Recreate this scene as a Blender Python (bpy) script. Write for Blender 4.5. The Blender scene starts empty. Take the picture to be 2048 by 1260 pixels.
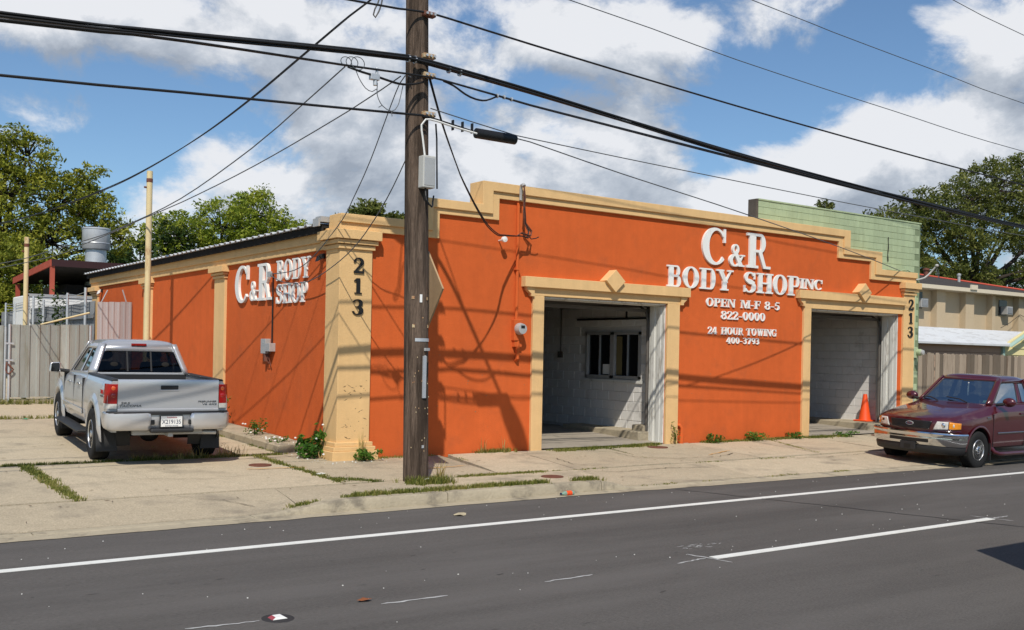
import bpy, bmesh, math, random
from math import sin, cos, pi, radians, sqrt, atan2
from mathutils import Vector, Matrix
from mathutils.geometry import tessellate_polygon
from mathutils import noise as mnoise

S = bpy.context.scene
COL = S.collection
R = random.Random(7)

# ------------------------------------------------------------------ camera
CAM = (-7.2935, -15.0, 1.92)
cd = bpy.data.cameras.new('camera')
cam = bpy.data.objects.new('camera', cd)
COL.objects.link(cam)
cd.sensor_width = 36.0
cd.lens = 2059.2 / 2048 * 36.0
cd.shift_y = 78.0 / 2048
cd.clip_start = 0.1
cd.clip_end = 5000
YAW, ROLL = 0.6187, 0.0195
mw = Matrix.Rotation(-YAW, 4, 'Z') @ Matrix.Rotation(pi / 2, 4, 'X') @ Matrix.Rotation(ROLL, 4, 'Z')
cam.matrix_world = Matrix.Translation(CAM) @ mw
S.camera = cam

# ------------------------------------------------------------------ light
SUN_EL = radians(49.0)
SUN_H = Vector((-0.574, -0.819, 0)).normalized()
SUN_DIR = Vector((SUN_H.x * cos(SUN_EL), SUN_H.y * cos(SUN_EL), sin(SUN_EL)))
sd = bpy.data.lights.new('sun', 'SUN')
sd.energy = 3.6
sd.angle = radians(0.53)
sd.color = (1.0, 0.93, 0.82)
sun = bpy.data.objects.new('sun', sd)
COL.objects.link(sun)
sun.rotation_euler = SUN_DIR.to_track_quat('Z', 'Y').to_euler()
sun.location = (-20, -30, 40)

S.view_settings.view_transform = 'Standard'
S.view_settings.look = 'None'
S.view_settings.exposure = 0.22
S.view_settings.gamma = 1.0
S.view_settings.use_curve_mapping = False
S.render.engine = 'CYCLES'
S.cycles.max_bounces = 8
S.cycles.transparent_max_bounces = 12
S.cycles.caustics_reflective = False
S.cycles.caustics_refractive = False

SKY_GAIN = 0.10
def build_world():
    w = bpy.data.worlds.new('World')
    S.world = w
    w.use_nodes = True
    nt = w.node_tree
    N, L = nt.nodes, nt.links
    N.clear()
    out = N.new('ShaderNodeOutputWorld')
    bg = N.new('ShaderNodeBackground')
    bg.inputs['Strength'].default_value = SKY_GAIN
    L.new(bg.outputs[0], out.inputs[0])
    sky = N.new('ShaderNodeTexSky')
    sky.sky_type = 'NISHITA'
    sky.sun_disc = False
    sky.sun_elevation = SUN_EL
    sky.sun_rotation = math.atan2(SUN_H.x, SUN_H.y)
    sky.air_density = 1.0
    sky.dust_density = 0.3
    sky.ozone_density = 3.0
    tc = N.new('ShaderNodeTexCoord')
    def math_(op, a, b=None, c=None, clamp=False):
        n = N.new('ShaderNodeMath'); n.operation = op; n.use_clamp = clamp
        for i, v in enumerate((a, b, c)):
            if v is None: continue
            if isinstance(v, (int, float)): n.inputs[i].default_value = v
            else: L.new(v, n.inputs[i])
        return n.outputs[0]
    def vmath(op, a, b):
        n = N.new('ShaderNodeVectorMath'); n.operation = op
        for i, v in enumerate((a, b)):
            if isinstance(v, (tuple, list, Vector)): n.inputs[i].default_value = tuple(v)
            else: L.new(v, n.inputs[i])
        return n
    # cloud layer seen in perspective: project the direction on a plane overhead
    d = vmath('NORMALIZE', tc.outputs['Generated'], (0, 0, 0)).outputs[0]
    # banks of cumulus: (azimuth from +Y toward +X deg, elevation deg, radius az, radius el, weight)
    BANKS = CLOUD_BANKS
    sep = N.new('ShaderNodeSeparateXYZ'); L.new(d, sep.inputs[0])
    az = math_('ARCTAN2', sep.outputs[0], sep.outputs[1])
    el = math_('ARCSINE', sep.outputs[2])
    def bank_sum(az, el):
        tot = None
        for (a, e, ra, re, wt) in BANKS:
            u = math_('DIVIDE', math_('SUBTRACT', az, radians(a)), radians(ra))
            v = math_('DIVIDE', math_('SUBTRACT', el, radians(e)), radians(re))
            r2 = math_('ADD', math_('MULTIPLY', u, u), math_('MULTIPLY', v, v))
            g = math_('MULTIPLY', math_('EXPONENT', math_('MULTIPLY', r2, -1.0)), wt)
            tot = g if tot is None else math_('ADD', tot, g)
        return tot
    def noise(vec, scale, detail, rough, off):
        m = N.new('ShaderNodeMapping')
        m.inputs['Location'].default_value = off
        m.inputs['Scale'].default_value = (scale, scale, scale * 1.55)
        L.new(vec, m.inputs[0])
        n = N.new('ShaderNodeTexNoise'); n.inputs['Scale'].default_value = 1.0
        n.inputs['Detail'].default_value = detail; n.inputs['Roughness'].default_value = rough
        n.inputs['Distortion'].default_value = 0.25
        L.new(m.outputs[0], n.inputs['Vector'])
        return n.outputs['Fac']
    def density(vec, azz, ell):
        a = noise(vec, 7.5, 12, 0.63, (3.1, 1.7, 0.4))
        b = noise(vec, 2.1, 3, 0.5, (7.7, 2.3, 5.0))
        base = math_('ADD', math_('MULTIPLY', math_('SUBTRACT', a, 0.5), 3.3), math_('MULTIPLY', math_('SUBTRACT', b, 0.5), 0.9))
        return math_('ADD', base, bank_sum(azz, ell))
    den = density(d, az, el)
    # same field a little toward the sun (up and to the left): bright rims, grey bases
    d2 = vmath('NORMALIZE', vmath('ADD', d, (-0.02, -0.0, 0.045)).outputs[0], (0, 0, 0)).outputs[0]
    sep2 = N.new('ShaderNodeSeparateXYZ'); L.new(d2, sep2.inputs[0])
    den2 = density(d2, math_('ARCTAN2', sep2.outputs[0], sep2.outputs[1]), math_('ARCSINE', sep2.outputs[2]))
    mr = N.new('ShaderNodeMapRange'); mr.interpolation_type = 'SMOOTHSTEP'
    mr.inputs['From Min'].default_value = 0.0; mr.inputs['From Max'].default_value = 0.60
    L.new(den, mr.inputs['Value'])
    mask = mr.outputs[0]
    lit = math_('SUBTRACT', den, den2)
    shade = N.new('ShaderNodeMapRange')
    shade.inputs['From Min'].default_value = -0.50; shade.inputs['From Max'].default_value = 0.46
    shade.clamp = True
    core = math_('MULTIPLY', math_('SUBTRACT', den, 0.60), -0.20)
    L.new(math_('ADD', lit, core), shade.inputs['Value'])
    ramp = N.new('ShaderNodeValToRGB')
    ramp.color_ramp.elements[0].color = (0.36, 0.41, 0.49, 1)
    ramp.color_ramp.elements[1].color = (0.90, 0.915, 0.95, 1)
    e = ramp.color_ramp.elements.new(0.52); e.color = (0.56, 0.61, 0.685, 1)
    L.new(shade.outputs[0], ramp.inputs[0])
    cs = N.new('ShaderNodeMixRGB'); cs.blend_type = 'MULTIPLY'; cs.inputs[0].default_value = 1
    L.new(ramp.outputs[0], cs.inputs[1])
    k = CLOUD_GAIN / SKY_GAIN
    cs.inputs[2].default_value = (k, k, k, 1)
    sg = N.new('ShaderNodeMixRGB'); sg.blend_type = 'MULTIPLY'; sg.inputs[0].default_value = 1
    L.new(sky.outputs[0], sg.inputs[1]); sg.inputs[2].default_value = SKY_TINT
    mix = N.new('ShaderNodeMixRGB')
    L.new(math_('MULTIPLY', mask, 0.96), mix.inputs[0])
    L.new(sg.outputs[0], mix.inputs[1])
    L.new(cs.outputs[0], mix.inputs[2])
    L.new(mix.outputs[0], bg.inputs['Color'])
CLOUD_GAIN = 0.80
SKY_TINT = (.76, .87, .94, 1)
CLOUD_BANKS = [(15, 18.3, 12, 2.4, .5), (12.4, 16.0, 11.2, 2.2, 0.75), (24.9, 14.0, 6.3, 4.8, 0.69), (27.9, 8.8, 7.3, 2.9, 0.75), (11.1, 11.3, 3.3, 1.8, 0.62), (19.9, 8.7, 4.7, 2.1, 0.56), (41.7, 17.5, 8.0, 2.4, 0.88), (41.2, 11.3, 5.4, 2.4, 0.88), (47.9, 8.5, 6.3, 1.4, 0.75), (57.3, 11.1, 5.9, 3.2, 1.0), (59.9, 16.6, 3.7, 1.8, 0.75), (36.2, 8.0, 5.0, 2.0, 0.62), (16.8, 12.8, 3.8, 1.9, -0.85), (14.4, 10.1, 2.1, 1.2, -0.6), (50.3, 13.7, 3.2, 1.9, -0.8), (46.3, 12.3, 2.0, 2.0, -0.7), (33.4, 17.4, 1.8, 1.3, -0.45), (54.6, 16.9, 1.9, 2.1, -0.6), (37.0, 14.9, 2.2, 0.9, -0.5), (46.9, 10.2, 2.4, 0.9, -0.5)]
build_world()

# ------------------------------------------------------------------ helpers
class MB:
    """collects faces of one mesh object"""
    def __init__(s): s.v = []; s.f = []; s.m = []; s.uv = None; s.mi = 0
    def add(s, vs, fs):
        o = len(s.v); s.v += [tuple(p) for p in vs]
        for f in fs: s.f.append([i + o for i in f]); s.m.append(s.mi)
        return s
    def box(s, x0, x1, y0, y1, z0, z1):
        vs = [(x0, y0, z0), (x1, y0, z0), (x1, y1, z0), (x0, y1, z0), (x0, y0, z1), (x1, y0, z1), (x1, y1, z1), (x0, y1, z1)]
        return s.add(vs, [(0, 3, 2, 1), (4, 5, 6, 7), (0, 1, 5, 4), (1, 2, 6, 5), (2, 3, 7, 6), (3, 0, 4, 7)])
    def hexa(s, b, t):
        return s.add(list(b) + list(t), [(0, 3, 2, 1), (4, 5, 6, 7), (0, 1, 5, 4), (1, 2, 6, 5), (2, 3, 7, 6), (3, 0, 4, 7)])
    def prism(s, poly, y0, y1, axis='y'):
        """poly in (a,b); extruded along axis"""
        n = len(poly)
        def P(a, b, c):
            return (a, c, b) if axis == 'y' else ((c, a, b) if axis == 'x' else (a, b, c))
        vs = [P(a, b, y0) for a, b in poly] + [P(a, b, y1) for a, b in poly]
        tri = tessellate_polygon([[Vector((a, b, 0)) for a, b in poly]])
        ar = sum(poly[i][0] * poly[(i + 1) % n][1] - poly[(i + 1) % n][0] * poly[i][1] for i in range(n))
        fs = []
        for t in tri:
            t = list(t)
            a = sum(poly[t[i]][0] * poly[t[(i + 1) % 3]][1] - poly[t[(i + 1) % 3]][0] * poly[t[i]][1] for i in range(3))
            if a < 0: t.reverse()
            fs.append(tuple(t)); fs.append(tuple(i + n for i in reversed(t)))
        for i in range(n):
            j = (i + 1) % n
            fs.append((i, i + n, j + n, j) if ar > 0 else (j, j + n, i + n, i))
        return s.add(vs, fs)
    def tube(s, pts, r, n=8, cap=True):
        pts = [Vector(p) for p in pts]
        rs = r if isinstance(r, (list, tuple)) else [r] * len(pts)
        vs = []; prev = None
        for i, p in enumerate(pts):
            t = (pts[min(i + 1, len(pts) - 1)] - pts[max(i - 1, 0)])
            if t.length < 1e-9: t = Vector((0, 0, 1))
            t.normalize()
            if prev is None:
                a = Vector((0, 0, 1)) if abs(t.z) < .9 else Vector((1, 0, 0))
                u = t.cross(a).normalized()
            else:
                u = (prev - t * prev.dot(t))
                if u.length < 1e-6: u = t.cross(Vector((0, 0, 1)))
                u.normalize()
            prev = u; w = t.cross(u)
            for k in range(n):
                an = 2 * pi * k / n
                vs.append(p + (u * cos(an) + w * sin(an)) * rs[i])
        fs = []
        for i in range(len(pts) - 1):
            for k in range(n):
                k2 = (k + 1) % n
                fs.append((i * n + k, i * n + k2, (i + 1) * n + k2, (i + 1) * n + k))
        if cap:
            fs.append(tuple(reversed(range(n)))); fs.append(tuple((len(pts) - 1) * n + k for k in range(n)))
        return s.add(vs, fs)
    def lathe(s, prof, c=(0, 0, 0), n=24, axis='z'):
        """prof list of (r, h)"""
        vs = []
        for r, h in prof:
            for k in range(n):
                a = 2 * pi * k / n
                p = (r * cos(a), r * sin(a), h)
                if axis == 'y': p = (r * cos(a), h, -r * sin(a))
                if axis == 'x': p = (h, r * cos(a), r * sin(a))
                vs.append((p[0] + c[0], p[1] + c[1], p[2] + c[2]))
        fs = []
        for i in range(len(prof) - 1):
            for k in range(n):
                k2 = (k + 1) % n
                fs.append((i * n + k, i * n + k2, (i + 1) * n + k2, (i + 1) * n + k))
        if prof[0][0] > 1e-5: fs.append(tuple(reversed(range(n))))
        if prof[-1][0] > 1e-5: fs.append(tuple((len(prof) - 1) * n + k for k in range(n)))
        return s.add(vs, fs)
    def grid(s, fn, nu, nv):
        vs = [fn(i / nu, j / nv) for j in range(nv + 1) for i in range(nu + 1)]
        fs = []
        for j in range(nv):
            for i in range(nu):
                a = j * (nu + 1) + i
                fs.append((a, a + 1, a + nu + 2, a + nu + 1))
        return s.add(vs, fs)
    def ell(s, c, r, nu=16, nv=10):
        vs = []; fs = []
        for j in range(nv + 1):
            ph = -pi / 2 + pi * j / nv
            for i in range(nu):
                th = 2 * pi * i / nu
                vs.append((c[0] + r[0] * cos(ph) * cos(th), c[1] + r[1] * cos(ph) * sin(th), c[2] + r[2] * sin(ph)))
        for j in range(nv):
            for i in range(nu):
                fs.append((j * nu + i, j * nu + (i + 1) % nu, (j + 1) * nu + (i + 1) % nu, (j + 1) * nu + i))
        return s.add(vs, fs)

def mesh_of(mb, name, mats, smooth=None, off=(0, 0, 0)):
    me = bpy.data.meshes.new(name)
    vs = mb.v if off == (0, 0, 0) else [(a - off[0], b - off[1], c - off[2]) for a, b, c in mb.v]
    me.from_pydata(vs, [], mb.f)
    if not isinstance(mats, (list, tuple)): mats = [mats]
    for m in mats: me.materials.append(m)
    if len(mats) > 1: me.polygons.foreach_set('material_index', mb.m)
    if smooth is not None:
        me.polygons.foreach_set('use_smooth', [True] * len(me.polygons))
        me.set_sharp_from_angle(angle=radians(smooth))
    me.update()
    return me

def tag(o, label=None, cat=None, group=None, kind=None):
    if label: o['label'] = label
    if cat: o['category'] = cat
    if group: o['group'] = group
    if kind: o['kind'] = kind
    return o

def thing(name, label, cat, loc=(0, 0, 0), rz=0.0, group=None, scale=1.0):
    o = bpy.data.objects.new(name, None); COL.objects.link(o)
    o.empty_display_size = .2
    o.location = loc; o.rotation_euler = (0, 0, rz); o.scale = (scale,) * 3
    tag(o, label, cat, group)
    o['_root'] = list(loc)
    return o

def rootoff(p):
    while p is not None:
        if '_root' in p.keys(): return tuple(p['_root'])
        p = p.parent
    return (0, 0, 0)

def part(name, mb, mats, parent, smooth=None, label=None, kind=None, world=True, bevel=0):
    """one mesh under its thing; world=True: coordinates of mb are world coordinates"""
    off = rootoff(parent) if world else (0, 0, 0)
    me = mesh_of(mb, name, mats, smooth, off)
    o = bpy.data.objects.new(name, me); COL.objects.link(o)
    if parent is not None: o.parent = parent
    if bevel: add_bevel(o, bevel)
    tag(o, label, None, None, kind)
    return o

def solo(name, mb, mats, label, cat, group=None, smooth=None, kind=None, origin=None):
    """a thing that is one mesh"""
    off = origin or (0, 0, 0)
    o = bpy.data.objects.new(name, mesh_of(mb, name, mats, smooth, tuple(off))); COL.objects.link(o)
    o.location = off
    return tag(o, label, cat, group, kind)

def put(name, me, loc, parent, rot=(0, 0, 0), scale=(1, 1, 1)):
    """a copy sharing mesh data, placed in its thing"""
    o = bpy.data.objects.new(name, me); COL.objects.link(o)
    off = rootoff(parent)
    o.parent = parent
    o.location = (loc[0] - off[0], loc[1] - off[1], loc[2] - off[2])
    o.rotation_euler = rot; o.scale = scale
    return o

def add_bevel(o, w, seg=2):
    m = o.modifiers.new('bevel', 'BEVEL'); m.width = w; m.segments = seg; m.limit_method = 'ANGLE'; m.angle_limit = radians(35)
    m.harden_normals = False
    return o

def finish_boolean(o, cutters):
    for c in cutters:
        m = o.modifiers.new('cut', 'BOOLEAN'); m.operation = 'DIFFERENCE'; m.object = c; m.solver = 'EXACT'
    dg = bpy.context.evaluated_depsgraph_get()
    me = bpy.data.meshes.new_from_object(o.evaluated_get(dg))
    o.modifiers.clear()
    o.data = me
    for c in cutters: bpy.data.objects.remove(c, do_unlink=True)

# ------------------------------------------------------------------ materials
def mat(name, col, rough=0.8, spec=0.3, metal=0.0, var=0.0, vscale=3.0, bump=0.0, bscale=60.0, dirt=None, dscale=1.2, damt=0.0,
        coat=0.0, speck=0.0, sscale=120, rand=0.0, streak=0.0, band=0.0, trans=0.0, alpha=1.0, emit=None, estr=0.0, stretch=(1, 1, 1), dpos=(0.5, 0.62)):
    m = bpy.data.materials.new(name); m.use_nodes = True
    nt = m.node_tree; N, L = nt.nodes, nt.links
    b = N['Principled BSDF']
    b.inputs['Roughness'].default_value = rough
    b.inputs['Specular IOR Level'].default_value = spec
    b.inputs['Metallic'].default_value = metal
    b.inputs['Coat Weight'].default_value = coat
    b.inputs['Coat Roughness'].default_value = 0.04
    b.inputs['Base Color'].default_value = (*col, 1)
    b.inputs['Alpha'].default_value = alpha
    if trans: b.inputs['Transmission Weight'].default_value = trans
    if emit: b.inputs['Emission Color'].default_value = (*emit, 1); b.inputs['Emission Strength'].default_value = estr
    cur = None
    tc = N.new('ShaderNodeTexCoord')
    geo = N.new('ShaderNodeNewGeometry')
    mp = N.new('ShaderNodeMapping'); mp.inputs['Scale'].default_value = stretch
    L.new(geo.outputs['Position'], mp.inputs[0])
    def nz(scale, detail=5, rough_=.6):
        n = N.new('ShaderNodeTexNoise'); n.inputs['Scale'].default_value = scale
        n.inputs['Detail'].default_value = detail; n.inputs['Roughness'].default_value = rough_
        L.new(mp.outputs[0], n.inputs['Vector']); return n.outputs['Fac']
    def hsvmul(fac_sock, amt, cin):
        mr = N.new('ShaderNodeMapRange'); mr.inputs['From Min'].default_value = .25; mr.inputs['From Max'].default_value = .75
        mr.inputs['To Min'].default_value = 1 - amt; mr.inputs['To Max'].default_value = 1 + amt
        L.new(fac_sock, mr.inputs['Value'])
        h = N.new('ShaderNodeHueSaturation'); L.new(mr.outputs[0], h.inputs['Value'])
        if cin is None: h.inputs['Color'].default_value = (*col, 1)
        else: L.new(cin, h.inputs['Color'])
        return h.outputs[0]
    if var:
        cur = hsvmul(nz(vscale), var, cur)
        cur = hsvmul(nz(vscale * 9, 3), var * .6, cur)
    if streak:
        m2 = N.new('ShaderNodeMapping'); m2.inputs['Scale'].default_value = (2.6, 2.6, .16); L.new(geo.outputs['Position'], m2.inputs[0])
        n2 = N.new('ShaderNodeTexNoise'); n2.inputs['Scale'].default_value = 1.6; n2.inputs['Detail'].default_value = 7; n2.inputs['Roughness'].default_value = .7; L.new(m2.outputs[0], n2.inputs['Vector'])
        cur = hsvmul(n2.outputs['Fac'], streak, cur)
    if band:
        m3 = N.new('ShaderNodeMapping'); m3.inputs['Scale'].default_value = (.03, .75, 1); L.new(geo.outputs['Position'], m3.inputs[0])
        n3 = N.new('ShaderNodeTexNoise'); n3.inputs['Scale'].default_value = 1.5; n3.inputs['Detail'].default_value = 6; L.new(m3.outputs[0], n3.inputs['Vector'])
        cur = hsvmul(n3.outputs['Fac'], band, cur)
    if speck:
        cur = hsvmul(nz(sscale, 2, .8), speck, cur)
    if rand:
        oi = N.new('ShaderNodeObjectInfo')
        cur = hsvmul(oi.outputs['Random'], rand, cur)
    if dirt:
        mx = N.new('ShaderNodeMixRGB')
        mr = N.new('ShaderNodeMapRange'); mr.interpolation_type = 'SMOOTHSTEP'
        mr.inputs['From Min'].default_value = dpos[0]; mr.inputs['From Max'].default_value = dpos[1]; mr.inputs['To Max'].default_value = damt
        L.new(nz(dscale, 8, .65), mr.inputs['Value']); L.new(mr.outputs[0], mx.inputs[0])
        if cur is None: mx.inputs[1].default_value = (*col, 1)
        else: L.new(cur, mx.inputs[1])
        mx.inputs[2].default_value = (*dirt, 1)
        cur = mx.outputs[0]
    if cur is not None: L.new(cur, b.inputs['Base Color'])
    if bump:
        bp = N.new('ShaderNodeBump'); bp.inputs['Strength'].default_value = bump; bp.inputs['Distance'].default_value = .02
        L.new(nz(bscale, 4), bp.inputs['Height']); L.new(bp.outputs[0], b.inputs['Normal'])
    return m
# ------------------------------------------------------------------ colours
M = {}
M['orange'] = mat('orange_stucco', (.60, .120, .030), .92, .15, streak=.06, var=.09, vscale=.55, bump=.25, bscale=45, dirt=(.30, .09, .04), dscale=1.5, damt=.34, dpos=(.50, .76))
M['tan'] = mat('tan_stucco', (.72, .475, .225), .92, .15, streak=.07, var=.07, vscale=.6, bump=.25, bscale=45, dirt=(.30, .20, .10), dscale=1.3, damt=.22, dpos=(.56, .78))
M['white'] = mat('white_paint', (.80, .80, .77), .6, .3, var=.05, vscale=5, dirt=(.45, .43, .38), dscale=5, damt=.5, dpos=(.55, .75), stretch=(1, 1, .4))
M['oldwhite'] = mat('old_white_paint', (.66, .66, .62), .7, .3, var=.06, vscale=4, dirt=(.20, .17, .13), dscale=6, damt=.6, dpos=(.52, .68), stretch=(1, 1, .25))
M['wblock'] = mat('white_block', (.72, .71, .69), .8, .2, var=.05, vscale=2.5, rand=.025, bump=.2, bscale=70, dirt=(.22, .20, .17), dscale=1.6, damt=.45, dpos=(.55, .75))
M['black'] = mat('black_paint', (.012, .011, .010), .5, .4)
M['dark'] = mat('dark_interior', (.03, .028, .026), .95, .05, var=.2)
M['interior'] = mat('interior_grey', (.12, .11, .10), .9, .1, var=.1)
M['asphalt'] = mat('asphalt', (.108, .100, .093), .93, .18, band=.22, speck=.34, sscale=70, var=.09, vscale=.8, bump=.5, bscale=130, dirt=(.140, .130, .122), dscale=.5, damt=.7, dpos=(.45, .7), stretch=(.35, 1.6, 1))
M['line'] = mat('line_paint', (.72, .72, .68), .7, .3, var=.08, vscale=5, dirt=(.3, .29, .28), dscale=12, damt=.5, dpos=(.58, .75))
M['scuff'] = mat('worn_paint', (.42, .42, .41), .8, .2, var=.15, vscale=9)
M['concrete'] = mat('concrete', (.475, .400, .285), .93, .15, speck=.26, sscale=42, var=.10, vscale=.9, rand=.07, bump=.45, bscale=55, dirt=(.22, .19, .145), dscale=.9, damt=.85, dpos=(.48, .74))
M['kerb'] = mat('kerb_concrete', (.40, .345, .25), .93, .15, var=.12, vscale=2, bump=.6, bscale=40, dirt=(.16, .14, .11), dscale=2.2, damt=.8, dpos=(.50, .68))
M['dirt'] = mat('dirt', (.13, .105, .065), .97, .05, var=.3, vscale=6, bump=.7, bscale=30, dirt=(.07, .085, .03), dscale=2.5, damt=.9, dpos=(.42, .58))
M['meadow'] = mat('meadow', (.07, .09, .03), .97, .05, var=.3, vscale=2, bump=.6, bscale=12)
M['rust'] = mat('rust_iron', (.16, .062, .040), .8, .3, var=.2, vscale=20, bump=.4, bscale=90)
M['steel'] = mat('galvanised_steel', (.56, .58, .60), .45, .5, metal=.45, var=.08, vscale=6)
M['greymetal'] = mat('grey_metal', (.46, .46, .45), .5, .4, metal=.3, var=.06)
M['rubber'] = mat('rubber', (.018, .018, .018), .85, .2, var=.15, vscale=14)
M['cable'] = mat('cable_black', (.012, .012, .013), .5, .4)
M['greycable'] = mat('cable_grey', (.10, .11, .12), .6, .3)
M['pole'] = mat('pole_wood', (.135, .098, .074), .93, .12, var=.34, vscale=9, speck=.35, sscale=38, bump=1.0, bscale=30, dirt=(.040, .029, .022), dscale=3.4, damt=.85, dpos=(.44, .60), stretch=(2.6, 2.6, .18))

def lerp(a, b, t): return a + (b - a) * t
def sstep(a, b, x):
    t = max(0, min(1, (x - a) / (b - a))); return t * t * (3 - 2 * t)
YK = lambda x: -3.90 - .035 * max(0, x - 2)          # kerb face line
def kerbtop(x):
    return .02 + .125 * sstep(-2.9, -1.75, x) * (1 - sstep(2.2, 2.85, x))
def zg(x, y):
    """height of the paved ground"""
    yk = YK(x)
    if y >= 0: return .18 + .028 * min(y, 24)
    if y >= -2.35: return lerp(.12, .18, (y + 2.35) / 2.35)
    t = max(0, min(1, (y - yk) / (-2.35 - yk)))
    return lerp(kerbtop(x), .12, t)

# the far ground, one sheet to the horizon
g = MB(); g.grid(lambda u, v: (lerp(-900, 900, u), lerp(-900, 900, v), -.10), 8, 8)
solo('ground', g, M['meadow'], 'flat ground stretching to the horizon', None, kind='structure')
g = MB(); g.grid(lambda u, v: (lerp(-60, 75, u), lerp(-3.62, 70, v * v), 0), 90, 60)
g.v = [(x, y, zg(x, y) - .045 + .012 * mnoise.noise((x * .8, y * .8, 0))) for x, y, z in g.v]
solo('lot_earth', g, M['dirt'], 'earth under the lot and pavement, showing in the joints', None, kind='structure')

# road
road = MB(); road.grid(lambda u, v: (lerp(-120, 160, u), lerp(-19.0, -3.7, v), 0), 100, 12)
rd = solo('road', road, M['asphalt'], 'dark grey two lane asphalt road in front of the body shop', None, kind='structure')
mk = MB()
mk.box(-120, 155, -5.50, -5.38, .001, .005)
part('edge_line', mk, M['line'], rd)
for xa in (-0.02, ):
    d = MB(); d.box(xa + .06, xa + 4.95, -8.15, -8.04, .001, .0055)
    for k in range(7):
        an = pi / 2 + pi * k / 6
    part('lane_dash', d, M['line'], rd)
for k in (-3, -2, -1, 1, 2, 3):
    d = MB(); d.box(.02 + k * 12.2, 4.95 + k * 12.2, -8.15, -8.04, .001, .0055)
    if k != 0: part('lane_dash', d, M['line'], rd)
sc = MB()
def stroke(mb, a, b, w, z=.004, n=10, jit=.012):
    a = Vector(a); b = Vector(b); d = (b - a); pr = Vector((-d.y, d.x)).normalized()
    vs = []
    for i in range(n + 1):
        p = a + d * (i / n); ww = w * (.55 + .6 * R.random()) * (.35 if i in (0, n) else 1); o = pr * R.uniform(-jit, jit)
        vs += [(p.x + pr.x * ww + o.x, p.y + pr.y * ww + o.y, z), (p.x - pr.x * ww + o.x, p.y - pr.y * ww + o.y, z)]
    mb.add(vs, [(2 * i, 2 * i + 1, 2 * i + 3, 2 * i + 2) for i in range(n)])
for a, b in (((-.46, -8.11), (-.05, -8.07)), ((-2.0, -8.10), (-1.46, -8.09)), ((-3.54, -8.08), (-2.96, -8.10)), ((-5.01, -8.02), (-4.5, -8.07)), ((5.0, -8.09), (5.35, -8.08))):
    stroke(sc, a, b, .016)
for c in ((0.0, -8.1), (4.97, -8.09)):
    stroke(sc, (c[0] - .06, c[1] + .26), (c[0] + .05, c[1] - .24), .016)
for k in range(22):
    a = Vector((R.uniform(.1, .65), R.uniform(-7.68, -7.48))); stroke(sc, a, a + Vector((R.uniform(.03, .12), R.uniform(-.02, .02))), .006, n=4, jit=.004)
part('worn_mark', sc, M['scuff'], rd, kind='stuff')
# transverse joint and tar seams in the asphalt
tar = mat('tar_seam', (.035, .033, .033), .8, .3)
sm = MB(); stroke(sm, (3.35, -4.2), (4.75, -8.9), .016, z=.0035, n=30, jit=.02); stroke(sm, (4.75, -8.9), (5.4, -12.0), .013, z=.0035, n=20, jit=.02)
part('tar_seam', sm, tar, rd)
# gutter strip between asphalt and kerb
gt = MB(); gt.grid(lambda u, v: (lerp(-60, 75, u), YK(lerp(-60, 75, u)) + lerp(-.20, .03, v) + (.05 * mnoise.noise((u * 300, 3, 0)) if v == 0 else 0), .006 + .012 * v), 400, 2)
solo('gutter', gt, M['kerb'], 'narrow stained concrete gutter along the edge of the asphalt', None, kind='structure')
# kerb stones, each a length of its own
kb = bpy.data.objects.new('kerb', None); COL.objects.link(kb); kb['kind'] = 'structure'; kb['_root'] = [0, 0, 0]
cuts = [-30, -22, -14, -10, -7.6, -5.2, -2.9, -.35, 2.2, 5.2, 8.2, 11.2, 14.2, 17.2, 23, 30, 40]
for a, b in zip(cuts[:-1], cuts[1:]):
    m = MB(); n = max(6, int((b - a) / .16)); vs = []
    for i in range(n + 1):
        x = lerp(a + .006, b - .006, i / n); t = kerbtop(x) + .004; y = YK(x); w = .006 * mnoise.noise((x * 3, 1, 2))
        vs += [(x, y - .012 + w, .0), (x, y + w, t - .022 if t > .05 else t - .008), (x, y + .022 + w, t), (x, y + .16, t + .002), (x, y + .16, -.03)]
    fs = []
    for i in range(n):
        for k in range(4): fs.append((i * 5 + k, (i + 1) * 5 + k, (i + 1) * 5 + k + 1, i * 5 + k + 1))
    fs += [(0, 1, 2, 3, 4), tuple(n * 5 + k for k in (4, 3, 2, 1, 0))]
    m.add(vs, fs); part('kerb_stone', m, M['kerb'], kb, smooth=40)

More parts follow.
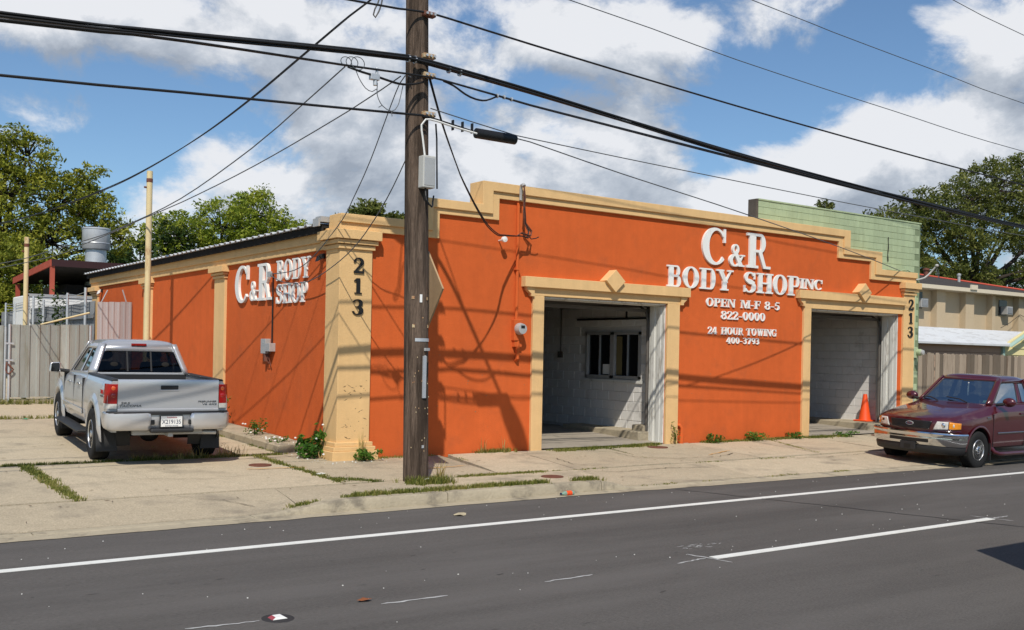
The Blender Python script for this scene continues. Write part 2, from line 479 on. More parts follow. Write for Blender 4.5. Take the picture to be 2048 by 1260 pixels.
# concrete slabs
def slab(parent, q, seed, gap=.012, zoff=0.0, name='concrete_slab'):
    """q: four corners (x,y) counter-clockwise from lower left"""
    q = [Vector(p) for p in q]; c = sum(q, Vector((0, 0))) / 4
    q = [p + (c - p).normalized() * gap for p in q]
    L1 = max((q[1] - q[0]).length, .3); L2 = max((q[3] - q[0]).length, .3)
    nu = max(3, min(26, int(L1 / .22))); nv = max(3, min(26, int(L2 / .22)))
    tx, ty = R.uniform(-.002, .002), R.uniform(-.003, .003)
    def P(u, v):
        a = q[0].lerp(q[1], u); b = q[3].lerp(q[2], u); p = a.lerp(b, v)
        e = .012 * mnoise.noise((p.x * 4, p.y * 4, seed)) if (u in (0, 1) or v in (0, 1)) else 0
        z = zg(p.x, p.y) + zoff + .006 * mnoise.noise((p.x * 1.3, p.y * 1.3, seed)) + tx * (p.x - c.x) + ty * (p.y - c.y)
        return (p.x + e, p.y + e, z)
    m = MB(); m.grid(P, nu, nv)
    # skirt
    ring = [i for i in range(nu + 1)] + [(j * (nu + 1) + nu) for j in range(1, nv + 1)] + [nv * (nu + 1) + i for i in range(nu - 1, -1, -1)] + [j * (nu + 1) for j in range(nv - 1, 0, -1)]
    base = len(m.v)
    m.v += [(m.v[i][0], m.v[i][1], m.v[i][2] - .08) for i in ring]
    k = len(ring)
    for i in range(k): m.f.append([ring[(i + 1) % k], ring[i], base + i, base + (i + 1) % k]); m.m.append(0)
    return part(name, m, M['concrete'], parent, smooth=40)
sw = bpy.data.objects.new('pavement', None); COL.objects.link(sw); sw['kind'] = 'structure'; sw['_root'] = [0, 0, 0]
lot = bpy.data.objects.new('parking_lot', None); COL.objects.link(lot); lot['kind'] = 'structure'; lot['_root'] = [0, 0, 0]
front = [-22, -16, -10.5, -7.6, -2.3, .1, 2.75, 5.5, 8.3, 11.1, 13.9, 16.7, 20, 26]
for i, (a, b) in enumerate(zip(front[:-1], front[1:])):
    slab(sw, [(a, YK(a) + .17), (b, YK(b) + .17), (b + .25, -2.42), (a + .25, -2.42)], i + .3, gap=.008)
row2 = [-20, -14, -9.2, -4.45, -1.02, 1.55, 3.0, 5.05, 7.3, 9.05, 11.2, 13.0, 15.0, 18, 24]
for i, (a, b) in enumerate(zip(row2[:-1], row2[1:])):
    s0 = .0 if a < 0 else .5; s1 = .0 if b < 0 else .5
    yt = .85 if b <= 0 else -.02
    if b <= 0 or a > 0:
        slab(sw, [(a, -2.36), (b, -2.36), (b + s1, yt), (a + s0, yt)], i + 20.3, gap=.035 if b < 1 else .018)
    else:
        slab(sw, [(a, -2.36), (b, -2.36), (b + .35, -.02), (a, -.02)], i + 20.3, gap=.025)
slab(sw, [(-1.02, .02), (-.55, .02), (-.55, .85), (-1.02, .85)], 3.7)
xs = [-20, -13, -8.6, -4.9, -.55]; ys = [.95, 4.4, 7.85, 11.6, 15.6, 22]
for j in range(len(ys) - 1):
    for i in range(len(xs) - 1):
        slab(lot, [(xs[i], ys[j]), (xs[i + 1], ys[j]), (xs[i + 1], ys[j + 1]), (xs[i], ys[j + 1])], 50 + j * 5 + i, gap=.015)
# raised strip of concrete beside the side wall
def strip(y0, y1, nm):
    m = MB(); n = 12; vs = []
    for i in range(n + 1):
        y = lerp(y0, y1, i / n); z = zg(0, y) + .125 + .006 * mnoise.noise((y * 3, 0, 1)); e = .012 * mnoise.noise((y * 4, 3, 1))
        vs += [(-.55 + e, y, z - .22), (-.545 + e, y, z - .02), (-.52 + e, y, z), (-.02, y, z + .012), (-.02, y, z - .2)]
    fs = []
    for i in range(n):
        for k in range(4): fs.append((i * 5 + k + 1, (i + 1) * 5 + k + 1, (i + 1) * 5 + k, i * 5 + k))
    fs += [(4, 3, 2, 1, 0), tuple(n * 5 + k for k in range(5))]
    m.add(vs, fs); part(nm, m, M['kerb'], lot, smooth=40)
strip(1.05, 2.28, 'kerb_strip'); strip(2.31, 6.9, 'kerb_strip'); strip(6.93, 16.5, 'kerb_strip')
slab(lot, [(-.55, .02), (-.02, .02), (-.02, 1.03), (-.55, 1.03)], 77.7, gap=.01)
# ------------------------------------------------------------------ heavy serif lettering, cut as raised shapes
def arc(cx, cy, rx, ry, a0, a1, n=14):
    return [(cx + rx * cos(radians(a0 + (a1 - a0) * i / n)), cy + ry * sin(radians(a0 + (a1 - a0) * i / n))) for i in range(n + 1)]
def band(outer, inner): return list(outer) + list(reversed(inner))
SW, TH = .26, .075       # stem and hairline widths (cap height 1)
def stem(x, y0=0, y1=1, w=SW, serif=True, sl=.11, top=True, bot=True):
    out = [[(x, y0), (x + w, y0), (x + w, y1), (x, y1)]]
    if serif:
        if bot: out.append([(x - sl, y0), (x + w + sl, y0), (x + w + sl, y0 + TH), (x - sl, y0 + TH)])
        if top: out.append([(x - sl, y1 - TH), (x + w + sl, y1 - TH), (x + w + sl, y1), (x - sl, y1)])
    return out
def rect(x0, x1, y0, y1): return [(x0, y0), (x1, y0), (x1, y1), (x0, y1)]
def oval(w, x=0, y0=-.015, y1=1.015, st=SW):
    cx, cy = x + w / 2, (y0 + y1) / 2; rx, ry = w / 2, (y1 - y0) / 2
    o1 = arc(cx, cy, rx, ry, -90, 90, 20); i1 = arc(cx, cy, rx - st, ry - TH, -90, 90, 20)
    o2 = arc(cx, cy, rx, ry, 90, 270, 20); i2 = arc(cx, cy, rx - st, ry - TH, 90, 270, 20)
    return [band(o1, i1), band(o2, i2)]
def bowl(x, y0, y1, w, st=SW):
    cy = (y0 + y1) / 2; ry = (y1 - y0) / 2; k = w * .42
    o = [(x, y1)] + [(x + w - k + (px), py) for px, py in [(k * cos(radians(t)), cy + ry * sin(radians(t))) for t in range(90, -91, -10)]] + [(x, y0)]
    ri = max(k - st, .03)
    i = [(x, y1 - TH)] + [(x + w - k + ri * cos(radians(t)), cy + (ry - TH) * sin(radians(t))) for t in range(90, -91, -10)] + [(x, y0 + TH)]
    return [band(o, i)]
def dia(x0, y0, x1, y1, w):  # slanted bar, horizontal thickness w
    return [(x0, y0), (x0 + w, y0), (x1 + w, y1), (x1, y1)]
def G_(ch):
    s = SW
    if ch == 'B': return stem(.11) + bowl(.3, .49, 1, .44) + bowl(.3, 0, .54, .50), .92
    if ch == 'O': return oval(.96), 1.02
    if ch == '0': return oval(.64, st=.20), .70
    if ch == 'D': return stem(.11) + bowl(.3, 0, 1, .64), 1.04
    if ch == 'Y': return stem(.36, 0, .5, top=False) + [dia(.42, .38, .08, .97, .27), dia(.50, .42, .82, .97, .10), rect(-.03, .44, .925, 1), rect(.66, 1.02, .925, 1)], 1.02
    if ch == 'S':
        up = band(arc(.40, .74, .36, .275, 20, 240, 20), arc(.42, .74, .17, .20, 20, 240, 20))
        lo = band(arc(.40, .27, .40, .285, 200, 420, 20), arc(.36, .27, .19, .21, 200, 420, 20))
        mid = [(.16, .53), (.34, .42), (.62, .38), (.72, .52), (.48, .64), (.24, .68)]
        return [up, lo, mid, rect(.66, .74, .66, .99), rect(.02, .10, .01, .34)], .86
    if ch == 'H': return stem(.11) + stem(.71) + [rect(.3, .8, .46, .54)], 1.10
    if ch == 'P': return stem(.11) + bowl(.3, .44, 1, .50), .88
    if ch == 'R': return stem(.11) + bowl(.3, .46, 1, .48) + [[(.46, .50), (.62, .50), (.80, .08), (.98, 0), (.70, 0)], rect(.70, 1.0, 0, TH)], 1.02
    if ch == 'C':
        o = arc(.50, .5, .50, .515, 42, 318, 30); i = arc(.56, .5, .30, .44, 38, 322, 30)
        return [band(o, i), rect(.84, .92, .62, 1.0)], .98
    if ch == 'G':
        o = arc(.50, .5, .50, .515, 42, 300, 30); i = arc(.56, .5, .30, .44, 38, 300, 30)
        return [band(o, i), rect(.84, .92, .62, 1.0), rect(.66, .92, .02, .42), rect(.56, 1.02, .38, .45)], 1.06
    if ch == '&':
        up = band(arc(.42, .78, .23, .235, 0, 360, 24), arc(.42, .78, .10, .165, 0, 360, 24))
        lo = band(arc(.38, .27, .38, .285, 75, 330, 24), arc(.42, .27, .20, .21, 80, 330, 24))
        return [up, lo, dia(.68, 0, .22, .70, .26), rect(.62, 1.02, 0, TH), [(.70, .28), (.77, .24), (.94, .50), (.87, .52)], rect(.74, 1.04, .48, .545)], 1.06
    if ch == 'I': return stem(.11), .48
    if ch == 'N': return stem(.11, w=.11) + stem(.86, w=.11, bot=False) + [dia(.72, 0, .10, 1, .27)], 1.10
    if ch == 'E': return stem(.11) + [rect(.3, .80, .925, 1), rect(.3, .82, 0, .075), rect(.3, .66, .46, .535), rect(.74, .80, .70, 1), rect(.76, .82, 0, .32), rect(.60, .66, .36, .64)], .90
    if ch == 'F': return stem(.11) + [rect(.3, .80, .925, 1), rect(.3, .66, .46, .535), rect(.74, .80, .70, 1), rect(.60, .66, .36, .64)], .88
    if ch == 'M': return stem(.09, w=.10) + stem(.96, w=SW) + [dia(.52, 0, .12, 1, .26), dia(.56, 0, .96, 1, .08)], 1.36
    if ch == 'T': return stem(.36, top=False) + [rect(0, .98, .925, 1), rect(0, .06, .70, 1), rect(.92, .98, .70, 1)], 1.02
    if ch == 'U': return stem(.09, .28, 1, bot=False) + stem(.76, .28, 1, w=.10, bot=False) + [band(arc(.475, .30, .385, .315, 180, 360, 20), arc(.555, .30, .205, .24, 180, 360, 20))], 1.04
    if ch == 'W': return [dia(.34, 0, .10, 1, .24), dia(.46, 0, .66, 1, .08), dia(.78, 0, .56, 1, .24), dia(.92, 0, 1.14, 1, .09), rect(-.02, .44, .925, 1), rect(.48, .90, .925, 1), rect(1.02, 1.32, .925, 1)], 1.36
    if ch == '-': return [rect(.04, .42, .33, .44)], .52
    if ch == '1': return stem(.16, top=False, w=.22) + [[(.16, .99), (.02, .84), (.02, .78), (.16, .84)]], .56
    if ch == '2':
        up = band(arc(.31, .72, .30, .29, -30, 190, 18), arc(.27, .72, .14, .22, -30, 190, 18))
        return [up, [(.03, .10), (.14, .10), (.58, .60), (.40, .62)], rect(.02, .60, 0, .15), rect(.54, .62, 0, .28)], .68
    if ch == '3':
        return [band(arc(.28, .75, .29, .265, -80, 165, 18), arc(.23, .75, .14, .195, -80, 165, 18)), band(arc(.28, .28, .33, .295, -170, 85, 18), arc(.22, .28, .15, .215, -170, 85, 18)), rect(.16, .36, .48, .55), ], .68
    if ch == '4': return [rect(.34, .54, 0, 1), rect(0, .66, .24, .33), [(.0, .30), (.08, .30), (.42, .98), (.34, 1)], rect(.24, .64, 0, TH)], .72
    if ch == '5': return [band(arc(.28, .32, .32, .335, -165, 115, 20), arc(.22, .32, .15, .25, -165, 115, 20)), rect(.08, .16, .50, 1), rect(.08, .56, .87, 1)], .68
    if ch == '7': return [rect(.02, .62, .85, 1), [(.16, 0), (.40, 0), (.62, .88), (.46, .88)], rect(.02, .08, .68, 1)], .68
    if ch == '8': return [band(arc(.33, .75, .29, .265, 0, 360, 24), arc(.33, .75, .11, .20, 0, 360, 24)), band(arc(.33, .27, .33, .285, 0, 360, 24), arc(.33, .27, .13, .21, 0, 360, 24))], .72
    if ch == '9': return [band(arc(.31, .68, .31, .335, 0, 360, 24), arc(.31, .68, .12, .25, 0, 360, 24)), band(arc(.24, .48, .38, .49, -75, 30, 14), arc(.18, .48, .24, .40, -75, 30, 14))], .68
    return [], .5
_gcache = {}
def glyph_mesh(ch, wx, h, depth, m):
    """raised glyph in the x-z plane, facing -y; wx scales the width"""
    key = (ch, round(wx, 3), round(h, 3), round(depth, 3), m.name)
    if key in _gcache: return _gcache[key]
    ps, adv = G_(ch)
    mb = MB()
    for k, p in enumerate(ps):
        mb.prism([(a * wx, b * h) for a, b in p], -depth - k * .0009, -k * .0002)
    me = mesh_of(mb, 'letter', m); _gcache[key] = me
    return me
def letters(text, x0, x1, z0, h, y, parent, m, depth=.04, name='letter', fit=True, side=False):
    """set a line of raised letters from x0 to x1 on the wall plane"""
    adv = [G_(c)[1] if c != ' ' else .55 for c in text]
    k = (x1 - x0) / (sum(adv) - .04)
    x = x0
    for c, a in zip(text, adv):
        if c != ' ':
            me = glyph_mesh(c, k, h, depth, m)
            if side: put(name, me, (y, x, z0), parent, rot=(0, 0, -pi / 2))
            else: put(name, me, (x, y, z0), parent)
        x += a * k * (-1 if side else 1)
# ------------------------------------------------------------------ body shop
shop = thing('body_shop', 'long single storey orange stucco body shop with tan stepped parapet and two open garage doors', 'building', (7.8, 0, 0.2))
D1 = (4.05, 7.15, 2.985); D2 = (11.58, 14.93, 3.075)
fw = MB()
fw.prism([(0, 0), (D1[0], 0), (D1[0], D1[2]), (D1[1], D1[2]), (D1[1], 0), (D2[0], 0), (D2[0], D2[2]), (D2[1], D2[2]), (D2[1], 0), (15.50, 0), (15.50, 4.09),
          (14.09, 4.09), (14.09, 4.50), (12.87, 4.50), (12.87, 4.91), (2.66, 4.91), (2.66, 4.50), (1.66, 4.50), (1.66, 4.09), (0, 4.09)], 0, .30)
part('front_wall', fw, M['orange'], shop)
w = MB(); w.box(0, .28, .30, 16.0, 0, 3.93); part('side_wall', w, M['orange'], shop)
w = MB(); w.box(15.32, 15.5, .30, 16.0, 0, 3.93); part('side_wall', w, M['wblock'], shop)
w = MB(); w.box(.28, 15.32, 15.75, 16.0, 0, 3.93); part('back_wall', w, M['orange'], shop)
# stepped parapet mouldings: upper band, lower band
O = [(2.64, 4.93), (12.89, 4.93), (12.89, 4.52), (14.11, 4.52), (14.11, 4.11), (15.56, 4.11)]
Gm = [(2.86, 4.77), (12.67, 4.77), (12.67, 4.37), (13.88, 4.37), (13.88, 3.975), (15.56, 3.975)]
In = [(3.02, 4.655), (12.515, 4.655), (12.515, 4.275), (13.74, 4.275), (13.74, 3.855), (15.56, 3.855)]
mir = lambda q: [(15.53 - a, b) for a, b in reversed(q)]
def full(q, xl):
    l = mir(q)[:-1]; l[0] = (xl, l[0][1])
    return l + q[1:]
Of, Gf, If = full(O, -.06), full(Gm, -.06), full(In, -.06)
t = MB(); t.prism(Of + list(reversed(Gf)), -.095, .335); part('parapet_moulding', t, M['tan'], shop, bevel=.008)
t = MB(); t.prism(Gf + list(reversed(If)), -.055, .02); part('parapet_moulding', t, M['tan'], shop, bevel=.006)
t = MB(); t.box(-.062, .0, .0, .336, 3.5, 3.98); part('parapet_return', t, M['tan'], shop)
# side mouldings
t = MB(); t.box(-.085, .02, .34, 16.03, 3.69, 3.90); part('side_moulding', t, M['tan'], shop, bevel=.008)
t = MB(); t.box(-.05, .015, .34, 16.02, 3.57, 3.692); part('side_moulding', t, M['tan'], shop, bevel=.006)
# pilasters
def pilaster(x0, x1, y0, y1, zb, zc, base=True, steps=None):
    p = MB(); p.box(x0, x1, y0, y1, zb - .15, zc)
    s = part('pilaster', p, M['tan'], shop, bevel=.006)
    for a, b, o in steps or ((0, .065, .035), (.08, .145, .07), (.155, .30, .115)):
        c = MB(); c.box(x0 - o, x1 + o, y0 - o, y1 + o, zc + a, zc + b)
        part('capital_course', c, M['tan'], s, bevel=.005)
    c = MB(); c.box(x0 + .01, x1 - .01, y0 + .01, y1 - .01, zc - .02, zc + .28); part('neck', c, M['tan'], s)
    if base:
        for a, b, o in ((-.1, .115, .115), (.115, .185, .08), (.185, .255, .045)):
            c = MB(); c.box(x0 - o, x1 + o, y0 - o, y1 + o, zb + a, zb + b)
            part('base_course', c, M['tan'], s, bevel=.008)
pilaster(-.05, .53, -.055, .45, .2, 3.55)
pilaster(15.06, 15.51, -.06, .1, .2, 3.55, base=False)
for yc in (5.43, 10.45, 15.55):
    pilaster(-.05, .1, yc - .30, yc + .30, .25, 3.33, base=False, steps=((0, .05, .03), (.065, .11, .06), (.12, .238, .105)))
# door surrounds
def surround(dx0, dx1, zt, zl0, zl1, xl0, xl1, left=True, right=True, dc=None):
    p = MB()
    if left: p.box(dx0 - .25, dx0 - .001, -.055, .02, -.1, zt + .001)
    h = MB(); h.box(dx0 - .25, dx1 + (.33 if right else .12), -.055, .02, zt, zl0 + .002)
    s = part('door_surround', h, M['tan'], shop, bevel=.006)
    if left: part('door_post', p, M['tan'], s, bevel=.006)
    if right:
        p = MB(); p.box(dx1 + .001, dx1 + .33, -.055, .02, -.1, zt + .001); part('door_post', p, M['tan'], s, bevel=.006)
    l = MB(); l.box(xl0, xl1, -.135, .015, zl0, zl1); part('lintel', l, M['tan'], s, bevel=.006)
    ears = [(dx0 - .25, -1)] + ([(dx1 + .33, 1)] if right else [])
    for ex, sg in ears:
        e = MB()
        pr = [(0, 0), (.17, 0), (.165, -.05), (.12, -.085), (.075, -.12), (.07, -.165), (0, -.165)]
        pr = [(ex + sg * a, zl0 + b) for a, b in pr]
        e.prism(pr, -.09, .012); part('bracket', e, M['tan'], s)
    cx, cz = dc
    d = MB(); d.prism([(cx - .24, cz), (cx, cz - .215), (cx + .24, cz), (cx, cz + .215)], -.20, .01); part('diamond', d, M['tan'], s, bevel=.006)
surround(D1[0], D1[1], D1[2], 3.135, 3.32, 3.56, 7.70, dc=(5.64, 3.345))
surround(D2[0], D2[1], D2[2], 3.285, 3.47, 11.09, 15.055, right=False, dc=(13.34, 3.515))

# raised lettering
letters('C', 8.10, 8.80, 3.86, .75, 0, shop, M['white'], .045)
letters('&', 8.90, 9.36, 3.86, .46, 0, shop, M['white'], .05)
letters('R', 9.44, 10.17, 3.86, .74, 0, shop, M['white'], .045)
letters('BODY', 7.13, 9.02, 3.335, .43, 0, shop, M['white'], .036)
letters('SHOP', 9.37, 11.19, 3.335, .43, 0, shop, M['white'], .036)
letters('INC', 11.20, 11.97, 3.505, .225, 0, shop, M['white'], .04)
letters('OPEN', 8.26, 9.13, 2.99, .17, 0, shop, M['white'], .025)
letters('M-F', 9.30, 9.92, 2.99, .17, 0, shop, M['white'], .025)
letters('8-5', 10.06, 10.55, 2.99, .17, 0, shop, M['white'], .025)
letters('822-0000', 8.71, 10.08, 2.735, .17, 0, shop, M['white'], .025)
letters('24', 8.33, 8.60, 2.415, .15, 0, shop, M['white'], .022)
letters('HOUR', 8.72, 9.40, 2.415, .15, 0, shop, M['white'], .022)
letters('TOWING', 9.49, 10.46, 2.415, .15, 0, shop, M['white'], .022)
letters('400-3793', 8.89, 9.91, 2.23, .13, 0, shop, M['white'], .022)
for (ch, x0, x1, z0) in (('2', .19, .38, 3.17), ('1', .20, .35, 2.84), ('3', .19, .385, 2.50)):
    letters(ch, x0, x1, z0, .25, -.056, shop, M['black'], .02, name='house_number')
for (ch, x0, x1, z0) in (('2', 15.24, 15.44, 3.19), ('1', 15.26, 15.42, 2.86), ('3', 15.23, 15.44, 2.52)):
    letters(ch, x0, x1, z0, .26, -.061, shop, M['black'], .02, name='house_number')
letters('C', 4.56, 5.22, 2.81, .70, 0, shop, M['white'], .05, side=True)
letters('&', 3.82, 4.18, 2.83, .36, 0, shop, M['white'], .04, side=True)
letters('R', 3.40, 4.06, 2.82, .68, 0, shop, M['white'], .05, side=True)
letters('BODY', 2.57, 4.00, 3.15, .36, 0, shop, M['white'], .028, side=True)
letters('SHOP', 2.57, 3.92, 2.74, .345, 0, shop, M['white'], .028, side=True)

# roof of ribbed metal sheets, eave over the side wall
M['roofmetal'] = mat('roof_metal', (.60, .61, .62), .45, .5, metal=.25, var=.06, rand=.05)
def ribsheet(y0, y1, nr, xa, za, xb, zb):
    m = MB(); pr = []
    p = (y1 - y0) / nr
    for k in range(nr):
        b = y0 + k * p
        pr += [(b, 0), (b + p * .55, 0), (b + p * .64, .032), (b + p * .86, .032), (b + p * .95, 0)]
    pr.append((y1, 0))
    vs = []; n = len(pr)
    for (x, z) in ((xa, za), (xb, zb)):
        vs += [(x, y, z + h) for y, h in pr] + [(x, y, z + h - .012) for y, h in pr]
    fs = []
    for i in range(n - 1):
        fs += [(i, 2 * n + i, 2 * n + i + 1, i + 1), (n + i, n + i + 1, 3 * n + i + 1, 3 * n + i), (i, i + 1, n + i + 1, n + i), (2 * n + i, 3 * n + i, 3 * n + i + 1, 2 * n + i + 1)]
    m.add(vs, fs); return m
sh0 = None
for k in range(18):
    loc = (0, .40 + k * .874, 0)
    if sh0 is None: sh0 = mesh_of(ribsheet(0, .87, 3, -.22, 3.965, 7.8, 4.16), 'roof_sheet', M['roofmetal'])
    put('roof_sheet', sh0, loc, shop)
b = MB(); b.prism([(7.79, 4.165), (15.52, 3.97), (15.52, 3.95), (7.79, 4.14)], .40, 16.1); part('roof_slope', b, M['roofmetal'], shop)
b = MB(); b.box(-.155, -.13, .40, 16.08, 3.83, 3.955); b.box(-.13, .02, .40, 16.08, 3.905, 3.955); part('fascia', b, M['dark'], shop)
b = MB(); b.box(-.23, -.20, .38, .60, 3.93, 4.06); b.box(-.20, .05, .36, .56, 4.0, 4.09); b.box(.06, 1.6, .34, .40, 4.085, 4.15); part('flashing', b, M['greymetal'], shop)
b = MB(); b.box(.05, 2.6, .36, .45, 4.10, 4.135); part('roof_edge', b, M['dark'], shop)

# garage interior
M['floor'] = mat('garage_floor', (.34, .30, .245), .8, .25, var=.12, vscale=1.2, bump=.2, bscale=60, dirt=(.12, .105, .09), dscale=1.1, damt=.8, dpos=(.48, .7))
f = MB(); f.grid(lambda u, v: (lerp(.28, 15.32, u), lerp(-.0, 15.75, v), .20 + .10 * min(1, v * 8)), 20, 30); part('garage_floor', f, M['floor'], shop)
c = MB(); c.box(.28, 15.32, .30, 15.75, 3.72, 3.78); part('ceiling', c, M['interior'], shop)
def blockmesh(w, h, d, ch=.006):
    m = MB(); a, b = w / 2, h / 2
    vs = [(-a, 0, -b), (a, 0, -b), (a, 0, b), (-a, 0, b), (-a + ch, -d, -b + ch), (a - ch, -d, -b + ch), (a - ch, -d, b - ch), (-a + ch, -d, b - ch)]
    m.add(vs, [(4, 5, 6, 7), (0, 1, 5, 4), (1, 2, 6, 5), (2, 3, 7, 6), (3, 0, 4, 7)]); return m
wb_full = mesh_of(blockmesh(.395, .196, .012), 'block', M['wblock'])
wb_half = mesh_of(blockmesh(.195, .196, .012), 'block', M['wblock'])
M['mortar'] = mat('mortar', (.58, .57, .55), .95, .1, var=.1)
def block_wall(core, x, y0, nlong, z0, nrow, hole=None, wallmat=None):
    """wall plane at x facing -x, blocks laid from y0 back"""
    for r_ in range(nrow):
        z = z0 + .1 + r_ * .2
        y = y0
        first = r_ % 2
        seq = ([.2] if first else []) + [.4] * nlong
        for L_ in seq:
            yc = y + L_ / 2; y += L_
            if hole and hole[0] < yc + L_ / 2 and hole[1] > yc - L_ / 2 and hole[2] < z + .1 and hole[3] > z - .1: continue
            o = put('block', wb_half if L_ == .2 else wb_full, (x, yc, z), core, rot=(0, 0, -pi / 2))
            o.location.x += R.uniform(-.002, .002)
# partition right of the first door, with office window
WX = 7.42
HW = (1.0, 2.8, 1.44, 2.44)
c = MB(); c.box(WX, WX + .18, .30, HW[0], .1, 3.72); c.box(WX, WX + .18, HW[1], 15.7, .1, 3.72); c.box(WX, WX + .18, HW[0], HW[1], .1, HW[2]); c.box(WX, WX + .18, HW[0], HW[1], HW[3], 3.72)
pw = part('partition_wall', c, M['mortar'], shop)
block_wall(pw, WX - .0005, .6, 14, .36, 14, HW)
c = MB(); c.box(WX - .006, WX + .001, 6.6, 15.7, .1, 3.72); part('plaster', c, M['interior'], pw)
c = MB(); c.box(WX - .22, WX - .001, .45, .62, .2, 3.4); part('jamb_pier', c, M['interior'], shop)
wf = MB()
a0, a1, b0, b1 = HW
for (p0, p1, q0, q1) in ((a0, a1, b0, b0 + .06), (a0, a1, b1 - .06, b1), (a0, a0 + .06, b0, b1), (a1 - .06, a1, b0, b1), (1.84, 1.96, b0, b1)):
    wf.box(WX - .035, WX + .06, p0, p1, q0, q1)
win = part('office_window', wf, M['greymetal'], shop)
M['darkglass'] = mat('dark_glass', (.012, .013, .014), .06, .5)
for (p0, p1) in ((1.06, 1.44), (1.46, 1.84), (1.96, 2.36), (2.38, 2.74)):
    q = MB(); q.box(WX + .02, WX + .026, p0, p1, b0 + .06, b1 - .06); part('pane', q, M['darkglass'], win)
    q = MB(); q.box(WX - .01, WX + .03, p1 - .03, p1, b0 + .06, b1 - .06); part('sash_bar', q, M['steel'], win)
q = MB(); q.box(WX + .012, WX + .019, 2.02, 2.24, b0 + .08, b0 + .30); part('notice', q, M['white'], win)
q = MB(); q.box(WX + .012, WX + .019, 1.62, 1.80, b0 + .08, b1 - .1); part('curtain', q, mat('curtain', (.18, .15, .07), .9), win)
q = MB(); q.box(WX - .05, WX - .001, a0 - .1, a1 + .1, b0 - .09, b0 - .03); part('sill', q, M['oldwhite'], win)
# conduits on the partition and the floor ledges
q = MB(); q.tube([(WX - .03, .8, 3.5), (WX - .03, .8, 2.72), (WX - .03, 3.1, 2.72)], .022); q.tube([(WX - .03, 1.45, 3.5), (WX - .03, 1.45, 2.72)], .022)
for yy in (.8, 1.45): q.ell((WX - .07, yy, 3.0), (.05, .07, .06))
part('conduit', q, M['cable'], shop)
q = MB(); q.tube([(WX - .02, 3.7, 3.5), (WX - .02, 3.7, 2.0)], .015); q.box(WX - .05, WX, 3.62, 3.78, 1.86, 2.0); part('switch_conduit', q, M['interior'], shop)
for (xa, xb, ya, yb, zt) in ((6.86, WX, .42, 2.9, .40), (7.05, 7.30, .50, .85, .52), (14.40, 15.3, .42, 4.2, .40)):
    q = MB(); q.box(xa, xb, ya, yb, .1, zt); part('floor_ledge', q, M['kerb'], shop, bevel=.02)
# outer wall seen through the second door
X2 = 15.25
c = MB(); c.box(X2, 15.33, .30, 15.7, .1, 3.72); ow = part('inner_wall', c, M['mortar'], shop)
block_wall(ow, X2 - .0005, .62, 14, .36, 14)
c = MB(); c.box(15.0, X2 + .01, .40, .64, .1, 3.5); part('jamb_pier', c, M['greymetal'], shop)
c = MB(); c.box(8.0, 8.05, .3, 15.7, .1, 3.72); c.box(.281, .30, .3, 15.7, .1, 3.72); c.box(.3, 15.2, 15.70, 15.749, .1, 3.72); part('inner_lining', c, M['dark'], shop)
c = MB(); c.box(11.0, 11.1, .3, 15.7, .1, 3.72); part('inner_lining', c, M['mortar'], shop)
c = MB(); c.box(.3, 15.2, 7.4, 7.5, .1, 3.72); part('inner_lining', c, M['interior'], shop)
# white timber jambs, head and the rolled up doors
def jamb(x, ys, z1, sgn=-1):
    for k, (ya, yb, th) in enumerate(ys):
        q = MB(); q.box(x - th, x + .02, ya, yb, .17, z1); part('jamb_board', q, M['oldwhite'], shop, bevel=.004)
prof = ((.012, .10, .03), (.102, .20, .045), (.202, .27, .025), (.272, .37, .05), (.372, .44, .03))
jamb(D1[1], prof, D1[2] - .05); jamb(D2[1], prof, D2[2] - .05)
for (x0, x1, zt) in (D1, D2):
    for k, (ya, yb, th) in enumerate(((.01, .16, .03), (.165, .30, .045), (.305, .44, .028))):
        q = MB(); q.box(x0 + .001, x1 - .001, ya, yb, zt - .005 - th, zt - .003); part('head_board', q, M['oldwhite'], shop, bevel=.004)
    q = MB(); q.box(x0 - .1, x1 + .1, .55, .62, zt - .16, zt - .09); q.box(x0 - .1, x1 + .1, .45, 3.4, zt + .02, zt + .06)
    part('overhead_door', q, M['interior'], shop)
    for xx in (x0 + .04, x1 - .02):
        q = MB(); q.tube([(xx, .50, .3), (xx, .50, zt - .35), (xx, .56, zt - .15), (xx, .75, zt - .03), (xx, 3.4, zt + .0)], .03, n=6)
        part('door_track', q, M['interior'], shop)
# fluorescent fittings deep inside the first bay (not lit)
for zz in (2.72, 3.0):
    q = MB(); q.box(4.4, 5.2, 5.0, 5.06, zz, zz + .06); part('wall_shelf', q, M['oldwhite'], shop)

# fittings on the walls
q = MB(); q.box(3.36, 3.56, -.10, .0, 2.16, 2.54); me_ = part('electricity_meter', q, M['orange'], shop, bevel=.008)
q = MB(); q.lathe([(.105, -.10), (.108, -.13), (.10, -.17), (.09, -.215), (.0, -.22)], (3.46, 0, 2.37), 24, 'y'); part('meter_dome', q, M['greymetal'], me_, smooth=40)
q = MB(); q.box(3.42, 3.50, -.224, -.218, 2.38, 2.43); part('meter_dial', q, M['black'], me_)
q = MB(); q.tube([(3.46, -.06, 2.16), (3.46, -.06, 1.84), (3.46, .02, 1.80)], .035); q.box(3.38, 3.54, -.08, 0, 2.05, 2.16); part('meter_conduit', q, M['orange'], me_, smooth=40)
q = MB(); q.tube([(3.43, -.05, 2.54), (3.43, -.05, 4.62)], .03); q.box(3.38, 3.48, -.085, 0, 3.42, 3.45); sm_ = part('service_mast', q, M['orange'], shop, smooth=40)
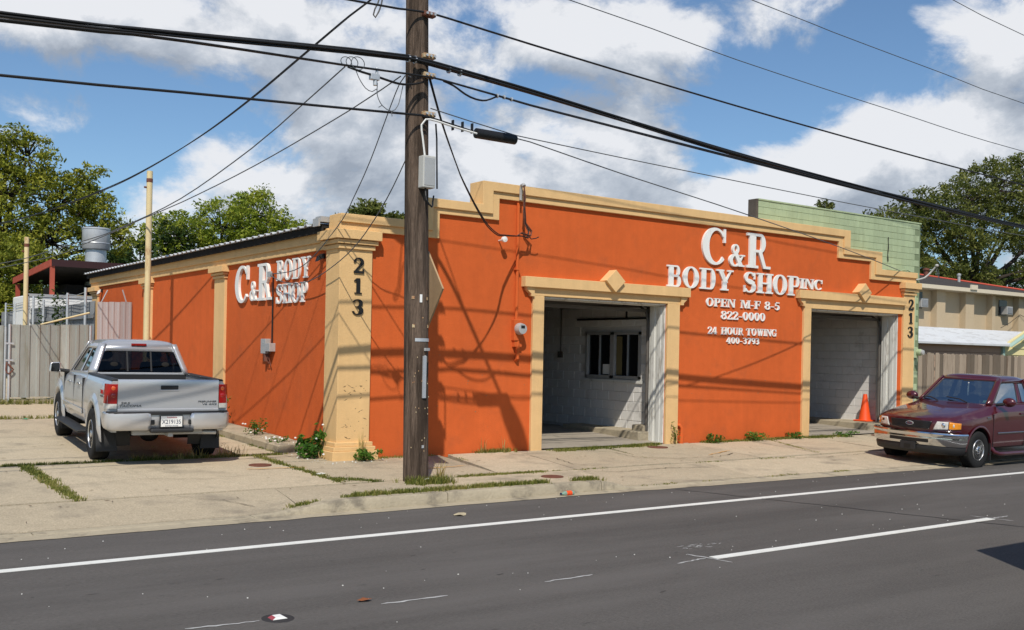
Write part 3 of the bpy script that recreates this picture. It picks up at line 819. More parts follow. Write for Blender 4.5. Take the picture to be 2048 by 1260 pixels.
q = MB(); q.tube([(3.42, -.125, 4.66), (3.42, -.125, 4.86), (3.42, -.15, 4.92), (3.42, -.20, 4.925), (3.42, -.225, 4.90)], [.026, .026, .032, .036, .034]); part('weatherhead', q, M['greymetal'], sm_, smooth=40)
for k in range(5):
    q = MB(); j = lambda s: R.uniform(-s, s)
    q.tube([(3.42, -.225, 4.90), (3.45 + j(.02), -.21, 4.7), (3.44 + j(.03), -.2, 4.45), (3.50 + j(.04), -.18, 4.25), (3.60 + j(.06), -.16, 4.12 + j(.03)), (3.55 + j(.06), -.2, 4.02 + j(.05)), (3.4 + j(.05), -.22, 4.05 + j(.04)), (3.22, -.3, 3.99)], .011, n=5)
    part('service_lead', q, M['cable'] if k % 2 else M['rust'], sm_, smooth=60)
q = MB(); q.tube([(3.56, -.17, 4.06), (3.63, -.18, 3.98), (3.72, -.2, 4.0), (3.78, -.2, 4.03)], .010, n=5); part('service_lead', q, M['cable'], sm_)
q = MB(); q.tube([(3.05, 0, 3.92), (3.05, -.16, 3.93)], .012); q.lathe([(.0, -.14), (.05, -.145), (.05, -.2), (.0, -.21)], (3.05, 0, 3.93), 14, 'y'); part('insulator', q, M['white'], shop, smooth=40)
q = MB(); q.tube([(7.58, -.06, .12), (7.58, -.06, .34)], .05, n=10); q.tube([(7.58, -.06, .34), (7.58, -.06, .50), (7.54, -.05, .55), (7.50, .02, .55)], .034, n=10); part('gas_pipe', q, M['orange'], shop, smooth=40)
q = MB(); q.box(-.10, 0, 2.83, 3.06, 1.84, 2.11); bx = part('meter_box', q, M['greymetal'], shop, bevel=.006)
q = MB(); q.box(-.103, -.10, 2.84, 3.05, 1.985, 1.99); q.box(-.104, -.10, 2.92, 2.97, 2.03, 2.06); part('box_cover', q, M['steel'], bx)
q = MB(); q.box(-.12, 0, 2.60, 2.81, 1.88, 2.03); part('junction_box', q, M['greymetal'], bx, bevel=.006)
q = MB(); q.tube([(-.03, 2.70, 2.03), (-.03, 2.70, 3.30)], .014); part('conduit', q, M['cable'], bx)
q = MB(); q.lathe([(.05, 1.70), (.05, 1.84)], (-.05, 2.9, 0), 10); q.tube([(-.05, 2.78, 1.88), (-.06, 2.74, 1.74), (-.04, 2.70, 1.62)], .01, n=5); q.tube([(-.05, 2.82, 1.84), (-.08, 2.80, 1.72), (-.05, 2.76, 1.66)], .008, n=5); part('drip_loop', q, M['rust'], bx)
q = MB(); q.box(-.13, -.09, 2.60, 2.74, 3.22, 3.32); part('cable_clamp', q, M['greymetal'], bx)
def floodlight(y, z, m, k=.6):
    q = MB(); q.box(-.04, 0, y - .04, y + .04, z - .04, z + .04); q.tube([(-.06, y, z), (-.09, y, z + .0)], .014)
    l = part('floodlight', q, M['black'], shop)
    q = MB(); q.hexa([(a * k, y + b * k, z + c * k) for a, b, c in ((-.24, -.09, -.16), (-.13, -.09, -.09), (-.13, .09, -.09), (-.24, .09, -.16))], [(a * k, y + b * k, z + c * k) for a, b, c in ((-.20, -.07, -.02), (-.10, -.07, .06), (-.10, .07, .06), (-.20, .07, -.02))])
    part('lamp_head', q, m, l)
floodlight(.62, 3.47, M['black']); floodlight(14.9, 3.45, M['white'])
# chips and screw holes in the stucco
q = MB()
for k in range(60):
    if k < 34: x, z = R.uniform(.06, .50), R.uniform(.50, 1.5); y = -.0562
    else: x, z = R.choice([R.uniform(.7, 3.7), R.uniform(7.8, 11.2)]), R.uniform(.3, 2.0); y = -.0012
    a = R.uniform(-.6, .6); L_ = R.uniform(.006, .05) * (1 if k < 34 else .5); h = R.uniform(.004, .010)
    q.add([(x - L_ * cos(a), y, z - L_ * sin(a)), (x + h * sin(a), y, z - h), (x + L_ * cos(a), y, z + L_ * sin(a)), (x, y, z + h)], [(0, 1, 2, 3)])
part('stucco_chip', q, mat('chip', (.25, .16, .08), .95), shop, kind='stuff')
# ------------------------------------------------------------------ vehicle helpers
M['silver'] = mat('silver_paint', (.60, .60, .61), .30, .5, metal=.50, coat=.7)
M['maroon'] = mat('maroon_paint', (.072, .005, .010), .30, .5, metal=.15, coat=1.0)
M['chrome'] = mat('chrome', (.66, .67, .69), .12, .5, metal=1.0)
M['alloy'] = mat('alloy', (.68, .68, .68), .30, .5, metal=.8)
M['plastic'] = mat('black_plastic', (.022, .022, .023), .55, .4)
M['redlens'] = mat('red_lens', (.33, .010, .009), .12, .6, coat=.6)
M['clearlens'] = mat('clear_lens', (.62, .60, .55), .08, .6, coat=.8, var=.25, vscale=22)
M['amber'] = mat('amber_lens', (.75, .27, .02), .12, .6, coat=.8, var=.2, vscale=25)
M['bulbor'] = mat('bulb_orange', (.62, .10, .015), .15, .6, coat=.8)
M['seat'] = mat('seat_fabric', (.022, .021, .020), .95, .1)
M['plateblue'] = mat('plate_ink', (.02, .03, .08), .6, .2)
M['redink'] = mat('red_ink', (.45, .02, .02), .6, .2)

def glass_mat(name, tint, refl=1.0):
    m = bpy.data.materials.new(name); m.use_nodes = True
    nt = m.node_tree; N, L = nt.nodes, nt.links; N.clear()
    out = N.new('ShaderNodeOutputMaterial'); mix = N.new('ShaderNodeMixShader')
    tr = N.new('ShaderNodeBsdfTransparent'); tr.inputs[0].default_value = (*tint, 1)
    gl = N.new('ShaderNodeBsdfGlossy'); gl.inputs['Roughness'].default_value = .02; gl.inputs[0].default_value = (.9, .92, .93, 1)
    fr = N.new('ShaderNodeFresnel'); fr.inputs[0].default_value = 1.5
    mu = N.new('ShaderNodeMath'); mu.operation = 'MULTIPLY'; mu.inputs[1].default_value = refl; mu.use_clamp = True
    L.new(fr.outputs[0], mu.inputs[0]); L.new(mu.outputs[0], mix.inputs[0]); L.new(tr.outputs[0], mix.inputs[1]); L.new(gl.outputs[0], mix.inputs[2]); L.new(mix.outputs[0], out.inputs[0])
    return m
M['tint'] = glass_mat('tinted_glass', (.17, .18, .18), .55)
M['wsglass'] = glass_mat('windscreen_glass', (.40, .46, .46), .5)

def cr(p0, p1, p2, p3, t):
    return .5 * ((2 * p1) + (-p0 + p2) * t + (2 * p0 - 5 * p1 + 4 * p2 - p3) * t * t + (-p0 + 3 * p1 - 3 * p2 + p3) * t ** 3)
def resample(st, step=.06):
    """st: list of rows [x, params...], x monotone; smooth interpolation"""
    out = []
    for i in range(len(st) - 1):
        p0 = st[max(i - 1, 0)]; p1 = st[i]; p2 = st[i + 1]; p3 = st[min(i + 2, len(st) - 1)]
        n = max(1, int(abs(p2[0] - p1[0]) / step))
        for k in range(n):
            t = k / n
            row = [lerp(p1[0], p2[0], t)]
            for c in range(1, len(p1)):
                # monotone-ish cubic: finite difference tangents
                d1 = (p2[c] - p0[c]) / ((p2[0] - p0[0]) or 1); d2 = (p3[c] - p1[c]) / ((p3[0] - p1[0]) or 1)
                h = p2[0] - p1[0]; t2 = t * t; t3 = t2 * t
                row.append((2 * t3 - 3 * t2 + 1) * p1[c] + (t3 - 2 * t2 + t) * h * d1 + (-2 * t3 + 3 * t2) * p2[c] + (t3 - t2) * h * d2)
            out.append(row)
    out.append(list(st[-1])); return out
def loft_rings(rings, cap=True):
    m = MB(); n = len(rings[0]); vs = [p for r in rings for p in r]; fs = []
    for i in range(len(rings) - 1):
        for k in range(n):
            k2 = (k + 1) % n
            fs.append((i * n + k, i * n + k2, (i + 1) * n + k2, (i + 1) * n + k))
    if cap: fs += [tuple(reversed(range(n))), tuple((len(rings) - 1) * n + k for k in range(n))]
    m.add(vs, fs); return m
def mirror_ring(x, half):
    """half: bottom centre -> top centre on +y"""
    return [(x, y, z) for y, z in half] + [(x, -y, z) for y, z in reversed(half[1:-1])]
def cyl_cutter(x, z, r, y0, y1, n=40):
    m = MB(); m.lathe([(r, y0), (r, y1)], (x, 0, z), n, 'y')
    o = bpy.data.objects.new('cutter', mesh_of(m, 'cutter', M['plastic'])); COL.objects.link(o); return o
def fixnormals(me):
    bm = bmesh.new(); bm.from_mesh(me); bmesh.ops.recalc_face_normals(bm, faces=bm.faces); bm.to_mesh(me); bm.free()
def cut_part(name, mb, m, parent, arches, smooth=35):
    me = mesh_of(mb, name, m); fixnormals(me)
    o = bpy.data.objects.new(name, me); COL.objects.link(o)
    cs = []
    for (x, z, r, y0, y1) in arches:
        c = cyl_cutter(x, z, r, y0, y1); fixnormals(c.data); cs.append(c)
    if cs: finish_boolean(o, cs)
    o.data.name = name
    o.data.polygons.foreach_set('use_smooth', [True] * len(o.data.polygons)); o.data.set_sharp_from_angle(angle=radians(smooth))
    o.parent = parent
    return o
def rpoly(pts, r=.05, n=5):
    """round the corners of a convex polygon"""
    out = []; k = len(pts)
    for i in range(k):
        p = Vector(pts[i]); a = Vector(pts[i - 1]); b = Vector(pts[(i + 1) % k])
        ra = min(r, (a - p).length * .45); rb = min(r, (b - p).length * .45)
        pa = p + (a - p).normalized() * ra; pb = p + (b - p).normalized() * rb
        for j in range(n + 1):
            t = j / n; q = pa * (1 - t) ** 2 + p * 2 * t * (1 - t) + pb * t * t
            out.append((q.x, q.y))
    return out
def glasshouse(root, B, T, wins, cs, paint, glass, dome=.07, rearname='cab_frame'):
    """B/T: corners at belt and roof (rear left, front left, front right, rear right)"""
    B = [Vector(p) for p in B]; T = [Vector(p) for p in T]
    ctr = sum(B + T, Vector((0, 0, 0))) / 8
    fr = MB(); panes = []
    def P(i, s, t):
        j = (i + 1) % 4
        return (B[i].lerp(B[j], s)).lerp(T[i].lerp(T[j], s), t)
    for i in range(4):
        j = (i + 1) % 4
        outer = [(cs[i], 0), (1 - cs[i], 0), (1 - cs[i], 1), (cs[i], 1)]
        n0 = (P(i, 1, 0) - P(i, 0, 0)).cross(P(i, 0, 1) - P(i, 0, 0)).normalized()
        if n0.dot(ctr - P(i, .5, .5)) > 0: n0 = -n0
        polys = [outer] + wins.get(i, [])
        tri = tessellate_polygon([[Vector((a, b, 0)) for a, b in q] for q in polys])
        flat = [p for q in polys for p in q]
        vs = [P(i, a, b) for a, b in flat]
        fs = []
        for t in tri:
            a, b, c = (vs[k] for k in t)
            fs.append(tuple(t) if (b - a).cross(c - a).dot(n0) > 0 else tuple(reversed(t)))
        fr.add(vs, fs)
        for q in wins.get(i, []): panes.append((i, q, n0))
        # rounded pillar to the next side
        rows = []
        for k in range(7):
            t = k / 6; e1 = P(i, 1 - cs[i], t); c = P(i, 1, t); e2 = P(j, cs[j], t)
            rows.append([e1 * (1 - w) ** 2 + c * 2 * w * (1 - w) + e2 * w * w for w in [q / 5 for q in range(6)]])
        vs = [p for r in rows for p in r]
        fs = [(a * 6 + b, a * 6 + b + 1, (a + 1) * 6 + b + 1, (a + 1) * 6 + b) for a in range(6) for b in range(5)]
        fr.add(vs, fs)
    f = part(rearname, fr, paint, root, smooth=25, world=False)
    so = f.modifiers.new('thick', 'SOLIDIFY'); so.thickness = -.03; so.offset = 1
    # roof: a shallow dome over the roof ring, edges eased down
    rf = MB()
    def RP(u, v):
        p = T[0].lerp(T[1], u).lerp(T[3].lerp(T[2], u), v)
        a = 1 - abs(2 * u - 1) ** 4; b = 1 - abs(2 * v - 1) ** 4
        return p + Vector((0, 0, dome * (a * b) ** .5))
    rf.grid(RP, 16, 16); r = part('roof', rf, paint, root, smooth=60, world=False)
    for (i, q, n0) in panes:
        c = sum((Vector(p) for p in q), Vector((0, 0))) / len(q)
        g = MB(); pts = [P(i, a, b) - n0 * .014 for a, b in q]
        g.add(pts, [tuple(range(len(pts)))]); gl = part('window_glass', g, glass, root, world=False)
        sl = MB(); n = len(q)
        inn = []
        for a, b in q:
            d = (c - Vector((a, b))); w = .024 / max(.3, (P(i, c.x, c.y) - P(i, a, b)).length)
            inn.append((a + d.x * w, b + d.y * w))
        vs = [P(i, a, b) - n0 * .004 for a, b in q] + [P(i, a, b) - n0 * .012 for a, b in inn]
        sl.add(vs, [(k, (k + 1) % n, n + (k + 1) % n, n + k) for k in range(n)]); part('window_seal', sl, M['plastic'], gl, world=False)
    return f
def arch_lip(root, x, z, prof, a0, a1, side, m, name='fender_flare'):
    """prof: list of (radius, y) swept round the wheel opening"""
    q = MB(); n = 28; k = len(prof); vs = []
    for i in range(n + 1):
        a = radians(lerp(a0, a1, i / n))
        e = min(1, 6 * min(i, n - i) / n + .35)
        for r, y in prof: vs.append((x + r * cos(a), side * (prof[0][1] + (y - prof[0][1]) * e), z + r * sin(a)))
    q.add(vs, [(i * k + j, i * k + j + 1, (i + 1) * k + j + 1, (i + 1) * k + j) for i in range(n) for j in range(k - 1)])
    return part(name, q, m, root, smooth=50, world=False)
def wheel(root, x, y, z, r, w, rimr, side, style):
    """tyre, rim and hub; outer face towards side*y"""
    t = MB()
    pr = [(rimr, -w * .42), (rimr + .015, -w * .47), (r * .86, -w * .5), (r * .955, -w * .46), (r * .985, -w * .40), (r, -w * .30), (r * 1.0, -w * .10), (r * .985, -w * .09), (r * .985, -w * .06), (r, -w * .05),
          (r, w * .05), (r * .985, w * .06), (r * .985, w * .09), (r, w * .10), (r, w * .30), (r * .985, w * .40), (r * .955, w * .46), (r * .86, w * .5), (rimr + .015, w * .47), (rimr, w * .42)]
    t.lathe([(a, b * side) for a, b in pr], (0, 0, 0), 40, 'y')
    wh = part('wheel', t, M['rubber'], root, smooth=40, world=False); wh.location = (x, y, z)
    fixnormals(wh.data)
    b = MB(); o = w * .42
    b.lathe([(rimr * 1.02, side * o), (rimr * .97, side * (o + .012)), (rimr * .93, side * (o - .005)), (rimr * .90, side * (o - .06)), (rimr * .9, -side * o)], (0, 0, 0), 40, 'y')
    part('rim', b, M['alloy'], wh, smooth=35, world=False)
    b = MB(); b.lathe([(.0, side * -.02), (rimr * .9, side * -.02)], (0, 0, 0), 24, 'y'); part('brake_drum', b, M['plastic'], wh, world=False)
    if style == 'spoke':
        for k in range(6):
            a = 2 * pi * k / 6 + .3
            s_ = MB()
            def pt(rad, dy, off): return (rad * cos(a) - off * sin(a), side * dy, rad * sin(a) + off * cos(a))
            s_.hexa([pt(.03, o - .055, -.03), pt(.03, o - .055, .03), pt(rimr * .95, o - .035, .042), pt(rimr * .95, o - .035, -.042)],
                    [pt(.03, o - .012, -.024), pt(.03, o - .012, .024), pt(rimr * .95, o - .004, .034), pt(rimr * .95, o - .004, -.034)])
            part('spoke', s_, M['alloy'], wh, world=False)
        b = MB(); b.lathe([(.055, side * (o - .05)), (.055, side * (o + .0)), (.045, side * (o + .008)), (.0, side * (o + .008))], (0, 0, 0), 20, 'y'); part('hub_cap', b, M['alloy'], wh, smooth=40, world=False)
    else:
        # pressed steel disc with four oval windows
        outer = arc(0, 0, rimr * .93, rimr * .93, 0, 354, 59)
        holes = []
        for k in range(4):
            a = pi / 4 + k * pi / 2 + .25; c = (rimr * .64 * cos(a), rimr * .64 * sin(a)); h = []
            for j in range(16):
                th = 2 * pi * j / 16; u = .062 * cos(th); v = .040 * sin(th)
                h.append((c[0] - u * sin(a) + v * cos(a), c[1] + u * cos(a) + v * sin(a)))
            holes.append(h)
        tri = tessellate_polygon([[Vector((p[0], p[1], 0)) for p in q] for q in [outer] + holes])
        flat = [p for q in [outer] + holes for p in q]
        vs = [(p[0], side * (o - .02 - .02 * (1 - min(1, abs((p[0] ** 2 + p[1] ** 2) ** .5 - rimr * .6) / .08))), p[1]) for p in flat]
        d = MB(); d.add(vs, [tuple(t_) for t_ in tri]); dd = part('rim_disc', d, M['rimsteel'], wh, smooth=40, world=False)
        fixnormals(dd.data)
        b = MB(); b.lathe([(.075, side * (o - .03)), (.07, side * (o + .01)), (.05, side * (o + .02)), (.045, side * (o + .045)), (.0, side * (o + .05))], (0, 0, 0), 20, 'y'); part('hub_cap', b, M['chrome'], wh, smooth=40, world=False)
        for k in range(5):
            a = 2 * pi * k / 5
            b = MB(); b.lathe([(.012, side * (o - .03)), (.012, side * (o + .012)), (0, side * (o + .012))], (.068 * cos(a), 0, .068 * sin(a)), 6, 'y'); part('lug_nut', b, M['steel'], wh, world=False)
    return wh
M['rimsteel'] = mat('steel_rim', (.60, .57, .54), .35, .5, metal=.6, dirt=(.25, .12, .07), dscale=9, damt=.7, dpos=(.5, .7))

def text_part(name, s, size, m, parent, loc, rot, depth=.003, shear=0, width=None):
    cu = bpy.data.curves.new(name, 'FONT'); cu.body = s; cu.size = size; cu.extrude = depth; cu.shear = shear; cu.align_x = 'CENTER'; cu.align_y = 'CENTER'; cu.resolution_u = 3
    tmp = bpy.data.objects.new(name, cu); COL.objects.link(tmp)
    dg = bpy.context.evaluated_depsgraph_get()
    me = bpy.data.meshes.new_from_object(tmp.evaluated_get(dg)); bpy.data.objects.remove(tmp, do_unlink=True)
    me.materials.clear(); me.materials.append(m); me.name = name
    o = bpy.data.objects.new(name, me); COL.objects.link(o); o.parent = parent
    if width:
        w0 = max(v.co.x for v in me.vertices) - min(v.co.x for v in me.vertices)
        for v in me.vertices: v.co.x *= width / w0
    o.location = loc; o.rotation_euler = rot
    return o
def seat(root, x, y, w, h, z=.62, lean=.18, head=True):
    q = MB(); q.hexa([(x + .5, y - w / 2, z), (x, y - w / 2, z), (x, y + w / 2, z), (x + .5, y + w / 2, z)], [(x + .5, y - w / 2, z + .16), (x, y - w / 2, z + .14), (x, y + w / 2, z + .14), (x + .5, y + w / 2, z + .16)])
    s = part('seat', q, M['seat'], root, world=False, bevel=.04)
    q = MB(); q.hexa([(x + .10, y - w / 2, z + .1), (x - .03, y - w / 2, z + .1), (x - .03, y + w / 2, z + .1), (x + .10, y + w / 2, z + .1)],
                     [(x + .06 - lean, y - w * .42, z + h), (x - .06 - lean, y - w * .42, z + h), (x - .06 - lean, y + w * .42, z + h), (x + .06 - lean, y + w * .42, z + h)])
    part('seat_back', q, M['seat'], s, world=False, bevel=.04)
    if head:
        q = MB(); q.ell((x - lean - .02, y, z + h + .12), (.06, .13, .09)); part('headrest', q, M['seat'], s, world=False, smooth=60)

# ------------------------------------------------------------------ silver pickup, seen from behind
tk = thing('pickup_truck', 'silver crew cab pickup with red tail lights parked beside the side wall, seen from behind', 'pickup truck', (-2.559, 1.223, .18 + .028 * 1.223), radians(86.03))
tk.rotation_euler = (0, -.028, radians(86.03))
WB = 3.45; WR = .385
def prof_cab(hw, hwt, zb, top, crn):
    return [(0, zb), (hw - .10, zb), (hw - .03, zb + .05), (hw, zb + .18), (hw + .004, zb + .34), (hw - .004, lerp(zb, top, .72)), (hw - .03, lerp(zb, top, .90)), (hwt + .02, top - .03), (hwt - .01, top - .006), (hwt - .07, top + .002), (hwt * .5, top + crn * .75), (0, top + crn)]
st = [[.925, .862, .785, .44, 1.255, 0.0], [2.0, .87, .785, .43, 1.235, 0], [2.9, .87, .78, .43, 1.19, .0], [3.15, .868, .765, .43, 1.15, .03], [3.6, .865, .73, .42, 1.10, .05], [4.0, .85, .68, .42, 1.04, .05], [4.2, .80, .60, .45, .97, .04], [4.3, .70, .5, .5, .88, .02]]
rings = [mirror_ring(r[0], prof_cab(*r[1:])) for r in resample(st, .08)]
cab = cut_part('body', loft_rings(rings), M['silver'], tk, [(WB, .40, .475, .35, 1.2), (WB, .40, .475, -1.2, -.35)])
# pickup bed: two side walls, floor, front wall, rail caps
def bedside(s):
    base = [(.72, .50), (.80, .505), (.845, .56), (.862, .70), (.866, .86), (.862, 1.0), (.845, 1.12), (.815, 1.20), (.79, 1.238), (.70, 1.238), (.70, .76), (.72, .74)]
    rings = []
    for x, k in ((-1.0, .972), (-.95, .985), (-.8, .995), (-.3, 1), (.3, 1), (.905, .998)):
        rings.append([(x, s * (y if y < .75 else lerp(.72, y, k) * (1 - (1 - k) * .3)), z) for y, z in base])
    return cut_part('bed_side', loft_rings(rings), M['silver'], tk, [(0, .40, .475, s * .5, s * 1.2) if s > 0 else (0, .40, .475, -1.2, -.5)])
for s in (1, -1):
    bedside(s)
    q = MB(); q.hexa([(-1.0, s * .68, 1.236), (.92, s * .68, 1.236), (.92, s * .815, 1.236), (-1.0, s * .80, 1.236)], [(-1.0, s * .69, 1.268), (.92, s * .69, 1.262), (.92, s * .80, 1.262), (-1.0, s * .785, 1.268)]); o = part('rail_cap', q, M['plastic'], tk, world=False, bevel=.01); fixnormals(o.data)
    arch_lip(tk, 0, .40, [(.460, .84), (.464, .885), (.474, .900), (.50, .902), (.555, .884), (.60, .862)], -8, 188, s, M['silver'])
    arch_lip(tk, WB, .40, [(.460, .84), (.464, .885), (.474, .900), (.50, .902), (.555, .884), (.60, .862)], -8, 192, s, M['silver'])
    q = MB(); q.lathe([(.462, s * .45), (.462, s * .87)], (0, 0, .40), 30, 'y'); q.lathe([(.462, s * .45), (.462, s * .87)], (WB, 0, .40), 30, 'y')
    for a in (0, WB):
        q = MB(); q.grid(lambda u, v: (a + .468 * cos(radians(lerp(-20, 200, u))), s * lerp(.42, .865, v), .40 + .468 * sin(radians(lerp(-20, 200, u)))), 24, 1); part('wheel_well', q, M['plastic'], tk, world=False, smooth=50)
        # mud flap behind the wheel
        q = MB(); x = a - .44
        q.hexa([(x - .06, s * .60, .17), (x - .04, s * .60, .17), (x - .04, s * .90, .17), (x - .06, s * .90, .17)], [(x - .02, s * .64, .52), (x, s * .64, .52), (x + .03, s * .91, .60), (x + .01, s * .91, .60)])
        o = part('mud_flap', q, M['plastic'], tk, world=False, bevel=.008); fixnormals(o.data)
    wheel(tk, 0, s * .785, WR, WR, .255, .215, s, 'spoke'); wheel(tk, WB, s * .785, WR, WR, .255, .215, s, 'spoke')
    # running board, door handles, mirror, tail lamp
    q = MB(); q.box(.62, 2.95, s * .80 if s > 0 else -1.0, s * 1.0 if s > 0 else -.80, .335, .385); part('running_board', q, M['plastic'], tk, world=False, bevel=.02)
    for x, z in ((2.32, 1.035), (1.36, 1.055)):
        q = MB(); q.box(x - .10, x + .10, s * .884 - .012, s * .884 + .012, z - .018, z + .018); part('door_handle', q, M['chrome'], tk, world=False, bevel=.008)
    q = MB(); q.box(1.0, 2.98, min(s * .872, s * .886), max(s * .872, s * .886), .60, .68); part('door_cladding', q, M['silver'], tk, world=False, bevel=.006)
    for x in (1.02, 1.88, 2.92):
        q = MB(); q.box(x - .004, x + .004, min(s * .80, s * .8735), max(s * .80, s * .8735), .60, 1.17); part('door_gap', q, M['plastic'], tk, world=False)
    q = MB(); q.hexa([(2.80, s * .95, 1.15), (2.88, s * .95, 1.15), (2.88, s * 1.13, 1.16), (2.80, s * 1.13, 1.16)], [(2.80, s * .95, 1.34), (2.90, s * .95, 1.34), (2.90, s * 1.11, 1.33), (2.80, s * 1.11, 1.33)])
    mi = part('mirror', q, M['silver'], tk, world=False, bevel=.03); fixnormals(mi.data)
    q = MB(); q.add([(2.797, s * .968, 1.172), (2.797, s * 1.108, 1.178), (2.797, s * 1.095, 1.318), (2.797, s * .968, 1.325)], [(0, 1, 2, 3)]); part('mirror_glass', q, M['darkglass'], mi, world=False)
    q = MB(); q.tube([(2.86, s * .80, 1.18), (2.85, s * .97, 1.2)], .03); part('mirror_arm', q, M['plastic'], mi, world=False)
    tp = [(-1.035, .727), (-1.03, .815), (-.985, .868), (-.86, .880), (-.86, .78), (-.95, .727)]
    def lamp(z0, z1, mm, nm, k0=1, k1=1):
        q = MB(); n = len(tp)
        a = [(x, s * y * k0, z0) for x, y in tp]; b = [(x, s * y * k1, z1) for x, y in tp]
        q.add(a + b, [tuple(range(n)), tuple(range(2 * n - 1, n - 1, -1))] + [(i, (i + 1) % n, n + (i + 1) % n, n + i) for i in range(n)])
        o = part(nm, q, mm, tk, world=False, smooth=50); fixnormals(o.data); return o
    tl = lamp(.915, 1.195, M['redlens'], 'tail_light', 1, .985)
    lamp(.845, .913, M['clearlens'], 'reversing_light')
    q = MB(); q.ell((-1.030, s * .775, 1.135), (.008, .030, .032)); part('bulb', q, M['bulbor'], tl, world=False, smooth=60); q = MB(); q.ell((-1.030, s * .775, 1.03), (.010, .036, .036)); part('bulb', q, M['redlens'], tl, world=False, smooth=60)
q = MB(); q.box(-.98, .91, -.71, .71, .72, .76); q.box(.86, .905, -.71, .71, .72, 1.235); part('bed_liner', q, M['plastic'], tk, world=False)
# tailgate with pressed lip, handle, badges
tg = MB(); pr = [(-.965, .775), (-1.045, .775), (-1.05, .79), (-1.048, .83), (-1.034, .842), (-1.032, 1.0), (-1.036, 1.15), (-1.042, 1.235), (-1.036, 1.256), (-1.01, 1.264), (-.965, 1.258)]
n = len(pr); vs = [(x, y, z) for y in (-.716, .716) for x, z in pr]
tg.add(vs, [tuple(range(n)), tuple(range(2 * n - 1, n - 1, -1))] + [(i, (i + 1) % n, n + (i + 1) % n, n + i) for i in range(n)])
tgo = part('tailgate', tg, M['silver'], tk, world=False, smooth=25); fixnormals(tgo.data)
q = MB(); q.box(-1.052, -1.03, -.125, .125, 1.118, 1.178); part('tailgate_handle', q, M['plastic'], tgo, world=False, bevel=.012)
q = MB(); q.box(-1.045, -1.025, -.135, .135, 1.098, 1.116); part('handle_lip', q, M['silver'], tgo, world=False, bevel=.006)
RB = (pi / 2, 0, -pi / 2)
M['badge'] = mat('badge', (.20, .20, .21), .25, .5, metal=.8)
text_part('badge', 'SR5', .045, M['badge'], tgo, (-1.037, .615, .922), RB, shear=.2, width=.125)
text_part('badge', 'TACOMA', .045, M['badge'], tgo, (-1.037, .545, .882), RB, shear=.2, width=.30)
text_part('badge', 'PRERUNNER', .035, M['badge'], tgo, (-1.037, -.55, .940), RB, shear=.2, width=.27)
text_part('badge', 'V6 4X2', .035, M['badge'], tgo, (-1.037, -.58, .900), RB, shear=.2, width=.21)
text_part('decal', 'TRD', .085, M['redink'], tk, (-.66, .871, 1.06), (pi / 2, 0, pi), width=.2, shear=.2)
text_part('decal', 'OFF ROAD', .035, M['badge'], tk, (-.66, .872, 1.0), (pi / 2, 0, pi), width=.2, shear=.2)
# rear bumper: swept round the corners
def bumper(path, sect, name, m, root, smooth=45):
    """path (x,y) centre line outer face; sect list of (outward offset, z)"""
    rows = []
    pts = [Vector(p) for p in path]
    for i, p in enumerate(pts):
        t = (pts[min(i + 1, len(pts) - 1)] - pts[max(i - 1, 0)]).normalized(); nrm = Vector((t.y, -t.x))
        rows.append([(p.x + nrm.x * o, p.y + nrm.y * o, z) for o, z in sect])
    k = len(sect)
    q = MB(); q.add([v for r in rows for v in r], [(i * k + j, i * k + (j + 1) % k, (i + 1) * k + (j + 1) % k, (i + 1) * k + j) for i in range(len(rows) - 1) for j in range(k)] + [tuple(range(k)), tuple((len(rows) - 1) * k + j for j in range(k))])
    o = part(name, q, m, root, world=False, smooth=smooth); fixnormals(o.data); return o
half = [(-.80, .885), (-.98, .885), (-1.08, .865), (-1.145, .80), (-1.185, .68), (-1.20, .50), (-1.205, .33), (-1.19, .29), (-1.16, .27), (-1.16, 0)]
path = half + [(x, -y) for x, y in reversed(half[:-1])]
bumper(path, [(-.10, .79), (-.02, .79), (0, .775), (.006, .70), (0, .62), (-.02, .555), (-.05, .535), (-.10, .535)], 'rear_bumper', M['silver'], tk)
top = [(-1.0, .87), (-1.09, .845), (-1.15, .77), (-1.175, .66), (-1.185, .5), (-1.185, -.5), (-1.175, -.66), (-1.15, -.77), (-1.09, -.845), (-1.0, -.87), (-.95, -.80), (-.95, .80)]
q = MB(); q.prism(top, .76, .806, 'z'); part('step_pad', q, M['plastic'], tk, world=False, bevel=.006)
q = MB(); q.box(-1.235, -1.10, -.32, .29, .505, .565); part('tow_step', q, M['plastic'], tk, world=False, bevel=.02)
for y in (.265, -.285):
    q = MB(); q.box(-1.19, -1.15, y - .035, y + .035, .62, .69); part('plate_lamp', q, M['plastic'], tk, world=False, bevel=.01)
q = MB(); q.box(-1.208, -1.18, -.165, .165, .575, .755); pf = part('plate_frame', q, M['plastic'], tk, world=False, bevel=.006)
q = MB(); q.box(-1.214, -1.209, -.150, .150, .592, .745); part('licence_plate', q, M['white'], pf, world=False)
text_part('plate_number', 'X219135', .085, M['plateblue'], pf, (-1.2155, 0, .660), RB, .001, width=.265)
text_part('plate_state', 'Louisiana', .032, M['redink'], pf, (-1.2155, 0, .728), RB, .001, width=.14, shear=.3)
text_part('plate_slogan', "SPORTSMAN'S PARADISE", .016, M['plateblue'], pf, (-1.2155, 0, .604), RB, .001, width=.18)
q = MB(); q.box(-1.17, -.8, -.035, .035, .44, .51); q.box(-1.0, -.92, -.5, .5, .455, .52); part('tow_hitch', q, M['greymetal'], tk, world=False, bevel=.006)
q = MB(); q.tube([(-.55, -.40, .50), (-.75, -.36, .49), (-.88, -.40, .475), (-.93, -.72, .47)], .036, n=12); part('tail_pipe', q, M['steel'], tk, world=False, smooth=50)
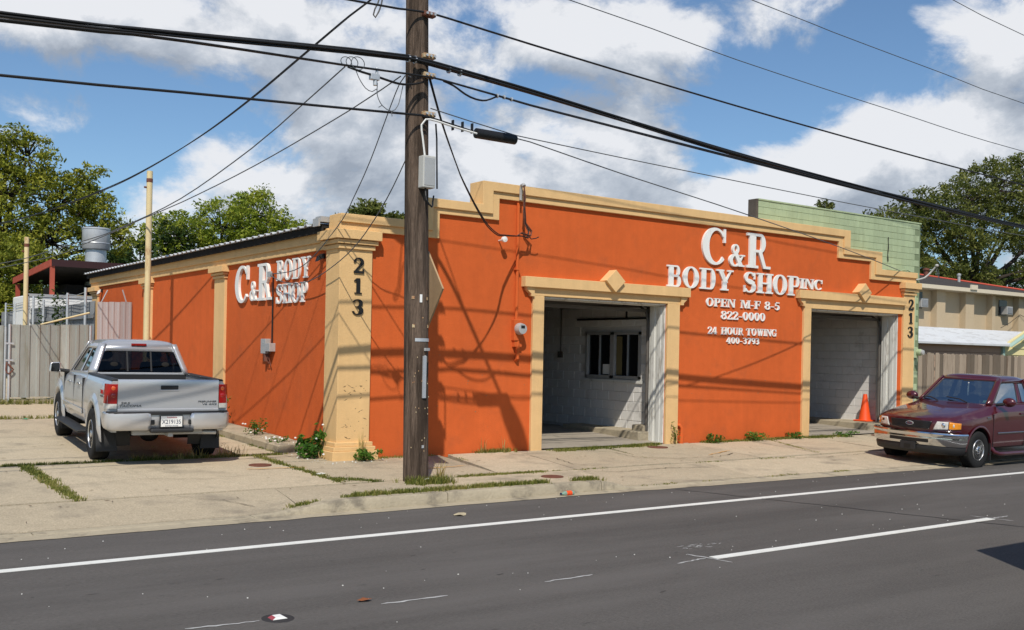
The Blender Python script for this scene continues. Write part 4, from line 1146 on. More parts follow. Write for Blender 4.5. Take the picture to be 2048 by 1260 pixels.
q = MB(); q.tube([(0, -.70, .385), (0, .70, .385)], .05); q.ell((0, .05, .385), (.14, .15, .14)); part('rear_axle', q, M['plastic'], tk, world=False, smooth=50)
q = MB(); q.box(-.95, 4.1, -.45, -.36, .44, .56); q.box(-.95, 4.1, .36, .45, .44, .56); q.box(-.9, -.2, -.36, .36, .50, .70); part('chassis', q, M['plastic'], tk, world=False)
# cab top
Bq = [(.945, .765, 1.245), (3.12, .75, 1.165), (3.12, -.75, 1.165), (.945, -.765, 1.245)]
Tq = [(1.115, .585, 1.715), (2.36, .565, 1.705), (2.36, -.565, 1.705), (1.115, -.585, 1.715)]
wins = {3: [rpoly([(.035, .035), (.965, .035), (.955, .765), (.045, .765)], .07)],
        0: [rpoly([(.175, .08), (.46, .05), (.49, .82), (.23, .84)], .05), rpoly([(.515, .05), (.90, .05), (.885, .84), (.535, .84)], .05)],
        2: [rpoly([(.10, .05), (.485, .05), (.465, .84), (.115, .84)], .05), rpoly([(.54, .05), (.825, .08), (.77, .84), (.51, .82)], .05)],
        1: [rpoly([(.07, .04), (.93, .04), (.91, .92), (.09, .92)], .05)]}
glasshouse(tk, Bq, Tq, wins, [.06, .05, .06, .06], M['silver'], M['tint'], dome=.075)
q = MB(); q.box(1.082, 1.11, -.11, .13, 1.690, 1.728); part('brake_light', q, M['redlens'], tk, world=False, bevel=.008)
for y in (.20, -.17):
    q = MB(); q.hexa([(.958, y - .012, 1.28), (.972, y - .012, 1.28), (.972, y + .012, 1.28), (.958, y + .012, 1.28)], [(1.063, y - .012, 1.60), (1.077, y - .012, 1.60), (1.077, y + .012, 1.60), (1.063, y + .012, 1.60)]); part('slider_bar', q, M['plastic'], tk, world=False)
for y in (.40, -.40): seat(tk, 2.05, y, .50, .72, z=.68)
seat(tk, 1.25, 0, 1.25, .62, z=.68, head=False)
q = MB(); q.ell((1.05, .40, 1.36), (.05, .12, .08)); q.ell((1.05, -.40, 1.36), (.05, .12, .08)); part('headrest', q, M['seat'], tk, world=False, smooth=60)
q = MB(); q.hexa([(2.75, -.72, .9), (3.2, -.72, .9), (3.2, .72, .9), (2.75, .72, .9)], [(2.70, -.70, 1.16), (3.12, -.72, 1.17), (3.12, .72, 1.17), (2.70, .70, 1.16)]); part('dashboard', q, M['seat'], tk, world=False)
q = MB(); q.tube([(2.55 - .05 * cos(2 * pi * k / 24), .40 + .19 * cos(2 * pi * k / 24) * 1.0, 1.14 + .18 * sin(2 * pi * k / 24)) for k in range(25)], .015, n=6); part('steering_wheel', q, M['plastic'], tk, world=False)

# ------------------------------------------------------------------ maroon pickup, seen from the front
mv = thing('pickup_truck', 'dark red maroon pickup with chrome front bumper parked facing left at the kerb', 'pickup truck', (10.66, -3.69, .0), 3.164, scale=.93)
mv.rotation_euler = (-.030, 0, 3.164)
fr_st = [[.885, .28, .24, .70, .955, .012], [.845, .52, .46, .70, .962, .016], [.77, .715, .64, .70, .978, .02], [.67, .835, .735, .69, 1.0, .028], [.50, .905, .775, .64, 1.035, .035], [.25, .945, .79, .46, 1.08, .04], [-.15, .96, .80, .40, 1.145, .045], [-.50, .965, .80, .38, 1.205, .04], [-.64, .967, .80, .38, 1.235, .03], [-.8, .968, .805, .38, 1.25, .0], [-2.42, .975, .815, .38, 1.265, .0]]
def prof_f(hw, hwt, zb, top, crn):
    zm = lerp(zb, top, .45)
    return [(0, zb), (hw - .09, zb), (hw - .025, zb + .035), (hw - .004, zb + .12), (hw, zm), (hw - .004, lerp(zm, top, .45)), (hw - .018, lerp(zm, top, .70)), (hwt + .035, top - .035), (hwt + .005, top - .010), (hwt - .05, top + .004), (hwt * .55, top + crn * .72), (0, top + crn)]
rings = [mirror_ring(r[0], prof_f(*r[1:])) for r in resample(fr_st, .05)]
body = cut_part('body', loft_rings(rings), M['maroon'], mv, [(0, .385, .44, .35, 1.3), (0, .385, .44, -1.3, -.35)])
rings = []
bed = [[-2.46, .975, .80, .42, 1.265, 0], [-2.7, .978, .80, .42, 1.265, 0], [-4.4, .975, .80, .45, 1.27, 0], [-4.5, .96, .79, .47, 1.26, 0]]
for r in resample(bed, .15):
    rings.append(mirror_ring(r[0], prof_f(*r[1:])))
cut_part('bed', loft_rings(rings), M['maroon'], mv, [(-3.52, .385, .44, .35, 1.3), (-3.52, .385, .44, -1.3, -.35)])
def nose(y):
    ks = [(0, .893), (.28, .885), (.52, .845), (.715, .77), (.835, .67), (.905, .50), (.945, .25)]
    y = abs(y)
    for (a, xa), (b, xb) in zip(ks[:-1], ks[1:]):
        if y <= b: return lerp(xa, xb, (y - a) / (b - a))
    return .25
def patch(poly4, m, name, parent, off=.012, nu=10, nv=6, th=.012, smooth=50):
    """poly4: (y,z) corners bl, br, tr, tl laid on the curved nose"""
    def P(u, v):
        a = lerp(poly4[0][0], poly4[1][0], u), lerp(poly4[0][1], poly4[1][1], u)
        b = lerp(poly4[3][0], poly4[2][0], u), lerp(poly4[3][1], poly4[2][1], u)
        y, z = lerp(a[0], b[0], v), lerp(a[1], b[1], v)
        return (nose(y) + off - .10 * max(0, z - .86) * 1.0, y, z)
    q = MB(); q.grid(P, nu, nv)
    o = part(name, q, m, parent, world=False, smooth=smooth)
    md = o.modifiers.new('thick', 'SOLIDIFY'); md.thickness = th; md.offset = 0
    return o
M['grille'] = mat('grille_mesh', (.012, .012, .013), .4, .5, var=.3, vscale=60)
gr = patch([(-.40, .765), (.40, .765), (.455, .918), (-.455, .918)], M['grille'], 'grille', mv, off=.012, nu=24)
for k in range(7):
    z = .782 + k * .020
    q = MB(); w_ = lerp(.395, .44, k / 6); pts = [(nose(y) + .022 - .1 * max(0, z - .86), y, z) for y in [lerp(-w_, w_, t / 20) for t in range(21)]]
    q.tube(pts, .0035, n=4); part('grille_bar', q, M['plastic'], gr, world=False)
q = MB()
zc = .85
q.add([(nose(0) + .030, .082 * cos(2 * pi * k / 28), zc + .038 * sin(2 * pi * k / 28)) for k in range(28)] + [(nose(0) + .016, .086 * cos(2 * pi * k / 28), zc + .042 * sin(2 * pi * k / 28)) for k in range(28)], [tuple(range(28))] + [(k, 28 + k, 28 + (k + 1) % 28, (k + 1) % 28) for k in range(28)])
em = part('emblem', q, M['greymetal'], gr, world=False)
q = MB(); q.add([(nose(0) + .0312, .074 * cos(2 * pi * k / 28), zc + .031 * sin(2 * pi * k / 28)) for k in range(28)], [tuple(range(28))]); part('emblem_field', q, mat('emblem_blue', (.012, .022, .07), .2, .5), em, world=False)
text_part('emblem_script', 'Ford', .05, M['chrome'], em, (nose(0) + .032, 0, zc), (pi / 2, 0, pi / 2), .0006, shear=.35, width=.10)
for s in (1, -1):
    f_ = (lambda pts: pts) if s > 0 else (lambda pts: [(-a, b) for a, b in (pts[1], pts[0], pts[3], pts[2])])
    h = patch(f_([(.475, .755), (.735, .772), (.735, .925), (.545, .925)]), M['clearlens'], 'headlight', mv, off=.010)
    q = MB(); q.ell((nose(.64) + .006, s * .63, .85), (.016, .07, .055)); part('reflector_bowl', q, M['chrome'], h, world=False, smooth=60)
    t_ = patch(f_([(.745, .772), (.885, .782), (.885, .905), (.745, .925)]), M['amber'], 'indicator', mv, off=.010)
    q = MB(); q.ell((nose(.80) + .004, s * .80, .85), (.012, .035, .04)); part('indicator_bulb', q, M['clearlens'], t_, world=False, smooth=60)
    arch_lip(mv, 0, .385, [(.43, .93), (.436, .972), (.452, .978), (.475, .966)], -4, 196, s, M['maroon'], 'wheel_arch')
    arch_lip(mv, -3.52, .385, [(.43, .93), (.436, .975), (.452, .982), (.475, .97)], -4, 190, s, M['maroon'], 'wheel_arch')
    for a in (0, -3.52):
        q = MB(); q.grid(lambda u, v: (a + .436 * cos(radians(lerp(-15, 195, u))), s * lerp(.40, .955, v), .385 + .436 * sin(radians(lerp(-15, 195, u)))), 24, 1); part('wheel_well', q, M['plastic'], mv, world=False, smooth=50)
    wheel(mv, 0, s * .845, .372, .372, .235, .205, s, 'steel'); wheel(mv, -3.52, s * .845, .372, .372, .235, .205, s, 'steel')
    q = MB(); q.hexa([(-.455, s * .74, .14), (-.435, s * .74, .14), (-.435, s * .965, .14), (-.455, s * .965, .14)], [(-.43, s * .74, .42), (-.41, s * .74, .42), (-.40, s * .965, .50), (-.42, s * .965, .50)]); o = part('mud_flap', q, M['plastic'], mv, world=False); fixnormals(o.data)
    # side mouldings, door seams, handle, badge, running board
    q = MB(); q.box(-2.38, -.66, min(s * .968, s * .985), max(s * .968, s * .985), .680, .705); part('side_moulding', q, M['chrome'], mv, world=False, bevel=.005)
    for x, z0, z1 in ((-.50, .42, 1.19), (-1.72, .42, 1.2)):
        q = MB(); q.box(x - .004, x + .004, min(s * .86, s * .9715), max(s * .86, s * .9715), z0, z1 - .12); part('door_gap', q, M['plastic'], mv, world=False)
    q = MB(); q.box(-1.68, -1.53, min(s * .955, s * .985), max(s * .955, s * .985), 1.045, 1.085); part('door_handle', q, M['maroon'], mv, world=False, bevel=.012)
    q = MB(); q.box(-.40, -.27, min(s * .95, s * .969), max(s * .95, s * .969), .985, 1.02); part('badge', q, M['chrome'], mv, world=False, bevel=.004)
    q = MB(); q.tube([(-.50, s * .93, .40), (-.53, s * .99, .32), (-.62, s * 1.04, .285), (-.8, s * 1.05, .28), (-2.5, s * 1.05, .28), (-2.62, s * 1.02, .30), (-2.7, s * .92, .38)], .042, n=10); rb = part('running_board', q, M['maroon'], mv, world=False, smooth=60)
    q = MB(); q.box(-2.45, -.72, min(s * .90, s * 1.04), max(s * .90, s * 1.04), .315, .33); part('step_tread', q, M['plastic'], rb, world=False)
    # mirrors
    q = MB(); q.ell((-.86, s * 1.075, 1.315), (.085, .135, .095), 18, 12); mo = part('mirror', q, M['maroon'], mv, world=False, smooth=60)
    q = MB(); q.tube([(-.80, s * .84, 1.25), (-.80, s * .97, 1.27), (-.85, s * 1.03, 1.30)], .032, n=8); part('mirror_arm', q, M['plastic'], mo, world=False, smooth=60)
    # wiper
    q = MB(); q.tube([(-.56, s * .10 + .25, 1.262), (-.66, s * .10 + .02, 1.32), (-.70, s * .10 - .28, 1.345)] if s > 0 else [(-.56, -.30, 1.262), (-.66, -.50, 1.315), (-.69, -.70, 1.325)], .012, n=6); part('wiper', q, M['plastic'], mv, world=False)
# chrome bumper with black valance
hp = [(.50, .99), (.62, .975), (.72, .91), (.80, .80), (.87, .62), (.915, .40), (.935, .18), (.94, 0)]
path = [(x, -y) for x, y in hp[:-1]] + [(x, y) for x, y in reversed(hp)]
bumper(path, [(-.06, .705), (.0, .712), (.022, .700), (.028, .675), (.012, .650), (.006, .635), (.012, .60), (.010, .54), (-.005, .475), (-.03, .445), (-.07, .445)], 'front_bumper', M['chrome'], mv)
bumper([(x - .03, y * .96) for x, y in path], [(-.04, .455), (.0, .45), (.008, .40), (-.02, .30), (-.06, .275), (-.10, .30)], 'valance', M['plastic'], mv)
q = MB(); pts = [(y, .565, .502) for y in (-.42, -.3, -.15, 0, .15, .3, .42)]
def bx_(y): 
    for (xa, ya), (xb, yb) in zip(hp[:-1], hp[1:]):
        if yb <= abs(y) <= ya: return lerp(xa, xb, (ya - abs(y)) / (ya - yb))
    return .94
q.grid(lambda u, v: (bx_(lerp(-.42, .42, u)) + .0155, lerp(-.42, .42, u), lerp(.500, .566, v)), 20, 1); part('bumper_slot', q, M['black'], mv, world=False)
q = MB(); q.box(.93, .966, -.165, .165, .335, .490); pb = part('plate_bracket', q, M['plastic'], mv, world=False, bevel=.008)
q = MB(); q.box(.967, .970, -.07, .07, .36, .44); part('bracket_recess', q, M['black'], pb, world=False)
q = MB(); q.box(.0, .85, -.55, .55, .50, .72); q.box(-4.4, .6, -.50, -.38, .36, .5); q.box(-4.4, .6, .38, .50, .36, .5); q.tube([(0, -.72, .37), (0, .72, .37)], .05); q.tube([(-3.52, -.72, .37), (-3.52, .72, .37)], .06); part('chassis', q, M['plastic'], mv, world=False)
Bq = [(-2.40, .80, 1.262), (-.62, .785, 1.243), (-.62, -.785, 1.243), (-2.40, -.80, 1.262)]
Tq = [(-2.22, .655, 1.755), (-1.27, .640, 1.755), (-1.27, -.640, 1.755), (-2.22, -.655, 1.755)]
wins = {1: [rpoly([(.045, .02), (.955, .02), (.945, .93), (.055, .93)], .05)],
        0: [rpoly([(.06, .05), (.26, .05), (.30, .86), (.10, .86)], .05), rpoly([(.35, .04), (.90, .04), (.90, .87), (.40, .87)], .07)],
        2: [rpoly([(.10, .04), (.65, .04), (.60, .87), (.10, .87)], .07), rpoly([(.74, .05), (.94, .05), (.90, .86), (.70, .86)], .05)],
        3: [rpoly([(.08, .08), (.92, .08), (.90, .86), (.10, .86)], .06)]}
glasshouse(mv, Bq, Tq, wins, [.05, .04, .05, .05], M['maroon'], M['wsglass'], dome=.075)
q = MB(); q.hexa([(-1.0, -.75, .95), (-.66, -.75, .95), (-.66, .75, .95), (-1.0, .75, .95)], [(-1.02, -.74, 1.22), (-.66, -.76, 1.245), (-.66, .76, 1.245), (-1.02, .74, 1.22)]); part('dashboard', q, mat('dash_grey', (.09, .095, .10), .8, .2), mv, world=False)
q = MB(); q.tube([(-1.22 + .08 * sin(2 * pi * k / 24), .40 + .19 * cos(2 * pi * k / 24), 1.23 + .17 * sin(2 * pi * k / 24)) for k in range(25)], .015, n=6); part('steering_wheel', q, M['plastic'], mv, world=False)
for y in (.38, -.38): seat(mv, -1.75, y, .55, .66, z=.72)
q = MB(); q.tube([(-1.16, .03, 1.66), (-1.15, .03, 1.5), (-1.14, .035, 1.38)], [.012, .02, .008], n=6); part('mirror_charm', q, M['white'], mv, world=False)
q = MB(); q.box(-1.25, -1.20, -.12, .12, 1.64, 1.70); part('rear_view_mirror', q, M['plastic'], mv, world=False, bevel=.015)
st_ = MB(); a = Vector((-.62, 0, 1.243)); b = Vector((-1.27, 0, 1.755)); d = (b - a)
p1 = a + d * .10; p2 = a + d * .19
nn = Vector((d.z, 0, -d.x)).normalized() * -.018
st_.add([(p1.x + nn.x, .60, p1.z + nn.z), (p1.x + nn.x, .67, p1.z + nn.z), (p2.x + nn.x, .67, p2.z + nn.z), (p2.x + nn.x, .60, p2.z + nn.z)], [(0, 1, 2, 3)]); part('inspection_sticker', st_, mat('sticker', (.35, .6, .35), .6), mv, world=False)
# ------------------------------------------------------------------ utility pole and what hangs on it
def spline(pts, step=.35):
    out = []
    P = [Vector(p) for p in pts]
    for i in range(len(P) - 1):
        a, b, c, d = P[max(i - 1, 0)], P[i], P[i + 1], P[min(i + 2, len(P) - 1)]
        n = max(1, int((c - b).length / step))
        for k in range(n): out.append(cr(a, b, c, d, k / n))
    out.append(P[-1]); return out
up = thing('utility_pole', 'tall dark weathered wooden utility pole standing at the kerb in front of the orange wall', 'utility pole', (-.045, -2.57, .05))
def pc(z): return (-.045 - .0187 * z, -2.57)
def pr_(z): return .178 - .0033 * z
q = MB()
n = 28; vs = []; zs = [-.1 + k * .18 for k in range(60)]
for z in zs:
    cx, cy = pc(z)
    for k in range(n):
        a = 2 * pi * k / n
        r = pr_(z) * (1 + .022 * mnoise.noise((cos(a) * 2.2, sin(a) * 2.2, z * .35)) + .012 * mnoise.noise((cos(a) * 7, sin(a) * 7, z * .25)))
        vs.append((cx + r * cos(a), cy + r * sin(a), z))
fs = [(i * n + k, i * n + (k + 1) % n, (i + 1) * n + (k + 1) % n, (i + 1) * n + k) for i in range(len(zs) - 1) for k in range(n)] + [tuple((len(zs) - 1) * n + k for k in range(n))]
q.add(vs, fs); shaft = part('shaft', q, M['pole'], up, smooth=50)
M['bracket'] = mat('bracket_tan', (.50, .40, .24), .6, .4, dirt=(.30, .10, .03), dscale=25, damt=.9, dpos=(.45, .6))
def bracket(z, rusty=False):
    q = MB(); x = pc(z)[0]
    q.box(x - .02, x + .17, -2.80, -2.70, z - .03, z + .035)
    b = part('cable_bracket', q, M['rust'] if rusty else M['bracket'], up, bevel=.008)
    q = MB()
    for xx in (x + .02, x + .08, x + .14): q.lathe([(.018, -2.83), (.018, -2.80)], (xx, 0, z), 8, 'y')
    part('bracket_bolts', q, M['steel'], b)
for z, ru in ((6.56, True), (5.985, False), (5.725, False), (5.19, False)): bracket(z, ru)
q = MB(); q.box(-.19, .005, -2.86, -2.72, 4.17, 4.61); cb = part('cable_box', q, mat('box_beige', (.50, .50, .47), .6, .3), up, bevel=.012)
q = MB(); q.box(-.175, -.01, -2.865, -2.858, 4.20, 4.58); part('box_lid', q, M['greymetal'], cb, bevel=.004)
q = MB(); q.tube(spline([(.68, -2.84, 5.02), (.26, -2.84, 5.065), (.01, -2.84, 5.10), (-.15, -2.83, 5.10), (-.20, -2.80, 5.02), (-.17, -2.79, 4.85), (-.13, -2.79, 4.60)], .08), .014, n=6); part('white_cable', q, M['white'], cb)
q = MB(); q.tube([(.10, -2.68, 5.1), (.12, -2.68, 4.9), (.14, -2.68, 4.2)], .012, n=6); q.tube(spline([(-.12, -2.80, 4.18), (-.12, -2.84, 4.0), (-.02, -2.82, 3.92), (.05, -2.72, 4.0), (.1, -2.66, 4.1)], .06), .012, n=6); part('riser_wire', q, M['cable'], up)
for z, h in ((2.09, .045),):
    q = MB(); n = 14; vs = []
    for k in range(n + 1):
        a = radians(lerp(235, 345, k / n)); r = pr_(z) + .006; cx, cy = pc(z)
        vs += [(cx + r * cos(a), cy + r * sin(a), z - h / 2 - .0 * k), (cx + r * cos(a), cy + r * sin(a), z + h / 2)]
    q.add(vs, [(2 * i, 2 * i + 2, 2 * i + 3, 2 * i + 1) for i in range(n)]); part('metal_band', q, M['steel'], up)
def on_pole(deg, z, off=.004):
    a = radians(deg); cx, cy = pc(z); r = pr_(z) + off
    return Vector((cx + r * cos(a), cy + r * sin(a), z)), a
def tagplate(deg, z, w, h, m, name, th=.006):
    c, a = on_pole(deg, z); t = Vector((-sin(a), cos(a), 0)); o = Vector((cos(a), sin(a), 0))
    q = MB(); b = [c - t * w / 2 - o * .002 + Vector((0, 0, -h / 2)), c + t * w / 2 - o * .002 + Vector((0, 0, -h / 2))]
    q.hexa([b[0], b[1], b[1] + o * th, b[0] + o * th], [p + Vector((0, 0, h)) for p in (b[0], b[1], b[1] + o * th, b[0] + o * th)])
    o_ = part(name, q, m, up); fixnormals(o_.data)
tagplate(262, 2.66, .035, .11, M['white'], 'pole_tag'); tagplate(226, 2.67, .04, .04, M['bracket'], 'bolt_head'); tagplate(300, 2.66, .03, .04, M['bracket'], 'bolt_head')
tagplate(228, 2.28, .035, .045, M['bracket'], 'bolt_head'); tagplate(307, 2.28, .03, .045, M['bracket'], 'bolt_head')
tagplate(278, 1.58, .055, .58, M['steel'], 'guard_strip', .02); tagplate(285, 1.83, .03, .09, M['white'], 'pole_tag'); tagplate(292, 1.96, .09, .04, M['greymetal'], 'pole_clamp', .03); tagplate(295, 1.70, .04, .16, M['black'], 'pole_clamp', .02)
tagplate(272, .62, .035, .04, M['steel'], 'bolt_head')
q = MB()
for k in range(24):
    z = R.choice([R.uniform(.4, 2.6), R.uniform(1.0, 1.8)]); c, a = on_pole(R.uniform(215, 325), z, .002); q.ell(c, (.007, .007, .011), 5, 4)
part('staple', q, M['bracket'], up, kind='stuff')
# street light arm and lamp, reaching over the road above the frame
q = MB(); q.tube(spline([(-.18, -2.57, 7.35), (-.17, -3.2, 7.62), (-.14, -4.0, 7.72), (-.11, -4.75, 7.74)], .2), .035, n=8); q.tube([(-.17, -2.6, 7.9), (-.15, -3.6, 7.70)], .012, n=5)
la = part('lamp_arm', q, M['greymetal'], up, smooth=50)
q = MB(); q.ell((-.10, -5.08, 7.76), (.19, .42, .10), 20, 10); q.ell((-.10, -5.16, 7.68), (.15, .24, .13), 18, 8); part('lamp_head', q, M['greymetal'], la, smooth=60)
q = MB(); q.lathe([(.0, 7.62), (.25, 7.64), (.27, 7.70), (.27, 8.45), (.24, 8.52), (.0, 8.56)], (-.80, -2.57, 0), 24); tf = part('transformer', q, M['greymetal'], up, smooth=40)
q = MB(); q.box(-.54, -.22, -2.62, -2.52, 7.8, 7.9); q.box(-.54, -.22, -2.62, -2.52, 8.25, 8.35); part('transformer_mount', q, M['steel'], tf)
q = MB(); q.tube([(-.75, -2.57, 8.5), (-.75, -2.57, 8.8)], [.05, .03]); part('bushing', q, M['rust'], tf)
q = MB(); q.tube(spline([(-.70, -2.6, 7.62), (-.76, -2.6, 6.9), (-.78, -2.6, 6.66), (-.84, -2.6, 6.52), (-.86, -2.6, 6.44), (-.83, -2.6, 6.41), (-.79, -2.6, 6.48), (-.74, -2.6, 6.62), (-.66, -2.58, 7.0), (-.3, -2.55, 7.3)], .05), .010, n=6); part('transformer_lead', q, M['cable'], tf)
q = MB(); q.box(-1.1, .9, -2.50, -2.42, 9.8, 9.9); part('crossarm', q, M['pole'], up)

ds = MB(); d0 = Vector((-.142, -.988, 0)); cN = Vector((.21, -2.36, 2.80)); nn = Vector((.988, -.142, 0)) * .012; hd = .56
cor = [cN + d0 * hd, cN + Vector((0, 0, hd)), cN - d0 * hd, cN - Vector((0, 0, hd))]
ds.add([c - nn for c in cor] + [c + nn for c in cor], [(0, 1, 2, 3), (7, 6, 5, 4), (0, 4, 5, 1), (1, 5, 6, 2), (2, 6, 7, 3), (3, 7, 4, 0)])
o = solo('road_sign', ds, mat('sign_back', (.40, .27, .15), .6, .3, var=.12, vscale=4), 'tan back of a diamond shaped road sign on the utility pole', 'road sign', origin=tuple(cN)); fixnormals(o.data)

# overhead lines: each its own thing
def cable(pts, r, m, label, name='overhead_cable', group='overhead cables', parts=1, spread=.03, n=7, lash=False, step=.5):
    sp = spline(pts, step)
    if parts == 1:
        q = MB(); q.tube(sp, r, n=n); return solo(name, q, m, label, 'cable', group, smooth=60)
    t = thing(name, label, 'cable', tuple(sp[len(sp) // 2]), group=group)
    for k in range(parts):
        q = MB(); a0 = 2 * pi * k / parts
        q.tube([p + Vector((0, cos(a0 + .12 * i) * spread, sin(a0 + .12 * i) * spread)) for i, p in enumerate(sp)], r, n=n)
        part('cable_strand', q, m, t, smooth=60)
    return t
L_ = lambda pts, l=[], rr=[]: l + pts + rr
cable(L_([(-5.42, -2.80, 5.45), (-4.04, -2.80, 5.56), (-2.80, -2.80, 5.68), (-1.29, -2.80, 5.83), (-.46, -2.82, 5.89), (-.11, -2.83, 5.88), (1.62, -2.80, 5.78), (3.48, -2.80, 5.63), (6.54, -2.80, 5.39), (11.54, -2.80, 5.14), (15.43, -2.80, 5.00)], [(-42, -2.8, 6.0), (-30, -2.8, 5.1), (-20, -2.8, 4.9), (-12, -2.8, 5.06)], [(22, -2.8, 4.9), (32, -2.8, 5.2), (42, -2.8, 5.9)]),
      .018, M['cable'], 'thickest black cable bundle crossing the pole and the sky, second from the top', parts=4, spread=.026)
cable(L_([(-5.43, -2.86, 5.37), (-4.05, -2.86, 5.49), (-2.82, -2.86, 5.555), (-1.38, -2.87, 5.61), (-.48, -2.88, 5.655), (-.13, -2.88, 5.67), (.06, -2.87, 5.67), (1.01, -2.86, 5.605), (1.59, -2.86, 5.56), (2.98, -2.86, 5.49), (6.15, -2.86, 5.33), (11.5, -2.86, 5.08), (15.4, -2.86, 4.95)], [(-42, -2.86, 5.8), (-30, -2.86, 5.0), (-20, -2.86, 4.82), (-12, -2.86, 4.98)], [(22, -2.86, 4.85), (32, -2.86, 5.1), (42, -2.86, 5.8)]),
      .013, M['cable'], 'black cable just below the thickest bundle, carrying the tap box beside the pole', parts=2, spread=.011)
cable(L_([(-5.41, -2.80, 4.80), (-3.46, -2.80, 4.935), (-1.70, -2.80, 5.05), (-.44, -2.81, 5.135), (-.20, -2.82, 5.15), (-.06, -2.82, 5.135), (.68, -2.80, 5.045)], [(-42, -2.8, 5.4), (-30, -2.8, 4.5), (-20, -2.8, 4.3), (-12, -2.8, 4.42)]),
      .017, M['cable'], 'lowest black cable on the left, ending at the splice case right of the pole')
cable(L_([(-1.46, -2.75, 6.50), (-.44, -2.77, 6.555), (-.10, -2.78, 6.58), (.21, -2.77, 6.57), (1.64, -2.75, 6.49), (4.12, -2.75, 6.36), (7.94, -2.75, 6.19), (14.29, -2.75, 5.98)], [(-42, -2.75, 6.9), (-30, -2.75, 6.2), (-18, -2.75, 6.05), (-8, -2.75, 6.22)], [(22, -2.75, 5.85), (32, -2.75, 6.0), (42, -2.75, 6.5)]),
      .015, M['cable'], 'single black cable at the top bracket of the pole, running down to the right')
cable([(-.06, -2.80, 5.27), (.67, -2.80, 5.18), (1.38, -2.80, 5.10), (1.64, -2.80, 5.09), (4.68, -2.80, 5.00), (10.40, -2.80, 4.87), (18, -2.8, 4.8), (30, -2.8, 5.0), (42, -2.8, 5.6)], .008, M['greycable'], 'thin grey wire above the splice case running right toward the oak')
cable([(1.36, -2.80, 5.06), (1.64, -2.80, 5.04), (3.57, -2.62, 4.83), (6.56, -2.25, 4.58), (10.50, -1.4, 4.33), (13.9, -.4, 4.16), (15.9, .30, 4.08)], .009, M['greycable'], 'thin service wire from the splice case down to the green block wall')
for pts, lb in (([(-20, -2.6, 8.0), (-8, -2.6, 7.8), (2.48, -2.60, 7.36), (6.25, -2.60, 7.12), (10.71, -2.60, 6.93), (15.74, -2.60, 6.76), (28, -2.6, 6.7), (42, -2.6, 7.4)], 'thin wire high in the sky, left one of the three at upper right'),
                ([(-20, -2.6, 9.0), (-6, -2.6, 8.8), (6.58, -2.60, 8.24), (8.82, -2.60, 8.12), (12.55, -2.60, 7.97), (15.70, -2.60, 7.85), (28, -2.6, 7.7), (42, -2.6, 8.4)], 'thin wire high in the sky, middle one of the three at upper right'),
                ([(-10, -2.6, 10.4), (5, -2.6, 9.95), (12.79, -2.60, 9.58), (15.65, -2.60, 9.39), (28, -2.6, 9.1), (42, -2.6, 9.7)], 'thin wire cutting the top right corner of the sky')):
    cable(pts, .008, M['greycable'], lb, step=1.0, n=5)
cable([(-.17, -2.57, 7.35), (-.35, -1.43, 7.03), (-.42, -.99, 6.93), (-.60, .38, 6.58), (-.82, 1.95, 6.17), (-1.06, 3.76, 5.80), (-1.37, 6.05, 5.47), (-1.66, 8.15, 5.28), (-2.14, 11.66, 5.12), (-2.59, 15.02, 5.10), (-3.1, 19, 5.2)],
      .010, M['cable'], 'twisted black service cable sagging from the pole top to the left edge', 'service_cable', 'service drops', parts=2, spread=.012, step=.25)
cable([(-1.38, -2.84, 5.60), (-1.51, -1.78, 5.27), (-1.68, -.43, 4.87), (-1.97, 1.93, 4.36), (-2.25, 4.23, 4.09), (-2.36, 5.12, 4.01), (-2.73, 8.07, 3.88), (-2.99, 10.16, 3.80), (-3.6, 16, 3.8)], .009, M['greycable'], 'thin drop wire from the coiled loops left of the pole down to the left', 'service_cable', 'service drops')
cable([(-.48, -2.70, 5.66), (-.68, -1.58, 5.37), (-1.13, .83, 4.86), (-1.56, 3.12, 4.48), (-1.83, 4.56, 4.30), (-2.01, 5.54, 4.16), (-2.29, 6.99, 3.98), (-2.60, 8.68, 3.80), (-3.3, 14, 3.7)], .009, M['greycable'], 'thin drop wire starting at the pole bracket, crossing its neighbour above the side wall', 'service_cable', 'service drops')
cable([(-.35, -2.75, 5.66), (-.19, -2.15, 5.72), (-.18, -1.29, 4.76), (-.17, -.70, 4.23), (-.17, -.36, 3.96), (-.15, .68, 3.48), (-.14, 1.5, 3.28), (-.13, 2.58, 3.27)], .008, M['greycable'], 'thin drop wire from the pole to the clamp beside the side wall letters', 'service_cable', 'service drops', step=.2)
cable([(-.2, -2.5, 4.72), (-.19, -1.82, 4.11), (-.17, -.95, 3.58), (-.16, -.09, 3.27), (-.14, .96, 3.06), (-.13, 2.0, 3.10), (-.12, 2.6, 3.25)], .008, M['greycable'], 'lower thin drop wire from the pole to the side wall letters', 'service_cable', 'service drops', step=.2)
cable([(-.05, -2.74, 5.70), (.33, -2.47, 5.18), (.76, -2.14, 4.76), (.95, -2.00, 4.58), (1.30, -1.74, 4.34), (1.62, -1.50, 4.15), (1.99, -1.22, 3.98), (2.40, -.91, 3.90), (2.75, -.6, 3.94), (3.22, -.3, 3.99)], .010, M['cable'], 'black twisted service cable from the pole to the mast on the orange front wall', 'service_cable', 'service drops', parts=2, spread=.014, step=.15)
